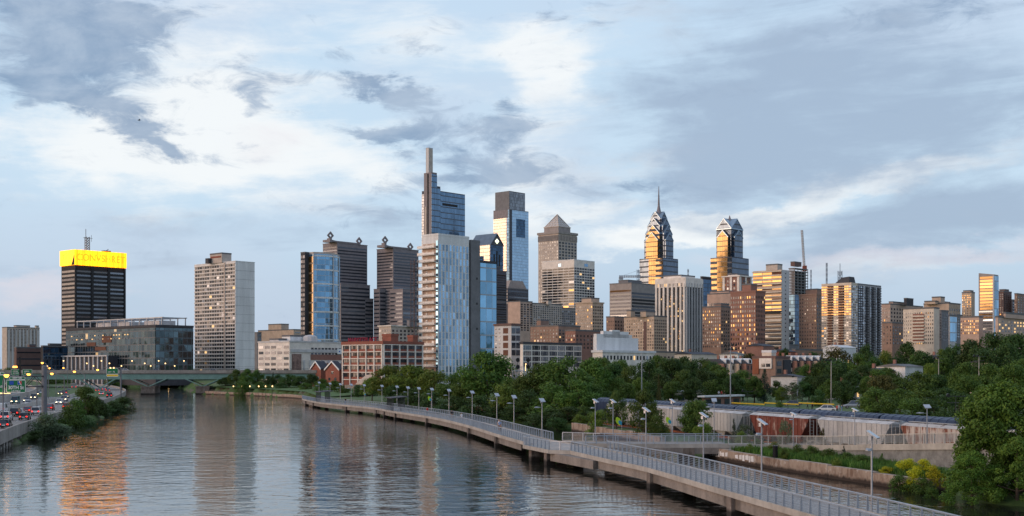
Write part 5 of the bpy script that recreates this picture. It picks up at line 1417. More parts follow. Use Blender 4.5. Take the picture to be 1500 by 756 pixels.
def walk(pts, step, start=0.0):
    """points and directions every step along a polyline"""
    L_ = cumlen(pts); s_ = start; i = 0; res = []
    while s_ <= L_[-1] + 1e-6:
        while i < len(pts) - 2 and L_[i + 1] < s_: i += 1
        t_ = (s_ - L_[i]) / max(1e-6, L_[i + 1] - L_[i])
        res.append((pts[i].lerp(pts[i + 1], t_), (pts[i + 1] - pts[i]).normalized(), s_)); s_ += step
    return res
def cross_px(pts, px):
    """where a polyline crosses the bearing of a photo column"""
    k_ = (px - CX) / F
    for a, c in zip(pts[:-1], pts[1:]):
        fa, fc = a.x - k_ * a.y, c.x - k_ * c.y
        if fa * fc <= 0 and fa != fc:
            return a.lerp(c, fa / (fa - fc)), (c - a).normalized()
    return None

# ---------------------------------------------------------------- the boardwalk
DZ = 1.9
near_pts = [(-70.5, 413), (-67, 399), (-56.5, 364), (-45.3, 338), (-34.9, 314), (-29.2, 294), (-23.3, 276), (-17.5, 258), (-12.2, 238), (-7.2, 215), (-2.0, 187), (1.2, 171)]
near_a = smooth(near_pts, 5)
near_b = smooth([(7.2, 150), (10.4, 137), (13.8, 124), (17.5, 102), (20.6, 84.4), (22.8, 70), (24.2, 55), (25, 40)], 5)
river_edge = near_a + [Vector((2.4, 164.5, 0)), Vector((1.5, 161.5, 0)), Vector((4.6, 151.5, 0))] + near_b
base_line = near_a + [Vector((3.6, 162, 0))] + near_b
land_edge = offset(base_line[::-1], -4.7)[::-1]
land_edge = offset(base_line, -4.7)
bw = empty('boardwalk', (0, 0, 0), 0, 'long grey concrete boardwalk curving over the river on short piers', 'boardwalk')
up = lambda P_, z: [Vector((p.x, p.y, z)) for p in P_]
def deck_between(A, B, z1, z0, mat, name, parent):
    """solid strip between two edges resampled to the same count"""
    n_ = 120
    def rs(P_):
        L_ = cumlen(P_); return [q[0] for q in walk(P_, L_[-1] / n_ * .999999)][:n_ + 1]
    a, c = rs(A), rs(B)
    mb = MB()
    mb.sheet(up(c, z1), up(a, z1)).sheet(up(a, z1), up(a, z0)).sheet(up(c, z0), up(c, z1)).sheet(up(a, z0), up(c, z0))
    return mb.build(name, mat, parent)
deck_between(base_line, land_edge, DZ, DZ - .35, 'deck_concrete', 'deck', bw)
MB().prism([(1.55, 161.5), (4.62, 151.5), (7.3, 149.8), (9.4, 151), (6.4, 164), (2.45, 164.4)], DZ - .35, DZ - .004).build('lookout', 'deck_concrete', bw)
# edge girders, one per span between piers
pier_px = [448, 459, 507, 551, 563, 579, 625, 687, 727, 953, 1072]
piers = [(cross_px(near_a + near_b, q)) for q in pier_px]
piers = sorted([q for q in piers if q], key=lambda q: -q[0].y)
extra = [(Vector((2.6, 160.2, 0)), Vector((.28, -.96, 0))), (Vector((4.4, 153.6, 0)), Vector((.28, -.96, 0)))]
for (p, d_) in piers + extra:
    n_ = Vector((-d_.y, d_.x, 0))       # towards the land side
    c = p + n_ * 2.3
    mb = MB()
    q = [p - n_ * .25 - d_ * .55, p - n_ * .25 + d_ * .55, p + n_ * .9 + d_ * .55, p + n_ * .9 - d_ * .55]
    mb.prism([(v_.x, v_.y) for v_ in q], -2.4, DZ - .36)
    q = [p + n_ * 3.6 - d_ * .55, p + n_ * 3.6 + d_ * .55, p + n_ * 4.6 + d_ * .55, p + n_ * 4.6 - d_ * .55]
    mb.prism([(v_.x, v_.y) for v_ in q], -2.4, DZ - .36)
    q = [p + n_ * .9 - d_ * .5, p + n_ * .9 + d_ * .5, p + n_ * 3.6 + d_ * .5, p + n_ * 3.6 - d_ * .5]
    mb.prism([(v_.x, v_.y) for v_ in q], DZ - 1.5, DZ - .37)
    mb.build('pier', 'pier_brown', bw)
ys = sorted([q[0].y for q in piers] + [164.5, 150.0, 30, 420], reverse=True)
for y1, y0 in zip(ys[:-1], ys[1:]):
    seg = [v_ for v_ in near_a + near_b if y0 - 4 <= v_.y <= y1 + 4]
    if len(seg) < 2: continue
    for off, nm in ((-.10, 'girder'), (-4.3, 'girder')):
        A_ = offset(seg, off); B_ = offset(seg, off - .32)
        mb = MB()
        z1_, z0_ = DZ - .352, DZ - 1.3
        mb.sheet(up(A_, z1_), up(A_, z0_)).sheet(up(B_, z0_), up(B_, z1_)).sheet(up(A_, z0_), up(B_, z0_))
        mb.build(nm, 'girder_concrete', bw)
MB().prism([(4.75, 152.6), (9.2, 139.5), (11.0, 141), (7.0, 153.2)], DZ - 1.35, DZ - .36).build('girder', 'girder_concrete', bw)
# pale edge kerb above the girder
fl = MB()
for P_ in (river_edge, land_edge):
    for a, c in zip(P_[:-1], P_[1:]):
        fl.beam((a.x, a.y, DZ + .10), (c.x, c.y, DZ + .10), .22, .48)
fl.build('edge_beam', 'gate_concrete', bw)
RAILN = {}
def railing(pts, z, parent, h=1.12, step=1.55, lean=.12, mat='rail_steel', cables=6, name='railing', posts=True):
    """top rail, cables and flat uprights; z is a number or a function of the point"""
    zf_ = z if callable(z) else (lambda p: z)
    mb = MB()
    for a, c in zip(pts[:-1], pts[1:]):
        za, zc_ = zf_(a), zf_(c)
        mb.beam((a.x, a.y, za + h), (c.x, c.y, zc_ + h), .13, .07)
        for k_ in range(cables):
            hh2 = .15 + (h - .25) * k_ / (cables - 1) if cables > 1 else .2
            mb.beam((a.x, a.y, za + hh2), (c.x, c.y, zc_ + hh2), .025, .03)
    o = mb.build(name, mat, parent)
    key = ('post', h)
    if key not in RAILN:
        me_ = MB().loft([[(-.05, -.10, 0), (.05, -.10, 0), (.05, .10, 0), (-.05, .10, 0)], [(-.045, -.05, h - .07), (.045, -.05, h - .07), (.045, .05, h - .07), (-.045, .05, h - .07)]]).mesh('railing_post')
        me_.materials.append(MATS[mat]); RAILN[key] = me_
    ps = walk(pts, step)
    ps.sort(key=lambda q: q[0].y)
    rest = MB()
    for i, (p, d_, s_) in enumerate(ps):
        if i < 100:
            q = link('railing_post', RAILN[key], o, (p.x, p.y, zf_(p)))
            q.rotation_euler = (0, 0, math.atan2(d_.y, d_.x))
        else:
            n_ = Vector((-d_.y, d_.x, 0)) * .08; t_ = d_ * .05
            rest.loft([[(v_.x, v_.y, z_) for v_ in (p - n_ - t_, p + n_ - t_, p + n_ + t_, p - n_ + t_)] for z_ in (zf_(p), zf_(p) + h - .07)])
    if rest.v:
        tag(rest.build('further_posts', mat, o), kind='stuff')
    return o
railing(river_edge[::-1], DZ + .1, bw)
jn = [p for p in land_edge if p.y > 170]; js = [p for p in land_edge if p.y < 158]
railing(jn[::-1], DZ + .1, bw)
railing(js[::-1], DZ + .1, bw)
# bench-like planters and seats on the lookout, then the two shade canopies
for px, Lr in ((466, 9.5), (571, 9.0)):
    p, d_ = cross_px(base_line, px)
    n_ = Vector((-d_.y, d_.x, 0))
    cn = bw
    mb = MB()
    c = p + n_ * 1.6
    zc = DZ + 3.0
    q = [c - n_ * 2.0 - d_ * Lr / 2, c + n_ * 2.0 - d_ * Lr / 2, c + n_ * 2.0 + d_ * Lr / 2, c - n_ * 2.0 + d_ * Lr / 2]
    mb.loft([[(v_.x, v_.y, zc + (.35 if i in (1, 2) else 0)) for i, v_ in enumerate(q)], [(v_.x, v_.y, zc + .18 + (.35 if i in (1, 2) else 0)) for i, v_ in enumerate(q)]])
    rf = mb.build('canopy_roof', 'dark_grey', bw)
    for k_ in range(6):
        for sgn in (-1.5, 1.2):
            b0 = c + n_ * sgn + d_ * (Lr * (-.42 + .84 * k_ / 5))
            MB().box(b0.x - .09, b0.x + .09, b0.y - .09, b0.y + .09, DZ, zc + .1).build('canopy_post', 'dark_steel', rf)
# footbridge from the boardwalk to the land, and the paved promenade it joins
fb = empty('footbridge', (0, 0, 0), 0, 'short footbridge from the boardwalk lookout across the side channel to the bank', 'footbridge')
A_ = [Vector(q) for q in ((9.0, 163, 0), (13.5, 162, 0), (20, 161.6, 0), (28.5, 161.8, 0))]
B_ = [Vector(q) for q in ((7.0, 170, 0), (12, 167.4, 0), (20, 166.4, 0), (28.5, 166.6, 0))]
deck_between(A_, B_, DZ + .12, DZ - .3, 'deck_concrete', 'deck', fb)
for P_ in (A_, B_):
    mb = MB()
    for a, c in zip(P_[:-1], P_[1:]): mb.beam((a.x, a.y, DZ - .31), (c.x, c.y, DZ - .31), .4, .8)
    mb.build('girder', 'girder_concrete', fb)
mb = MB()
for P_ in (A_, B_):
    for a, c in zip(P_[:-1], P_[1:]): mb.beam((a.x, a.y, DZ + .22), (c.x, c.y, DZ + .22), .2, .56)
mb.build('edge_beam', 'gate_concrete', fb)
railing([Vector((9.6, 160.5, 0))] + A_[1:], DZ + .2, fb, name='railing')
railing(B_, DZ + .2, fb, name='railing')
mb = MB().box(22.5, 24.0, 161.4, 167, -2, DZ - .32)
mb.build('pier', 'pier_brown', fb)
# ramp that climbs towards the viewer beside the tracks
fence = [Vector(q) for q in ((28.5, 161.8, 0), (33, 162.4, 0), (38.3, 161.5, 0), (40.4, 156, 0), (44, 146, 0), (48.2, 133.5, 0), (53, 119, 0), (59, 100, 0))]
def ramp_z(p):
    t_ = min(1, max(0, (160 - p.y) / 60))
    return 1.95 + 4.3 * t_
rw = empty('ramp_walkway', (0, 0, 0), 0, 'grey stone walled ramp with a pale railing climbing beside the freight train', 'ramp')
inner = offset(fence, -3.4)
mb = MB()
mb.sheet([Vector((p.x, p.y, ramp_z(p))) for p in fence], [Vector((q.x, q.y, ramp_z(p))) for p, q in zip(fence, inner)])
mb.sheet([Vector((q.x, q.y, ramp_z(p))) for p, q in zip(fence, inner)], up(inner, 0))
mb.build('walkway', 'road_concrete', rw)
mb = MB()
mb.sheet(up(fence, 0), [Vector((p.x, p.y, ramp_z(p) - .62)) for p in fence])
plain('grey_blocks', (.19, .19, .185), var=.35, scale=1.2, bump=.6)
mb.build('stone_wall', 'grey_blocks', rw)
mb = MB()
for a, c in zip(fence[:-1], fence[1:]):
    mb.beam((a.x, a.y, ramp_z(a) + .08), (c.x, c.y, ramp_z(c) + .08), .3, .72)
mb.build('coping', 'gate_concrete', rw)
plain('pale_rail', (.48, .47, .44), .5, .2)
fr = railing(fence, lambda p: ramp_z(p) + .08, rw, 1.15, 1.8, 0, 'pale_rail', 2)
pk = MB()
for p, d_, s_ in walk(fence, .16):
    pk.box(p.x - .018, p.x + .018, p.y - .018, p.y + .018, ramp_z(p) + .25, ramp_z(p) + 1.1)
pk.build('palings', 'pale_rail', fr)
# sea walls
def wall_line(name, label, pts, zt, mat, th=.8, seg=9.0):
    t_ = empty(name, (0, 0, 0), 0, label, 'sea wall')
    L_ = cumlen(pts)[-1]
    n_ = max(1, round(L_ / seg))
    ps = walk(pts, L_ / n_ * .99999)
    for i in range(len(ps) - 1):
        a, c = ps[i][0], ps[i + 1][0]
        dz = .10 * ((i * 7) % 3)
        g = (c - a).normalized() * .03
        MB().beam((a.x + g.x, a.y + g.y, zt - dz), (c.x - g.x, c.y - g.y, zt - dz), th, zt - dz + 2.2).build('wall_block', mat, t_)
    return t_
wall_line('seawall', 'rust stained sea wall along the side channel with patches of pale paint', [Vector(q) for q in ((26.2, 167, 0), (33.3, 140.2, 0), (40.2, 119.2, 0))], 1.45, 'seawall_mix')
MB().box(40.2, 44, 118.6, 119.4, -2.2, 1.35).build('end_wall', 'seawall_mix', bpy.data.objects['seawall'])
wall_line('seawall', 'short tan sea wall behind the leaf shaped signs', [Vector(q) for q in ((11.8, 236, 0), (20.3, 205, 0), (23, 188, 0))], 1.6, 'seawall_mix')
wall_line('seawall', 'low far sea wall along the riverside park lawn', [Vector(q) for q in ((-143, 574, 0), (-110, 535, 0), (-84, 491, 0), (-67, 420, 0))], 1.5, 'seawall_mix', 1.0, 14)
# white remains of painted letters on the near sea wall
gp = bpy.data.objects['seawall']
d_ = (Vector((33.3, 140.2, 0)) - Vector((26.2, 167, 0))).normalized()
n_ = Vector((d_.y, -d_.x, 0))
for s_, wd, seed_ in ((1.0, 7.0, 1), (10.5, 5.0, 2)):
    rr = random.Random(seed_); mb = MB()
    x_ = 0
    while x_ < wd:
        w2 = .35 + rr.random() * .55
        h0, h1 = .35 + rr.random() * .25, 1.05 + rr.random() * .3
        o_ = Vector((26.2, 167, 0)) + d_ * (s_ + x_) + n_ * .43
        o2 = o_ + d_ * w2
        sk = rr.random() * .3 - .15
        mb.add([(o_.x, o_.y, h0), (o2.x, o2.y, h0 + sk * .4), (o2.x + d_.x * sk, o2.y + d_.y * sk, h1), (o_.x + d_.x * sk, o_.y + d_.y * sk, h1 - .1)], [(0, 1, 2, 3)])
        x_ += w2 + .06 + rr.random() * .2
    mb.build('painted_letters', 'white_wall', gp)
MB().tube((0, 0, 0), (0, 0, 1.3), .32, 10).tube((0, 0, 1.3), (0, 0, 1.42), .36, 10, .3).build('bollard', 'black_paint')
tag(bpy.data.objects['bollard'], 'short black cylindrical bollard on the grass above the sea wall', 'bollard').location = (31.6, 147.5, 1.35)
# ---------------------------------------------------------------- solar lamps along the boardwalk
def solar_lamp(label, p, face, flip, group):
    t_ = empty('solar_lamp', p, face, label, 'lamp', group)
    h = 5.9
    MB().tube((0, 0, 0), (0, 0, h - .25), .075, 8, .06).tube((0, 0, 0), (0, 0, .25), .14, 8).build('pole', 'steel', t_)
    mb = MB().loft([[(-.38, -.44, h - .30), (.38, -.44, h - .30), (.38, .32, h + .20), (-.38, .32, h + .20)], [(-.38, -.48, h - .23), (.38, -.48, h - .23), (.38, .28, h + .27), (-.38, .28, h + .27)]])
    mb.tube((0, 0, h - .3), (0, -.1, h - .05), .05, 6).box(-.16, .16, -.02, .2, h - .42, h - .1)
    mb.build('solar_panel', 'solar_cell', t_)
    sx_ = -1 if flip else 1
    mb = MB().tube((0, 0, h - 1.15), (sx_ * -.45, 0, h - 1.05), .035, 6)
    mb.loft([[(sx_ * -.4 + .0, -.14, h - 1.1), (sx_ * -.4, .14, h - 1.1), (sx_ * -.4, .14, h - .98), (sx_ * -.4, -.14, h - .98)], [(sx_ * -.8, -.22, h - 1.12), (sx_ * -.8, .22, h - 1.12), (sx_ * -.8, .18, h - .93), (sx_ * -.8, -.18, h - .93)], [(sx_ * -1.25, -.08, h - 1.1), (sx_ * -1.25, .08, h - 1.1), (sx_ * -1.25, .06, h - 1.02), (sx_ * -1.25, -.06, h - 1.02)]])
    mb.build('lamp_head', 'steel', t_)
    return t_
near_lab = {1275: 'solar lamp nearest the viewer in front of the sea wall bed', 1114: 'solar lamp in front of the black bollard and rusty hopper car', 1029: 'solar lamp at the left end of the painted sea wall', 945: 'solar lamp standing left of the second leaf shaped sign tree', 793: 'solar lamp left of the lookout against the dark riverbank trees', 752: 'solar lamp in front of the yellow green bush on the bank', 727: 'solar lamp right of the group of walkers', 691: 'solar lamp left of the group of walkers under the largest dark tree'}
for px in (467, 483, 498, 514, 533, 559, 581, 597, 613, 632, 657, 691, 727, 752, 793, 945, 1029, 1114, 1275):
    q = cross_px(land_edge, px)
    if not q: continue
    p, d_ = q
    n_ = Vector((-d_.y, d_.x, 0))
    solar_lamp(near_lab.get(px, 'slim solar lamp in the far row along the boardwalk'), (p.x + n_.x * .1, p.y + n_.y * .1, DZ - .4), R(25) if px < 900 else R(58), False, 'far solar lamps' if px not in near_lab else None)
for px, Y, lb, fz in ((872, 172, 'solar lamp with its panel turned right at the footbridge mouth', R(55)), (898, 170.5, 'solar lamp right of the one with the turned panel', R(55)), (985, 168, 'solar lamp beside the second leaf shaped sign', R(55)), (1162, 160, 'solar lamp on the ramp in front of the rusty red hopper car', R(55)), (1358, 138, 'solar lamp on the ramp against the rust streaked white hopper car', R(0)), (1252, 148, 'lamp with a boxy head in front of the grey hopper car', R(55)), (1046, 176, 'slim pole lamp between the young trees and the pale hopper car', R(0))):
    p = ray(px, Y)
    solar_lamp(lb, (p.x, p.y, {872: DZ, 898: DZ, 985: 2.0}.get(px, 1.9 if Y > 155 else ramp_z(p))), fz, False, None).scale = (.95, .95, .95 if Y > 165 else .72)
# leaf shaped trail signs
def leaf_sign(px, py, Y, s_, label, zb):
    p = ray(px, Y)
    t_ = empty('leaf_sign', (p.x, p.y, zb), R(-8), label, 'sign')
    zc = zat(py, Y) - zb
    def leaf(cx_, cz_, a, b2, rot, y_):
        o = []
        for k_ in range(18):
            th = 2 * math.pi * k_ / 18
            u, v_ = a * math.cos(th) * abs(math.cos(th)) ** .3, b2 * math.sin(th)
            o.append((cx_ + u * math.cos(rot) - v_ * math.sin(rot), y_, cz_ + u * math.sin(rot) + v_ * math.cos(rot)))
        return o
    MB().loft([leaf(0, zc, s_ * .75, s_ * .42, R(115), y_) for y_ in (-.03, .03)]).build('leaf_panel', 'leaf_green_sign', t_)
    MB().loft([leaf(s_ * .3, zc - s_ * .25, s_ * .42, s_ * .28, R(120), y_) for y_ in (-.07, -.035)]).build('leaf_panel', 'leaf_blue_sign', t_)
    MB().tube((s_ * .55, 0, 0), (s_ * .55, 0, zc + s_ * .8), .05, 6).tube((s_ * .55, 0, zc), (0, 0, zc), .03, 4).build('post', 'steel', t_)
leaf_sign(906, 617, 207, 1.0, 'green and blue leaf shaped sign on the short tan sea wall', 1.2)
leaf_sign(979, 616, 190, .8, 'green and blue leaf shaped sign among the young trees', 1.2)
leaf_sign(629, 584, 288, .8, 'small leaf shaped sign by the far riverbank trees', 1.2)
leaf_sign(534, 577, 372, .7, 'tiny leaf shaped sign near the far end of the boardwalk', 1.2)
# ---------------------------------------------------------------- people
def person(label, p, heading, shirt, legs, stride=.25, lean=0.0, sc_=1.0, sit=False, group=None):
    V = [(0, 0, .95), (0, .02 + lean * .3, 1.2), (0, lean * .55, 1.42), (0, .02 + lean * .7, 1.55), (0, .03 + lean * .8, 1.68),
         (.10, 0, .90), (.11, stride * .5, .50), (.11, stride * .6 - .05, .09), (.11, stride * .6 + .12, .05),
         (-.10, 0, .90), (-.11, -stride * .3, .50), (-.11, -stride * .9, .12), (-.11, -stride * .9 + .15, .06),
         (.19, lean * .55, 1.38), (.24, -stride * .3 + lean * .5, 1.12), (.23, -stride * .2 + .1, .88), (.23, -stride * .2 + .14, .78),
         (-.19, lean * .55, 1.38), (-.24, stride * .3 + lean * .5, 1.12), (-.23, stride * .5 + .1, .90), (-.23, stride * .5 + .15, .80), (0, .06 + lean * .85, 1.75)]
    if sit:
        V[6] = (.13, .42, .86); V[7] = (.13, .45, .45); V[8] = (.13, .58, .42); V[10] = (-.13, .42, .86); V[11] = (-.13, .45, .45); V[12] = (-.13, .58, .42)
    E = [(0, 1), (1, 2), (2, 3), (3, 4), (4, 21), (0, 5), (5, 6), (6, 7), (7, 8), (0, 9), (9, 10), (10, 11), (11, 12), (2, 13), (13, 14), (14, 15), (15, 16), (2, 17), (17, 18), (18, 19), (19, 20)]
    rad = [.15, .14, .16, .06, .10, .095, .065, .045, .04, .095, .065, .045, .04, .065, .045, .035, .03, .065, .045, .035, .03, .08]
    me_ = bpy.data.meshes.new('person'); me_.from_pydata(V, E, [])
    o = bpy.data.objects.new('person', me_); col.objects.link(o)
    sk = o.modifiers.new('skin', 'SKIN')
    for i, r_ in enumerate(rad):
        me_.skin_vertices[0].data[i].radius = (r_, r_)
    me_.skin_vertices[0].data[0].use_root = True
    sb = o.modifiers.new('sub', 'SUBSURF'); sb.levels = 1; sb.render_levels = 1
    m2 = bpy.data.meshes.new_from_object(o.evaluated_get(bpy.context.evaluated_depsgraph_get()))
    o.modifiers.clear()
    o.data = m2
    m2.materials.clear()
    for mm in (shirt, legs, 'skin', 'hair', 'rubber'): m2.materials.append(MATS[mm])
    for f in m2.polygons:
        c = f.center
        if c.z > 1.70 or (c.z > 1.60 and c.y < .0 + lean * .8): f.material_index = 3
        elif c.z > 1.50: f.material_index = 2
        elif c.z < .10 and not sit: f.material_index = 4
        elif abs(c.x) > .20 and c.z < 1.18: f.material_index = 2
        elif c.z < .96: f.material_index = 1 if (c.z > .45 or legs != 'cloth_navy') else 2
        f.use_smooth = True
    o.location = p; o.rotation_euler = (0, 0, heading); o.scale = (sc_,) * 3
    tag(o, label, 'person', group)
    return o
def on_deck(px, off):
    p, d_ = cross_px(base_line, px)
    n_ = Vector((-d_.y, d_.x, 0))
    q = p + n_ * off
    return Vector((q.x, q.y, DZ)), math.atan2(d_.y, d_.x) - math.pi / 2
for px, off, sh, lg, fl_, lb, kw in [(706, 2.8, 'cloth_black', 'cloth_black', 0, 'person in black clothes walking at the left of the group on the boardwalk', {}),
    (710, 2.4, 'cloth_white', 'cloth_tan', 0, 'person in a white shirt and tan trousers in the middle of the walking group', {}),
    (714, 2.0, 'cloth_blue', 'cloth_navy', math.pi, 'person in a pale blue shirt and dark shorts walking on the boardwalk', {}),
    (718.5, 1.6, 'cloth_tan', 'cloth_black', math.pi, 'small person in tan and black leading the walking group', {'sc_': .72}),
    (667, 1.2, 'cloth_white', 'cloth_white', 0, 'lone person in white on the boardwalk left of the walking group', {}),
    (645, 2.4, 'cloth_black', 'cloth_tan', math.pi, 'person in dark clothes near the far bend of the boardwalk', {}),
    (613, 2.0, 'cloth_red', 'cloth_black', 0, 'person in a red top far along the boardwalk', {}),
    (493, 2.6, 'cloth_black', 'cloth_blue', 0, 'person in dark clothes at the far end of the boardwalk', {})]:
    p, hd = on_deck(px, off)
    person(lb, p, hd + fl_, sh, lg, **kw)

# ---------------------------------------------------------------- railway
trk = [Vector((track_x(y_), y_, 0)) for y_ in (420, 330, 260, 215, 183, 150, 120, 80, 40)]
bl_ = MB()
A_, B_ = offset(trk, 2.6), offset(trk, -7.6)
zb_ = [float(land(q.x, q.y)) + .06 for q in trk]
bl_.sheet([Vector((p.x, p.y, 1.26)) for p in A_], [Vector((p.x, p.y, 1.26)) for p in B_])
tag(bl_.build('track_bed', 'ballast'), kind='structure')
for off in (-.72, .72, -5.3, -3.86):
    mb = MB(); P_ = offset(trk, off)
    for a, c in zip(P_[:-1], P_[1:]): mb.beam((a.x, a.y, 1.42), (c.x, c.y, 1.42), .09, .15)
    tag(mb.build('rail', 'rust_panel'), 'steel rail of the freight line beside the ramp', 'rail', 'rails of the freight line')
TA = math.atan2(-1, .33)
def hopper(name, label, y0, mat, roofm, rust=False):
    """covered hopper: local x runs along the track"""
    L_ = 17.2
    c = Vector((track_x(y0) , y0, 1.25))
    t_ = empty(name, c, TA, label, 'freight car', 'covered hopper cars in the nearer train')
    hl, hw = L_ / 2, 1.55
    z0, z1 = 1.15, 3.95
    prof = lambda x_, zlo: [(x_, -hw, zlo), (x_, hw, zlo), (x_, hw, z1), (x_, -hw, z1)]
    mb = MB().loft([prof(-hl + 2.7, z0), prof(-hl + 2.7 + .01, z0), prof(hl - 2.7, z0)])
    for sgn in (-1, 1):
        x0, x1 = sgn * (hl - 2.7), sgn * (hl - .7)
        mb.loft([[(x0, -hw, z0), (x0, hw, z0), (x0, hw, z1), (x0, -hw, z1)], [(x1, -hw, z1 - .35), (x1, hw, z1 - .35), (x1, hw, z1), (x1, -hw, z1)]])
    n_ = 14
    for i in range(n_ + 1):
        x_ = -hl + 1.2 + (L_ - 2.4) * i / n_
        lo = z0 if abs(x_) < hl - 2.7 else z0 + (abs(x_) - hl + 2.7) / 2.0 * (z1 - .35 - z0)
        for sgn in (-1, 1):
            mb.box(x_ - .05, x_ + .05, sgn * hw - .06, sgn * hw + .06, lo, z1)
    mb.build('body', mat, t_)
    rb = MB().loft([[(x_, -hw - .05, z1 + .003), (x_, hw + .05, z1 + .003), (x_, hw * .55, z1 + .32), (x_, -hw * .55, z1 + .32)] for x_ in (-hl + .6, hl - .6)])
    roof = rb.build('roof', roofm, t_)
    rw_ = MB().box(-hl + .5, hl - .5, -.35, .35, z1 + .42, z1 + .48)
    for i in range(9):
        x_ = -hl + 1.5 + (L_ - 3) * i / 8
        rw_.box(x_ - .04, x_ + .04, -.3, .3, z1 + .3, z1 + .42)
    rw_.build('roof_walk', 'ladder_grey', roof)
    for i in range(5):
        x_ = -hl + 2.2 + (L_ - 4.4) * i / 4
        MB().box(x_ - .8, x_ + .8, .42, .95, z1 + .25, z1 + .40).build('hatch', roofm, roof)
    for i in range(3):
        x_ = -4.2 + 4.2 * i
        MB().loft([[(x_ - 1.9, -1.2, z0), (x_ + 1.9, -1.2, z0), (x_ + 1.9, 1.2, z0), (x_ - 1.9, 1.2, z0)], [(x_ - .5, -.6, .35), (x_ + .5, -.6, .35), (x_ + .5, .6, .35), (x_ - .5, .6, .35)]]).build('discharge_chute', mat, t_)
    for sgn in (-1, 1):
        mb = MB()
        xe = sgn * (hl - .35)
        mb.box(xe - .5 if sgn > 0 else xe - .35, xe + .35 if sgn > 0 else xe + .5, -1.45, 1.45, .75, .95)
        for y_ in (-1.45, -.9, .9, 1.45):
            mb.box(xe - .04, xe + .04, y_ - .04, y_ + .04, .95, z1 + (.1 if abs(y_) > 1 else -.2))
        for k_ in range(8):
            mb.box(xe - .02, xe + .02, -1.45, -.9, 1.1 + k_ * .42, 1.15 + k_ * .42).box(xe - .02, xe + .02, .9, 1.45, 1.1 + k_ * .42, 1.15 + k_ * .42)
        mb.box(sgn * (hl - 2.7), sgn * (hl - .3), -.3, .3, .72, .95).build('end_ladder', 'ladder_grey', t_)
        bg_ = MB().box(sgn * (hl - 2.2) - 1.1, sgn * (hl - 2.2) + 1.1, -1.15, -.9, .3, .7).box(sgn * (hl - 2.2) - 1.1, sgn * (hl - 2.2) + 1.1, .9, 1.15, .3, .7).box(sgn * (hl - 2.2) - .3, sgn * (hl - 2.2) + .3, -1.1, 1.1, .4, .75).build('bogie', 'dark_steel', t_)
        for dx_ in (-.85, .85):
            MB().tube((sgn * (hl - 2.2) + dx_, -.82, .42), (sgn * (hl - 2.2) + dx_, .82, .42), .42, 12).build('wheelset', 'dark_steel', bg_)
    return t_
cars = [(174.5, 'hopper_rust', 'car_roof_pale', 'rusty red hopper car between two pale ones'), (157.2, 'hopper_grey', 'car_roof_pale', 'clean light grey hopper car above the stone ramp'), (140.0, 'hopper_white', 'roof_rust', 'white hopper car streaked with rust next to the big tree'),
        (191.7, 'hopper_grey', 'car_roof_pale', 'pale grey hopper car left of the rusty red one'), (209.0, 'hopper_grey', 'car_roof_pale', 'pale hopper car half hidden behind the bushy young trees'), (226.3, 'hopper_grey', 'car_roof_pale', 'pale hopper car farthest left behind the young trees'), (122.8, 'hopper_white', 'roof_rust', 'hopper car mostly hidden behind the big right hand tree')]
for y0, mt, rm, lb in cars:
    hopper('hopper_car', lb, y0, mt, rm)
for i, y0 in enumerate((243.6, 225.2, 206.8, 188.4, 170, 151.6, 133.2, 114.8)):
    c = Vector((track_x(y0) + 5.2, y0 - 1.0, 1.42))
    t_ = empty('covered_car', c, TA, 'dark blue round topped freight car in the farther train', 'freight car', 'dark blue covered cars')
    L_ = 18.9
    ring = lambda x_, k_=1.0: [(x_, -1.5 * k_, 1.1), (x_, 1.5 * k_, 1.1), (x_, 1.55 * k_, 3.9), (x_, 1.2 * k_, 4.45), (x_, .5 * k_, 4.68), (x_, -.5 * k_, 4.68), (x_, -1.2 * k_, 4.45), (x_, -1.55 * k_, 3.9)]
    MB().loft([ring(-L_ / 2, .94), ring(-L_ / 2 + .3), ring(L_ / 2 - .3), ring(L_ / 2, .94)]).build('body', 'navy_car', t_)
    mb = MB()
    for k_ in range(12):
        x_ = -L_ / 2 + 1 + (L_ - 2) * k_ / 11
        mb.loft([[(x_ - .06, p[1] * 1.02, p[2] + .03) for p in ring(0)], [(x_ + .06, p[1] * 1.02, p[2] + .03) for p in ring(0)]])
    mb.build('roof_rib', 'navy_car', t_)
    for sgn in (-1, 1):
        MB().box(sgn * 6.5 - 1.3, sgn * 6.5 + 1.3, -1.1, 1.1, .35, 1.05).tube((sgn * 6.5 - .9, -.85, .45), (sgn * 6.5 - .9, .85, .45), .44, 10).tube((sgn * 6.5 + .9, -.85, .45), (sgn * 6.5 + .9, .85, .45), .44, 10).build('bogie', 'dark_steel', t_)
# signal gantry over the tracks
Yg = 300
p0, p1 = ray(752, Yg), ray(822, Yg + 10)
zg = zat(543.5, Yg)
gn = empty('signal_gantry', (p0.x, p0.y, 0), math.atan2(p1.y - p0.y, p1.x - p0.x), 'railway signal gantry with round black signal discs rising from the bank trees', 'signal gantry')
Lg = (p1 - p0).length
mb = MB()
for y_ in (-.6, .6):
    mb.tube((0, y_, zg), (Lg, y_, zg), .12, 5).tube((0, y_, zg + 1.0), (Lg, y_, zg + 1.0), .06, 5)
    for k_ in range(9):
        mb.tube((Lg * k_ / 8, y_, zg), (Lg * k_ / 8, y_, zg + 1.0), .05, 4)
mb.box(0, Lg, -.6, .6, zg - .05, zg + .02)
mb.build('walkway', 'steel', gn)
for x_ in (.3, Lg - .5):
    mb = MB(); lattice(mb, (x_, 0, 0), (x_, 0, zg), .45, 10, .08); mb.build('leg', 'steel', gn)
for x_ in (2.0, 4.4):
    MB().tube((x_, -.5, zg), (x_ - 1.6, -.5, zg - 2.2), .06, 4).build('brace', 'steel', gn)
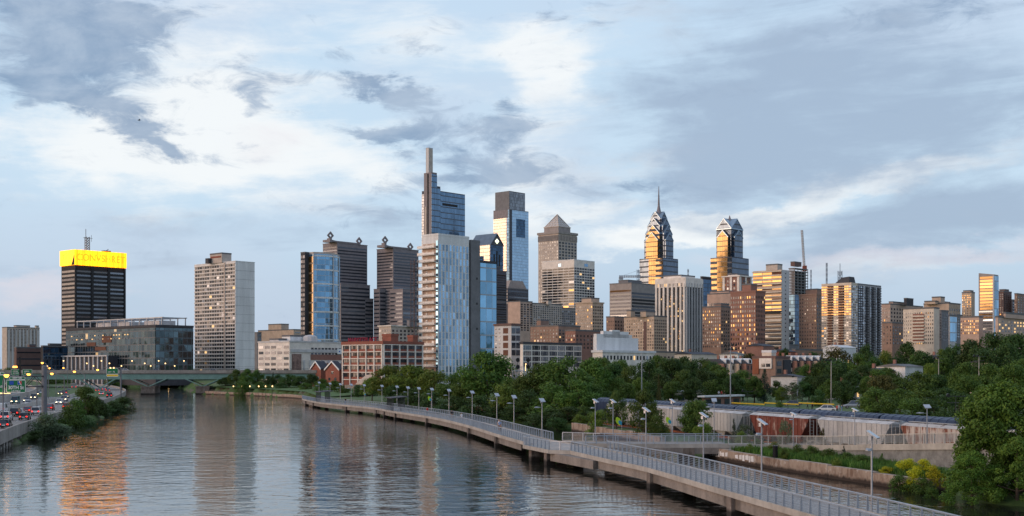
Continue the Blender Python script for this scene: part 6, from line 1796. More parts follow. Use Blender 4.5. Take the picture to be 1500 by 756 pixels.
for x_, z_ in ((.9, 1.0), (.9, 2.7), (4.2, 1.0), (4.2, 2.7)):
    q = MB().tube((x_, -.7, zg + z_), (x_, -.55, zg + z_), .55, 14).tube((x_, -.5, zg), (x_, -.5, zg + z_), .05, 5).build('signal_disc', 'black_paint', gn)
MB().tube((3.3, -.9, zg + 1.7), (3.3, -.75, zg + 1.7), .13, 8).tube((3.3, -.7, zg), (3.3, -.7, zg + 1.7), .05, 4).build('signal_light', 'lamp_warm', gn)
# ---------------------------------------------------------------- ball field, poles, low buildings
def floodlight(px, ytop, Y, label, heads, mat='steel', r=.16):
    p = ray(px, Y); zb = float(ground_z(p.x, p.y))
    t_ = empty('light_pole', (p.x, p.y, zb), 0, label, 'light pole')
    h = zat(ytop, Y) - zb
    MB().tube((0, 0, 0), (0, 0, h), r, 8, r * .6).build('pole', mat, t_)
    if heads:
        MB().box(-1.5, 1.5, -.06, .06, h - .1, h).box(-1.3, 1.3, -.06, .06, h - 1.1, h - 1.0).build('crossarm', 'dark_steel', t_)
        for k_ in range(heads):
            x_ = -1.3 + 2.6 * (k_ % 4) / 3; z_ = h + .25 if k_ < 4 else h - .8
            MB().tube((x_, 0, z_), (x_, -.45, z_ - .18), .16, 8, .30).build('lamp_head', 'dark_steel', t_)
    return t_
floodlight(1070, 506, 300, 'tall grey floodlight pole with a cluster of lamps over the ball field', 8)
floodlight(1217.5, 528, 300, 'tall pale floodlight pole behind the grey hopper car', 2, 'gate_concrete')
floodlight(940, 515, 300, 'tall slim pole rising from the trees behind the young riverbank tree', 0)
floodlight(1168, 552, 330, 'slim pole beside the pale loose leaved tree', 1)
floodlight(1375, 525, 330, 'short pale lamp pole among the trees of the rise', 2, 'gate_concrete')
floodlight(1434, 522, 300, 'pale twin headed lamp pole on the wooded rise', 2, 'gate_concrete')
floodlight(1400, 580, 190, 'dark slim lamp post behind the last hopper car', 1, 'dark_steel', .06)
floodlight(1095, 573, 310, 'small park lamp post below the modern brown house', 1, 'dark_steel', .06)
p = ray(1080, 292); q = ray(1222, 262)
lw = MB(); a = [ray(1075, 300), ray(1245, 262), ray(1245, 225), ray(1060, 245)]
lw.add([(v_.x, v_.y, float(land(v_.x, v_.y)) + .08) for v_ in a], [(0, 1, 2, 3)])
m, nt, b = newmat('lawn')
t = nt.n('ShaderNodeTexCoord').outputs['Object']
nt.put(b.inputs['Base Color'], nt.mix(nt.noise(t, 1.4, 5, .7), (.035, .085, .015), (.075, .15, .03)))
b.inputs['Roughness'].default_value = .9
tag(lw.build('ball_field', 'lawn'), kind='structure')
fn = empty('field_fence', (0, 0, 0), 0, 'low ball field fence with a yellow padded top rail', 'fence')
mb, pb = MB(), MB()
P_ = [Vector((ray(px_, Y_).x, ray(px_, Y_).y, 0)) for px_, Y_ in ((1072, 292), (1120, 286), (1170, 280), (1222, 274))]
for a, c in zip(P_[:-1], P_[1:]):
    za, zc_ = zat(590.3, a.y), zat(592.5, c.y)
    mb.tube((a.x, a.y, za), (c.x, c.y, zc_), .14, 6)
mb.build('top_rail', 'yellow_cap', fn)
for q_, d_, s_ in walk(P_, 3.0):
    MB().tube((q_.x, q_.y, 1.5), (q_.x, q_.y, zat(591, q_.y)), .05, 5).build('post', 'dark_steel', fn)
for px, Y, sh, lg, lb in ((1226, 255, 'cloth_red', 'cloth_navy', 'person in a red top on the ball field by the pale pole'), (1229, 258, 'cloth_white', 'cloth_blue', 'person in white with blue trousers on the ball field'), (1233, 254, 'cloth_blue', 'cloth_blue', 'person in blue at the right of the ball field group'), (1183, 280, 'cloth_black', 'cloth_black', 'person in black at the ball field fence'), (1190, 279, 'cloth_navy', 'cloth_black', 'person in dark blue at the ball field fence'), (1057, 318, 'cloth_red', 'cloth_black', 'person in red on the pavilion terrace'), (1053, 319, 'cloth_white', 'cloth_navy', 'person in white on the pavilion terrace'), (1061, 319, 'cloth_black', 'cloth_tan', 'person in black on the pavilion terrace')):
    p = ray(px, Y)
    person(lb, (p.x, p.y, float(ground_z(p.x, p.y)) if Y < 300 else zat(582, Y)), random.random() * 6, sh, lg)
def pavilion(label, px0, px1, yroof, Y, mat, wins, flat_over=.8):
    b_ = Bld('flat_roof_pavilion', label, px0, px0 + 3, px1, yroof, Y)
    b_.tier(b_.main, 0, b_.h, mat, cap=flat_over, capmat='roof_white', caph=.4)
    b_.win('R', b_.main, b_.h * .25, b_.h * .9, wins, 1, .6, .7, OFFW)
    return b_
pavilion('long low tan pavilion with a white flat roof in the park', 972, 1048, 574.5, 330, 'warm_stone', 5)
pavilion('low brick pavilion with a white overhanging roof below the floodlight pole', 1028, 1085, 582, 305, 'brick', 4)
b = Bld('modern_house', 'angular brown and pink modern house above the park trees', 1102, 1136, 1157, 525, 440)
b.tier(b.main, 0, b.h, 'brown_brick', cap=.15, capmat='dark_brick')
b.bar('L', b.main, b.uL(1131), b.uL(1113), b.z(540), b.z(524.8), 'pale_cream', 'pale_bay', .5)
b.win('L', b.main, b.z(538), b.z(532), 2, 1, .8, .8, [('glass_dark', 1)], u0=b.uL(1130), u1=b.uL(1115), proud=.6)
b.bar('L', b.main, b.uL(1112), b.uL(1103), b.z(548), b.z(526), 'rust_panel', 'rust_bay', .4)
b.tier(b.rect(1116, 1130, 1137, 6), b.h, b.z(516.5, 6), 'cream', 'roof_room', .1, 'roof_white')
b.win('R', b.main, b.z(560), b.z(527), 2, 3, .6, .6, [('glass_dark', 1)])
b.bar('R', b.main, b.uR(1147), b.w, b.z(567), b.z(527), 'dark_grey', 'dark_bay', .5)
def rowhouse(px0, px1, yr, Y, wall, roofm, label, group):
    b_ = Bld('rowhouse', label, px0, px0, px1, yr + 7, Y, 4.0, dl=9, group=group)
    b_.tier(b_.main, 0, b_.h, wall)
    zr = b_.z(yr)
    b_.part(MB().loft([[(0, -.3, b_.h), (b_.w, -.3, b_.h), (b_.w, 9, b_.h), (0, 9, b_.h)], [(0, 2.4, zr), (b_.w, 2.4, zr), (b_.w, 9, zr), (0, 9, zr)]]), 'mansard_roof', roofm)
    dm = b_.part(MB().loft([[(b_.w * .25, -.15, b_.h), (b_.w * .75, -.15, b_.h), (b_.w * .75, -.15, zr - .3), (b_.w * .5, -.15, zr + .3), (b_.w * .25, -.15, zr - .3)], [(b_.w * .25, 3, b_.h), (b_.w * .75, 3, b_.h), (b_.w * .75, 3, zr - .3), (b_.w * .5, 3, zr + .3), (b_.w * .25, 3, zr - .3)]]), 'dormer', 'white_wall')
    MB().box(b_.w * .38, b_.w * .62, -.22, -.152, b_.h + .3, zr - .4).build('dormer_window', 'glass_dark', dm)
    b_.win('R', b_.main, 1, b_.h, 2, 3, .3, .55, [('glass_dark', 1)])
    MB().box(b_.w * .85, b_.w * .98, 5, 6, zr - .2, zr + 1.4).build('chimney', 'brick', b_.root)
for k_, px in enumerate((1060, 1071, 1082, 1093)):
    rowhouse(px, px + 10.7, 526, 480, ['brick', 'cream', 'tan', 'brick'][k_], 'roof_slate', 'mansard roofed rowhouse left of the modern house', 'rowhouses left of the modern house')
for k_, px in enumerate((1157, 1167, 1177, 1187, 1197)):
    rowhouse(px, px + 9.7, 522, 470, ['cream', 'brick', 'brown_brick', 'brick', 'tan'][k_], 'roof_slate', 'mansard roofed rowhouse with a dormer right of the modern house', 'rowhouses right of the modern house')
for px0, px1, yt, Y, mt, lb in ((1078, 1092, 515, 560, 'white_wall', 'low white roofed shed among the rowhouses'), (1115, 1134, 503, 620, 'brick', 'red brick house end with a tall pale chimney'), (1150, 1166, 511, 600, 'tile_red', 'red gabled row end under the stepped brick tower'), (1228, 1254, 505, 640, 'roof_white', 'white roofed hall below the gold lit slab'), (1323, 1352, 533, 400, 'white_wall', 'small white house with a flat roof among the trees'), (1297, 1312, 539, 390, 'brick', 'brick house with a dark roof among the trees'), (1380, 1400, 520, 480, 'cream', 'cream house half hidden by trees on the rise'), (1250, 1275, 560, 350, 'white_wall', 'white walled garage among the trees of the rise'), (1010, 1050, 515, 600, 'cream', 'low cream house behind the park belt'), (1166, 1180, 548, 400, 'pale_grey', 'small grey flat roofed shed by the rowhouses'), (1465, 1490, 527, 340, 'cream', 'cream house with a dark gabled roof on the rise at the right')):
    b = Bld('low_house', lb, px0, px0 + 3, px1, yt + 4, Y, 2, dl=10)
    b.tier(b.main, 0, b.h, mt)
    b.part(MB().loft([[(x_, -.4, b.h), (x_, 10.4, b.h), (x_, 5, b.z(yt))] for x_ in (-.4, b.w + .4)]), 'roof', {'roof_white': 'roof_white', 'white_wall': 'roof_grey'}.get(mt, 'roof_slate'))
    b.win('R', b.main, .8, b.h - .4, max(2, int(b.w / 3)), 1, .35, .45, [('glass_dark', .8), ('lit', .2)])
    MB().box(b.w * .3, b.w * .3 + .9, 5.2, 6.1, b.h, b.z(yt) + 1.4).build('chimney', 'brick', b.root)
# parked cars come with the other vehicles below
# ---------------------------------------------------------------- riverside park at the far end
lp = MB(); a = [(-142, 575.5), (-109, 537), (-83, 494), (-66, 425), (-48, 440), (-60, 505), (-95, 552), (-135, 590)]
lp.add([(x_, y_, float(land(x_, y_)) + .10 + (.9 if i > 3 else 0)) for i, (x_, y_) in enumerate(a)], [(0, 1, 6, 7), (1, 2, 5, 6), (2, 3, 4, 5)])
tag(lp.build('park_lawn', 'lawn'), kind='structure')
lp = MB(); lp.add([(-210, 776, 1.6), (-150, 640, 1.6), (-120, 660, 3.5), (-170, 800, 3.5)], [(0, 1, 2, 3)]).add([(-330, 800, 1.8), (-206, 776, 1.8), (-170, 800, 3.6), (-330, 830, 3.6)], [(0, 1, 2, 3)])
tag(lp.build('far_lawn', 'lawn'), kind='structure')
def park_lamp(px, Y, group, label):
    p = ray(px, Y); zb = float(ground_z(p.x, p.y)) + .1
    t_ = empty('park_lamp', (p.x, p.y, zb), 0, label, 'lamp', group)
    h = zat(567, Y) - zb if Y < 700 else 3.6
    MB().tube((0, 0, 0), (0, 0, h), .09, 6, .06).build('pole', 'dark_steel', t_)
    MB().loft([[(.26 * s2 * math.cos(a), .26 * s2 * math.sin(a), h + z_) for a in [k_ * math.pi / 4 for k_ in range(8)]] for s2, z_ in ((.4, 0), (1, .2), (1, .42), (.3, .62))]).build('globe', 'lamp_warm', t_)
for px in (342, 354, 366, 379, 389, 399):
    Yq = 571 - (px - 330) * 1.02
    park_lamp(px, Yq, 'lit park lamps', 'small lit globe lamp on the riverside park path')
for px in (232, 247, 262, 277, 318):
    park_lamp(px, 785, 'far lit lamps', 'tiny lit lamp on the far bank under the bridge')
# covered steps and wall by the brick works
b = Bld('stair_shelter', 'low concrete stair shelter with a sloping tan roof at the boardwalk end', 505, 519, 547, 564, 440)
b.tier(b.main, b.h - 1.2, b.h, 'girder_concrete', 'deck')
for i in range(6):
    u = b.w * (i + .5) / 6
    MB().box(u - .3, u + .3, .5, 1.1, 0, b.h - 1.2).build('column', 'gate_concrete', b.root)
b.part(MB().loft([[(b.w * .45, 0, b.h + .02), (b.w, 0, b.h + 3.2), (b.w, 0, b.h + 3.6), (b.w * .45, 0, b.h + .4)], [(b.w * .45, 4, b.h + .02), (b.w, 4, b.h + 3.2), (b.w, 4, b.h + 3.6), (b.w * .45, 4, b.h + .4)]]), 'roof', 'tan')
# ---------------------------------------------------------------- the steel bridge
BA, BB = Vector((-330, 548, 0)), Vector((-40, 590, 0))
bd = (BB - BA).normalized(); bn = Vector((-bd.y, bd.x, 0))
br = empty('girder_bridge', (BA.x, BA.y, 0), math.atan2(bd.y, bd.x), 'green steel road bridge on V shaped struts and stone piers', 'bridge')
LB = (BB - BA).length
zt_, zg_ = 10.4, 7.0
def bx_at(px):
    k_ = (px - CX) / F
    return (k_ * BA.y - BA.x) / (bd.x - k_ * bd.y)
MB().box(0, LB, 0, 15, zt_ - .9, zt_).build('deck', 'road_concrete', br)
MB().box(0, LB, -.35, -.02, zt_ - .5, zt_ + .9).build('parapet', 'concrete', br)
MB().box(0, LB, 15.02, 15.35, zt_ - .5, zt_ + .9).build('parapet', 'concrete', br)
for y_ in (.4, 5, 10, 14.3):
    MB().box(0, LB, y_, y_ + .35, zg_, zt_ - .91).build('girder', 'bridge_green', br)
rl = MB().box(0, LB, -.25, -.15, zt_ + 1.45, zt_ + 1.55)
for i in range(int(LB / 3)):
    rl.box(i * 3, i * 3 + .1, -.25, -.15, zt_ + .9, zt_ + 1.45)
rl.build('railing', 'dark_steel', br)
for px, stone in ((142, False), (217, True), (297, True)):
    x0 = bx_at(px)
    zb_ = 3.7 if stone else 2.2
    for y_ in (.05, 14.3):
        mb = MB()
        for sg_ in (-1, 1):
            mb.loft([[(x0 + sg_ * .15 - .45, y_ - .05, zb_), (x0 + sg_ * .15 + .45, y_ - .05, zb_), (x0 + sg_ * .15 + .45, y_ + .4, zb_), (x0 + sg_ * .15 - .45, y_ + .4, zb_)],
                     [(x0 + sg_ * 8 - .6, y_ - .05, zg_ + .2), (x0 + sg_ * 8 + .6, y_ - .05, zg_ + .2), (x0 + sg_ * 8 + .6, y_ + .4, zg_ + .2), (x0 + sg_ * 8 - .6, y_ + .4, zg_ + .2)]] if zb_ < zg_ else [])
        mb.build('strut', 'bridge_green', br)
    if stone:
        pl = MB().loft([[(x0 - 3.3, -1.5, -2.5), (x0 + 3.3, -1.5, -2.5), (x0 + 3.3, 16.5, -2.5), (x0 - 3.3, 16.5, -2.5)], [(x0 - 3.0, -1.2, zb_), (x0 + 3.0, -1.2, zb_), (x0 + 3.0, 16.2, zb_), (x0 - 3.0, 16.2, zb_)]])
        pl.box(x0 - 3.3, x0 + 3.3, -1.5, 16.5, zb_ - .6, zb_ + .05)
        pl.build('pier', 'pier_brown', br)
# ---------------------------------------------------------------- the riverside highway
HE = smooth([(-58, 120), (-66.5, 152), (-74.5, 179), (-82.3, 207), (-92, 245), (-105, 300), (-121, 365), (-138, 431), (-170, 540), (-215, 660), (-270, 780)], 5)
RZ = 2.05
def hoff(d): return offset(HE, -d)     # towards the land
rd = MB(); rd.sheet(up(hoff(34), RZ), up(hoff(.3), RZ))
m, nt, b = newmat('road')
t = nt.n('ShaderNodeTexCoord').outputs['Object']
nt.put(b.inputs['Base Color'], nt.mix(nt.ss(nt.m('ADD', nt.m('MULTIPLY', nt.noise(t, .3, 5, .6), .6), nt.m('MULTIPLY', nt.noise(t, 3, 3), .4)), .3, .7), (.16, .15, .145), (.26, .25, .235)))
b.inputs['Roughness'].default_value = .85
tag(rd.build('highway', 'road'), kind='structure')
mk = MB()
for d_ in (.9, 13.4, 18.6, 31.0):
    A_, B_ = hoff(d_ + .16), hoff(d_)
    mk.sheet(up(A_, RZ + .006), up(B_, RZ + .006))
for d_ in (4.6, 8.6, 22.6, 26.8):
    for p, t_, s_ in walk(hoff(d_), 9.0):
        q = p + t_ * 3; n_ = Vector((-t_.y, t_.x, 0)) * .08
        mk.add([(v_.x, v_.y, RZ + .006) for v_ in (p - n_, p + n_, q + n_, q - n_)], [(0, 1, 2, 3)])
tag(mk.build('road_markings', 'white_paint'), kind='structure')
vd = empty('viaduct', (0, 0, 0), 0, 'concrete highway viaduct standing on piles at the left edge of the river', 'viaduct')
mb = MB()
for a, c in zip(HE[:-1], HE[1:]):
    mb.beam((a.x, a.y, 2.95), (c.x, c.y, 2.95), .4, 1.95)
mb.build('parapet', 'concrete', vd)
mb = MB(); A_, B_ = hoff(34), hoff(.2)
mb.sheet(up(A_, RZ - .02), up(A_, RZ - .9)).sheet(up(A_, RZ - .9), up(B_, RZ - .9))
mb.build('deck', 'concrete', vd)
for p, t_, s_ in walk([q for q in HE if q.y < 225], 3.6, 1.0):
    n_ = Vector((-t_.y, t_.x, 0))
    c = p + n_ * .7
    MB().box(c.x - .3, c.x + .3, c.y - .3, c.y + .3, -2.4, 1.0).build('pile', 'gate_concrete', vd)
for p, t_, s_ in walk([q for q in HE if q.y < 225], 10.8, 1.0):
    n_ = Vector((-t_.y, t_.x, 0)); q = p + n_ * 9
    MB().beam((p.x, p.y, 1.14), (q.x, q.y, 1.14), .7, .7).build('pile_cap', 'concrete', vd)
md = empty('median_barrier', (0, 0, 0), 0, 'pale concrete barrier between the two directions of the highway', 'barrier')
mb = MB(); A_ = hoff(16)
for a, c in zip(A_[:-1], A_[1:]):
    n_ = Vector((-(c - a).y, (c - a).x, 0)).normalized()
    mb.loft([[p + n_ * -.35 + Vector((0, 0, RZ)), p + n_ * .35 + Vector((0, 0, RZ)), p + n_ * .12 + Vector((0, 0, RZ + 1.0)), p + n_ * -.12 + Vector((0, 0, RZ + 1.0))] for p in (a, c)])
mb.build('barrier_wall', 'gate_concrete', md)
ow = empty('side_wall', (0, 0, 0), 0, 'dark retaining wall along the landward side of the highway', 'wall')
mb = MB(); A_ = hoff(34.4)
for a, c in zip(A_[:-1], A_[1:]): mb.beam((a.x, a.y, 5.2), (c.x, c.y, 5.2), .5, 4.5)
mb.build('wall_face', 'concrete', ow)
# curving slip road wall seen past the gantry post
sr = empty('slip_ramp', (0, 0, 0), 0, 'grey slip road curving up behind the thick gantry post', 'ramp')
P_ = smooth([(-152, 330), (-152, 365), (-160, 410), (-176, 450), (-205, 490), (-240, 520)], 5)
zq = lambda p: RZ + .1 + min(3.2, max(0, (p.y - 340) / 40))
I_ = offset(P_, -7)
mb = MB(); mb.sheet([Vector((q.x, q.y, zq(p))) for p, q in zip(P_, I_)], [Vector((p.x, p.y, zq(p))) for p in P_]); mb.build('ramp_surface', 'road', sr)
mb = MB()
for a, c in zip(P_[:-1], P_[1:]): mb.beam((a.x, a.y, zq(a) + .9), (c.x, c.y, zq(c) + .9), .4, 3.0)
mb.build('parapet', 'gate_concrete', sr)
# ---------------------------------------------------------------- vehicles
def car_proto(kind):
    """parts of one vehicle, nose towards +y, wheels on z = 0"""
    parts = {}
    if kind == 'sedan':
        Lh, wd, zb_, zs, zr_, st = 2.25, .88, .28, .86, 1.43, (-1.75, -1.1, .55, 1.25)
    elif kind == 'suv':
        Lh, wd, zb_, zs, zr_, st = 2.35, .95, .32, 1.02, 1.74, (-2.2, -1.95, .45, 1.15)
    elif kind == 'van':
        Lh, wd, zb_, zs, zr_, st = 2.7, 1.0, .32, 1.15, 2.15, (-2.6, -2.5, 1.2, 1.85)
    else:
        Lh, wd, zb_, zs, zr_, st = 5.6, 1.25, .45, 1.6, 3.1, (-5.5, -5.45, 5.2, 5.45)
    def ring(y_, zlo, zhi, w0, w1):
        return [(-w0 * .96, y_, zlo), (w0 * .96, y_, zlo), (w0, y_, zlo + (zhi - zlo) * .5), (w1, y_, zhi), (-w1, y_, zhi), (-w0, y_, zlo + (zhi - zlo) * .5)]
    hood = zs - .06
    mb = MB().loft([ring(-Lh, zb_ + .15, zs - .16, wd * .82, wd * .76), ring(-Lh + .18, zb_, zs - .03, wd * .96, wd * .9), ring(-Lh * .5, zb_, zs, wd, wd * .94), ring(st[3], zb_, zs, wd, wd * .94), ring(Lh - .5, zb_, hood - .1, wd * .97, wd * .88), ring(Lh - .1, zb_ + .02, hood - .22, wd * .88, wd * .78), ring(Lh, zb_ + .12, hood - .34, wd * .78, wd * .7)])
    wr, wt = wd * .90, wd * .74
    mb.loft([[(-wt, st[1], zr_ - .02), (wt, st[1], zr_ - .02), (wt, st[1], zr_ + .03), (-wt, st[1], zr_ + .03)], [(-wt, (st[1] + st[2]) / 2, zr_ + .0), (wt, (st[1] + st[2]) / 2, zr_), (wt * .96, (st[1] + st[2]) / 2, zr_ + .06), (-wt * .96, (st[1] + st[2]) / 2, zr_ + .06)], [(-wt, st[2], zr_ - .02), (wt, st[2], zr_ - .02), (wt, st[2], zr_ + .03), (-wt, st[2], zr_ + .03)]])
    for y_ in ((st[0] + st[1]) / 2 - .0, (st[1] + st[2]) / 2, (st[2] + st[3]) / 2):
        pass
    for sg_ in (-1, 1):
        for (y0, y1) in ((st[0], st[1]), (st[3], st[2]), ((st[1] + st[2]) / 2, (st[1] + st[2]) / 2)):
            mb.tube((sg_ * wr * .98, y0, zs), (sg_ * wt, y1, zr_), .05, 4)
    if kind == 'bus' or kind == 'van':
        mb.box(-wr, wr, st[0], st[0] + (1.2 if kind == 'van' else .4), zs, zr_)
    parts['body'] = (mb.mesh('body'), None)
    gl = MB().loft([[(-wr * .96, st[0] + .03, zs), (wr * .96, st[0] + .03, zs), (wr * .96, st[3] - .03, zs), (-wr * .96, st[3] - .03, zs)], [(-wt * .97, st[1] + .02, zr_ - .02), (wt * .97, st[1] + .02, zr_ - .02), (wt * .97, st[2] - .02, zr_ - .02), (-wt * .97, st[2] - .02, zr_ - .02)]])
    parts['window'] = (gl.mesh('window'), 'glass_dark')
    wl = .33 if kind != 'bus' else .5
    wm_ = MB().tube((-.1, 0, 0), (.1, 0, 0), wl, 12).tube((-.115, 0, 0), (.115, 0, 0), wl * .58, 10, None, 1)
    parts['wheel'] = (wm_.mesh('wheel'), ('rubber', 'silver_paint'))
    lt_ = MB().box(-.16, .16, -.04, .04, -.08, .08)
    parts['headlight'] = (lt_.mesh('headlight'), 'head_light')
    parts['taillight'] = (MB().box(-.14, .14, -.04, .04, -.11, .11).mesh('taillight'), 'tail_light')
    parts['bumper'] = (MB().box(-wd * .8, wd * .8, -Lh - .06, -Lh + .12, zb_ + .1, zb_ + .32).box(-wd * .72, wd * .72, Lh - .1, Lh + .05, zb_ + .05, zb_ + .25).mesh('bumper'), 'rubber')
    parts['number_plate'] = (MB().box(-.26, .26, -Lh - .09, -Lh - .065, zb_ + .22, zb_ + .36).mesh('number_plate'), 'sign_white')
    for k_, (me_, mt) in parts.items():
        if mt is None:
            me_.materials.append(MATS['white_paint'])
        else:
            for x_ in (mt if isinstance(mt, tuple) else (mt,)): me_.materials.append(MATS[x_])
    pl = [('body', (0, 0, 0)), ('window', (0, 0, 0)), ('bumper', (0, 0, 0)), ('number_plate', (0, 0, 0))]
    for sx_ in (-1, 1):
        for y_ in (-Lh * .62, Lh * .62): pl.append(('wheel', (sx_ * (wd - .06), y_, wl)))
        pl.append(('headlight', (sx_ * wd * .62, Lh - .06, zs - .30)))
        pl.append(('taillight', (sx_ * wd * .68, -Lh - .0, zs - .16)))
    return parts, pl
PROTO = {}
def vehicle(kind, paint, p, heading, label, lit=True, group=None):
    if kind not in PROTO: PROTO[kind] = car_proto(kind)
    parts, pl = PROTO[kind]
    nm = {'sedan': 'car', 'suv': 'sport_utility_car', 'van': 'van', 'bus': 'bus'}[kind]
    t_ = empty(nm, p, heading, label, {'sedan': 'car', 'suv': 'car', 'van': 'van', 'bus': 'bus'}[kind], group)
    for k_, loc in pl:
        o = link(k_, parts[k_][0], t_, loc)
        if k_ == 'body':
            o.material_slots[0].link = 'OBJECT'; o.material_slots[0].material = MATS[paint]
        if not lit and k_ in ('headlight', 'taillight'):
            o.material_slots[0].link = 'OBJECT'; o.material_slots[0].material = MATS['silver_paint' if k_ == 'headlight' else 'red_paint']
    return t_
def on_road(px, py, away):
    p = at(px, py, RZ + .01)
    i = min(range(len(HE) - 1), key=lambda k_: (HE[k_] - Vector((p.x, p.y, 0))).length)
    d_ = (HE[i + 1] - HE[i]).normalized()
    a = math.atan2(d_.y, d_.x) - math.pi / 2
    return p, a if away else a + math.pi
TR = 'highway traffic'
for px, py, kind, paint, away, lb in [
    (8, 627, 'sedan', 'grey_paint', 1, 'dark grey car with red tail lights nearest the parapet at the left edge'), (9, 616, 'suv', 'white_paint', 1, 'white car with red tail lights at the left edge of the highway'), (36.5, 615, 'sedan', 'grey_paint', 1, 'slate grey car with glowing tail lights by the parapet above the bushes'), (23, 610, 'suv', 'black_paint', 1, 'black square backed car left of the gantry post'),
    (3, 605, 'van', 'white_paint', 1, 'white van at the left edge behind the white car'), (41, 605, 'sedan', 'red_paint', 1, 'red car with bright tail lights left of the gantry post'), (54, 608, 'suv', 'white_paint', 1, 'white car with red tail lights just left of the gantry post'), (73, 601, 'sedan', 'red_paint', 1, 'red car with bright tail lights right of the gantry post'), (98, 599, 'sedan', 'red_paint', 1, 'red car partly hidden by the tall bank tree'),
    (29, 609, 'sedan', 'white_paint', 1, 'small white car between the black and red cars'), (22.5, 592, 'van', 'teal_paint', 0, 'blue green van with lit headlights coming towards the viewer'), (39.5, 589, 'sedan', 'silver_paint', 0, 'silver car with lit headlights under the big green sign'), (49.5, 585, 'suv', 'grey_paint', 0, 'grey car with lit headlights right of the big green sign'), (54, 579, 'sedan', 'silver_paint', 0, 'far silver car with lit headlights left of the gantry post'), (60, 577, 'sedan', 'white_paint', 0, 'far white car with headlights close to the gantry post'),
    (42, 594, 'sedan', 'white_paint', 0, 'white car low in front of the silver one'), (87, 592, 'sedan', 'white_paint', 0, 'white car with lit headlights right of the gantry post'), (94, 588, 'suv', 'silver_paint', 0, 'silver car with strong headlights beside the bank tree'), (88.5, 578.5, 'sedan', 'grey_paint', 0, 'far grey car with headlights on the bend'), (97, 583, 'sedan', 'silver_paint', 0, 'far silver car with headlights by the bank tree'), (95, 578, 'suv', 'grey_paint', 1, 'grey car driving away on the bend'),
    (82, 571, 'sedan', 'red_paint', 1, 'distant red car under the bridge'), (87, 571.5, 'suv', 'white_paint', 1, 'distant white car under the bridge'), (92, 570.5, 'sedan', 'red_paint', 1, 'second distant red car under the bridge'), (97, 572, 'sedan', 'red_paint', 1, 'distant red car beside the white bus'), (108, 571, 'bus', 'white_paint', 1, 'white bus far ahead in the traffic'), (101, 574, 'sedan', 'silver_paint', 1, 'silver car behind the white bus'),
    (142.5, 574, 'sedan', 'red_paint', 1, 'red car on the stretch left of the yellow and green sign'), (148.6, 579, 'sedan', 'white_paint', 1, 'white car on the stretch below the yellow and green sign'), (158, 574.5, 'suv', 'teal_paint', 1, 'dark green car below the yellow and green sign'), (160.5, 582.5, 'suv', 'black_paint', 1, 'black car with red tail lights below the yellow and green sign'), (152, 572, 'sedan', 'silver_paint', 1, 'distant silver car below the yellow and green sign')]:
    p, a = on_road(px, py, away)
    vehicle(kind, paint, p, a, lb)
# parked and passing cars elsewhere
for px, Y, lb, paint, kind in ((1210, 262, 'white car parked by the ball field under the pale pole', 'white_paint', 'sedan'), (1160, 300, 'grey car parked behind the field fence', 'grey_paint', 'sedan'), (1250, 285, 'silver car parked among the trees right of the ball field', 'silver_paint', 'suv'), (1245, 330, 'white car parked higher up behind the trees', 'white_paint', 'sedan')):
    p = ray(px, Y); p.z = float(ground_z(p.x, p.y)) + .05
    vehicle(kind, paint, p, R(80), lb, False)
for px, lb, paint, kind in ((92, 'pale car crossing the green bridge at its left end', 'silver_paint', 'sedan'), (182, 'white car crossing the green bridge above the river pier', 'white_paint', 'suv'), (228, 'grey car crossing the green bridge right of the river pier', 'silver_paint', 'sedan'), (312, 'pale car at the right end of the green bridge', 'white_paint', 'sedan')):
    x_ = bx_at(px); p = BA + bd * x_ + bn * 3.0; p.z = zt_ + .01
    vehicle(kind, paint, p, math.atan2(bd.y, bd.x) - math.pi / 2, lb, False)
# ---------------------------------------------------------------- road signs and lights
Yg = 238
gp_ = ray(65, Yg, RZ)
sgn_ = empty('sign_gantry', (gp_.x, gp_.y, 0), 0, 'thick grey gantry post carrying large green direction signs over the highway', 'sign gantry')
ztop = zat(537, Yg)
MB().tube((0, 0, .5), (0, 0, ztop), .56, 12, .5).tube((0, 0, ztop), (0, 0, ztop + .2), .55, 12, .3).build('post', 'mid_grey', sgn_)
mb = MB()
za, zb_ = zat(551, Yg), zat(566.5, Yg)
for y_ in (-.6, .6):
    mb.tube((0, y_, za), (-26, y_, za), .12, 5).tube((0, y_, zb_), (-26, y_, zb_), .12, 5)
    for k_ in range(14):
        x0, x1 = -26 * k_ / 14, -26 * (k_ + 1) / 14
        mb.tube((x0, y_, za), (x1, y_, zb_), .07, 4) if k_ % 2 else mb.tube((x0, y_, zb_), (x1, y_, za), .07, 4)
for k_ in range(8): mb.tube((-26 * k_ / 7, -.6, za), (-26 * k_ / 7, .6, zb_), .06, 4)
mb.build('truss', 'dark_steel', sgn_)
mb = MB()
for px in (1.5, 32):
    x_ = ray(px, Yg).x - gp_.x
    mb.box(x_ - .12, x_ + .12, -1.0, -.76, zat(553, Yg), zat(523, Yg))
mb.build('hanger', 'black_paint', sgn_)
def sign_board(parent, px0, px1, py0, py1, Y, origin, y_, mat='sign_green'):
    x0, x1 = ray(px0, Y).x - origin.x, ray(px1, Y).x - origin.x
    z0, z1 = zat(py1, Y) - parent.location.z, zat(py0, Y) - parent.location.z
    o = MB().box(x0, x1, y_, y_ + .12, z0, z1).build('sign_panel', mat, parent)
    bw_ = .09
    mb = MB()
    for a in ((x0, x1, z0, z0 + bw_), (x0, x1, z1 - bw_, z1), (x0, x0 + bw_, z0, z1), (x1 - bw_, x1, z0, z1)):
        mb.box(a[0], a[1], y_ - .012, y_ - .002, a[2], a[3])
    mb.build('border', 'sign_white', o)
    return o, (x0 + x1) / 2, (z0 + z1) / 2
UP = (R(90), 0, 0)
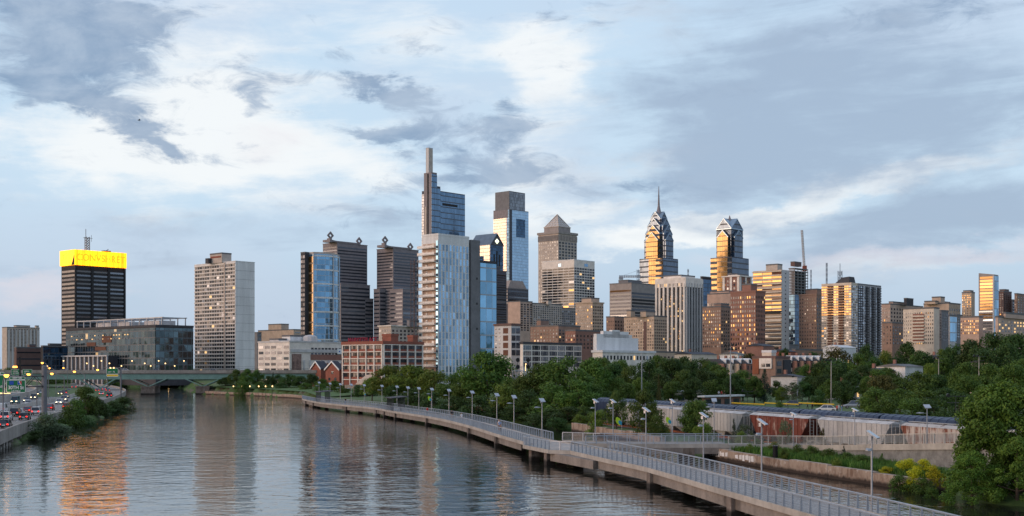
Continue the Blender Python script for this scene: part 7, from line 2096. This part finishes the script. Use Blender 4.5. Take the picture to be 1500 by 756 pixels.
o, cx_, cz_ = sign_board(sgn_, 12.5, 40.5, 556.5, 575, Yg, gp_, -1.0)
words('lettering', '30TH St', .95, 'sign_white', o, (cx_, -1.04, cz_ - .28), UP, .95)
words('lettering', '1/2 MILE', .5, 'sign_white', o, (cx_, -1.04, cz_ - .98), UP)
MB().box(cx_ - 1.25, cx_ - .45, -1.03, -1.004, cz_ + .30, cz_ + 1.0).build('route_shield', 'sign_blue', o)
MB().box(cx_ + .3, cx_ + 1.1, -1.03, -1.004, cz_ + .30, cz_ + 1.0).build('route_shield', 'sign_white', o)
MB().loft([[(cx_ + .32 + q[0] * .76, y_, cz_ + .32 + q[1] * .66) for q in ((0, 0), (.5, 0), (.62, .45), (.3, .6), (.35, 1), (0, 1))] for y_ in (-1.045, -1.032)]).build('route_emblem', 'sign_blue', o)
MB().loft([[(cx_ + .32 + q[0] * .76, y_, cz_ + .32 + q[1] * .66) for q in ((.55, 1), (.5, .62), (.75, .5), (.7, .1), (1, .1), (1, 1))] for y_ in (-1.045, -1.032)]).build('route_emblem', 'sign_red', o)
o, cx_, cz_ = sign_board(sgn_, 17, 40, 551.8, 556.2, Yg, gp_, -1.0)
words('lettering', 'EXIT 345', .46, 'sign_white', o, (cx_, -1.04, cz_), UP)
o, cx_, cz_ = sign_board(sgn_, -19, 10.2, 549, 575.5, Yg, gp_, -1.0)
words('lettering', '1 1/2 MILES', .55, 'sign_white', o, (cx_ + .3, -1.04, cz_ - .55), UP)
o, cx_, cz_ = sign_board(sgn_, -14, 9.5, 545, 548.8, Yg, gp_, -1.0)
words('lettering', 'EXIT 344', .46, 'sign_white', o, (cx_, -1.04, cz_), UP)
MB().box(-9, -6.2, -1.6, -.9, zat(576.6, Yg), zat(576, Yg)).build('sign_light', 'lamp_warm', sgn_)
Y2 = 415
p2 = ray(177, Y2)
s2 = empty('sign_gantry', (p2.x, p2.y, 0), 0, 'smaller gantry with a green sign over a yellow strip near the bridge', 'sign gantry')
MB().tube((0, 0, .5), (0, 0, zat(537.5, Y2)), .26, 8).build('post', 'mid_grey', s2)
mb = MB()
for y_ in (-.3, .3):
    mb.tube((0, y_, zat(538.5, Y2)), (-6, y_, zat(538.5, Y2)), .1, 5).tube((0, y_, zat(541.5, Y2)), (-6, y_, zat(541.5, Y2)), .1, 5)
mb.build('arm', 'mid_grey', s2)
o, cx_, cz_ = sign_board(s2, 157, 174.2, 539.5, 548, Y2, p2, -.7)
words('lettering', '76', .75, 'sign_white', o, (cx_ + .5, -.74, cz_ - .25), UP)
words('lettering', 'LEFT', .6, 'sign_white', o, (cx_ - .9, -.74, cz_ - .3), UP)
o, cx_, cz_ = sign_board(s2, 157, 174.2, 548.2, 551.8, Y2, p2, -.7, 'sign_yellow')
for dx_ in (-.5, .6):
    MB().tube((cx_ + dx_, -1.3, zat(539, Y2)), (cx_ + dx_, -1.0, zat(539, Y2)), .22, 8).build('sign_light', 'lamp_warm', s2)
Y3 = 520
p3 = ray(31, Y3)
s3 = empty('overhead_sign', (p3.x, p3.y, 0), 0, 'distant pair of green direction signs beyond the large ones', 'road sign')
for a, c in ((16.5, 30.5), (33, 47)):
    o, cx_, cz_ = sign_board(s3, a, c, 541, 549.5, Y3, p3, 0)
    mb = MB()
    for k_ in range(2):
        mb.box(cx_ - 1.4, cx_ + 1.2 - .4 * k_, -.03, -.004, cz_ - .5 + .8 * k_, cz_ - .25 + .8 * k_)
    mb.build('legend', 'sign_white', o)
for x_ in (-4.4, 4.4): MB().tube((x_, .3, 1), (x_, .3, zat(541, Y3)), .15, 6).build('post', 'mid_grey', s3)
def street_light(px, py, Y, polepx, label, base=RZ, group=None, s_=1.0):
    """curved arm lamp; pole foot below polepx, lit head at (px, py)"""
    p = ray(polepx, Y, base)
    t_ = empty('street_light', p, 0, label, 'street light', group)
    zl_ = zat(py, Y) - base
    xl_ = ray(px, Y).x - p.x
    pts_ = [Vector((0, 0, 0)), Vector((0, 0, zl_ - 1.2))] + [Vector((xl_ * q, 0, zl_ - 1.2 + 1.35 * math.sin(q * math.pi / 2))) for q in (.06, .2, .4, .65, 1.0)]
    MB().path(pts_, .12 * s_, 6).build('pole', 'mid_grey', t_)
    o = MB().loft([[(xl_ - .5 * s_, y_ * .28 * s_, zl_ + .1), (xl_ + .55 * s_, y_ * .2 * s_, zl_ + .12), (xl_ + .55 * s_, y_ * .2 * s_, zl_ + .26), (xl_ - .5 * s_, y_ * .28 * s_, zl_ + .28)] for y_ in (-1, 1)]).build('lamp_head', 'mid_grey', t_)
    MB().loft([[(xl_ + .42 * s_ * q * math.cos(a), .34 * s_ * q * math.sin(a), zl_ + z_) for a in [k_ * math.pi / 4 for k_ in range(8)]] for q, z_ in ((1.0, .09), (1.05, -.12), (.5, -.4))]).build('lamp_glass', 'lamp_amber', o)
    return t_
for px, py, Y, pp, lb in [(9.5, 549.5, 205, 4.5, 'nearest amber street light at the left edge before the green signs'), (42, 548, 275, 54, 'amber street light over the right edge of the big green sign'), (76, 547, 330, 94, 'amber street light right of the thick gantry post'), (109, 544, 370, 124.5, 'amber street light rising from the tallest bank tree'), (143, 541.5, 420, 157.5, 'amber street light left of the yellow and green sign'),
    (62, 531.3, 400, 71, 'high amber street light above the thick gantry post'), (72, 539, 430, 82, 'amber street light between the gantry post and the bridge'), (93, 538.8, 560, 99, 'distant amber street light left of the glass office podium')]:
    street_light(px, py, Y, pp, lb)
p = ray(22, 430, RZ)
hm = empty('high_mast_light', p, 0, 'high mast with a cluster of amber lamps above the distant signs', 'street light')
zl_ = zat(537, 430) - RZ
MB().tube((0, 0, 0), (0, 0, zl_), .2, 8, .12).build('pole', 'mid_grey', hm)
for k_ in range(6):
    a = k_ * math.pi / 3
    MB().tube((.55 * math.cos(a), .55 * math.sin(a), zl_ - .4), (.55 * math.cos(a), .55 * math.sin(a), zl_ + .2), .28, 8, .18).build('lamp_glass', 'lamp_amber', hm)
for k_, px in enumerate((59, 83, 118, 128, 140, 152, 170, 186, 205, 214, 226, 236, 250, 264)):
    x_ = bx_at(px); p = BA + bd * x_ + bn * 14.5
    t_ = empty('bridge_lamp', (p.x, p.y, zt_), 0, 'small lit lamp post on the green bridge', 'street light', 'lamp posts on the green bridge')
    h = 2.6 + 2.4 * ((k_ * 5) % 3) / 2
    MB().tube((0, 0, 0), (0, 0, h), .08, 5).build('pole', 'mid_grey', t_)
    MB().loft([[(.34 * q * math.cos(a), .34 * q * math.sin(a), h + z_) for a in [k2 * math.pi / 3 for k2 in range(6)]] for q, z_ in ((.5, 0), (1, .25), (.5, .55))]).build('globe', 'lamp_warm', t_)
# ---------------------------------------------------------------- planting bed grass and the gliding bird
rng = np.random.default_rng(5)
n = 9000
t1 = rng.random(n); t2 = rng.random(n) ** 1.2
A0, A1 = np.array([26.6, 167.5]), np.array([40.4, 119.6])
ax = A0 + (A1 - A0) * t1[:, None]
far = np.array([7.0, 1.5])
pp = ax + np.array([.5, .15]) + far * (t2 * (.35 + .65 * np.sin(math.pi * np.clip(t1, 0, 1)) ** .5))[:, None]
hgt = .25 + .5 * rng.random(n)
ang_ = rng.random(n) * 6.28
wv = .05 + .06 * rng.random(n)
base = np.stack([pp[:, 0], pp[:, 1], np.full(n, 1.2)], 1)
sx = np.stack([np.cos(ang_) * wv, np.sin(ang_) * wv, np.zeros(n)], 1)
lean = np.stack([rng.normal(size=n) * .12, rng.normal(size=n) * .12, hgt], 1)
Vg = np.stack([base - sx, base + sx, base + lean + sx * .25, base + lean - sx * .25], 1).reshape(-1, 3)
gm_ = leaf_mesh('grass', Vg, (np.arange(n)[:, None] * 4 + np.arange(4)[None, :]), 'grass')
tag(link('grass', gm_), kind='stuff')
p = ray(204, 420, zat(176, 420))
bird = MB()
bird.loft([[(x_, r_ * math.cos(a) * .8, r_ * math.sin(a)) for a in [k_ * math.pi / 3 for k_ in range(6)]] for x_, r_ in ((-.55, .03), (-.3, .12), (.1, .15), (.4, .1), (.62, .02))])
for sg_ in (-1, 1):
    bird.loft([[(.2, sg_ * .1, .05), (-.2, sg_ * .1, .05), (-.2, sg_ * .1, .09), (.2, sg_ * .1, .09)], [(.12, sg_ * .6, .16), (-.15, sg_ * .6, .16), (-.15, sg_ * .6, .19), (.12, sg_ * .6, .19)], [(-.15, sg_ * 1.1, .02), (-.22, sg_ * 1.1, .02), (-.22, sg_ * 1.1, .03), (-.15, sg_ * 1.1, .03)]])
bo = tag(bird.build('bird', 'dark_steel', None, p), 'small dark bird gliding in the sky on the left', 'bird')
bo.rotation_euler = (R(8), R(8), R(200))
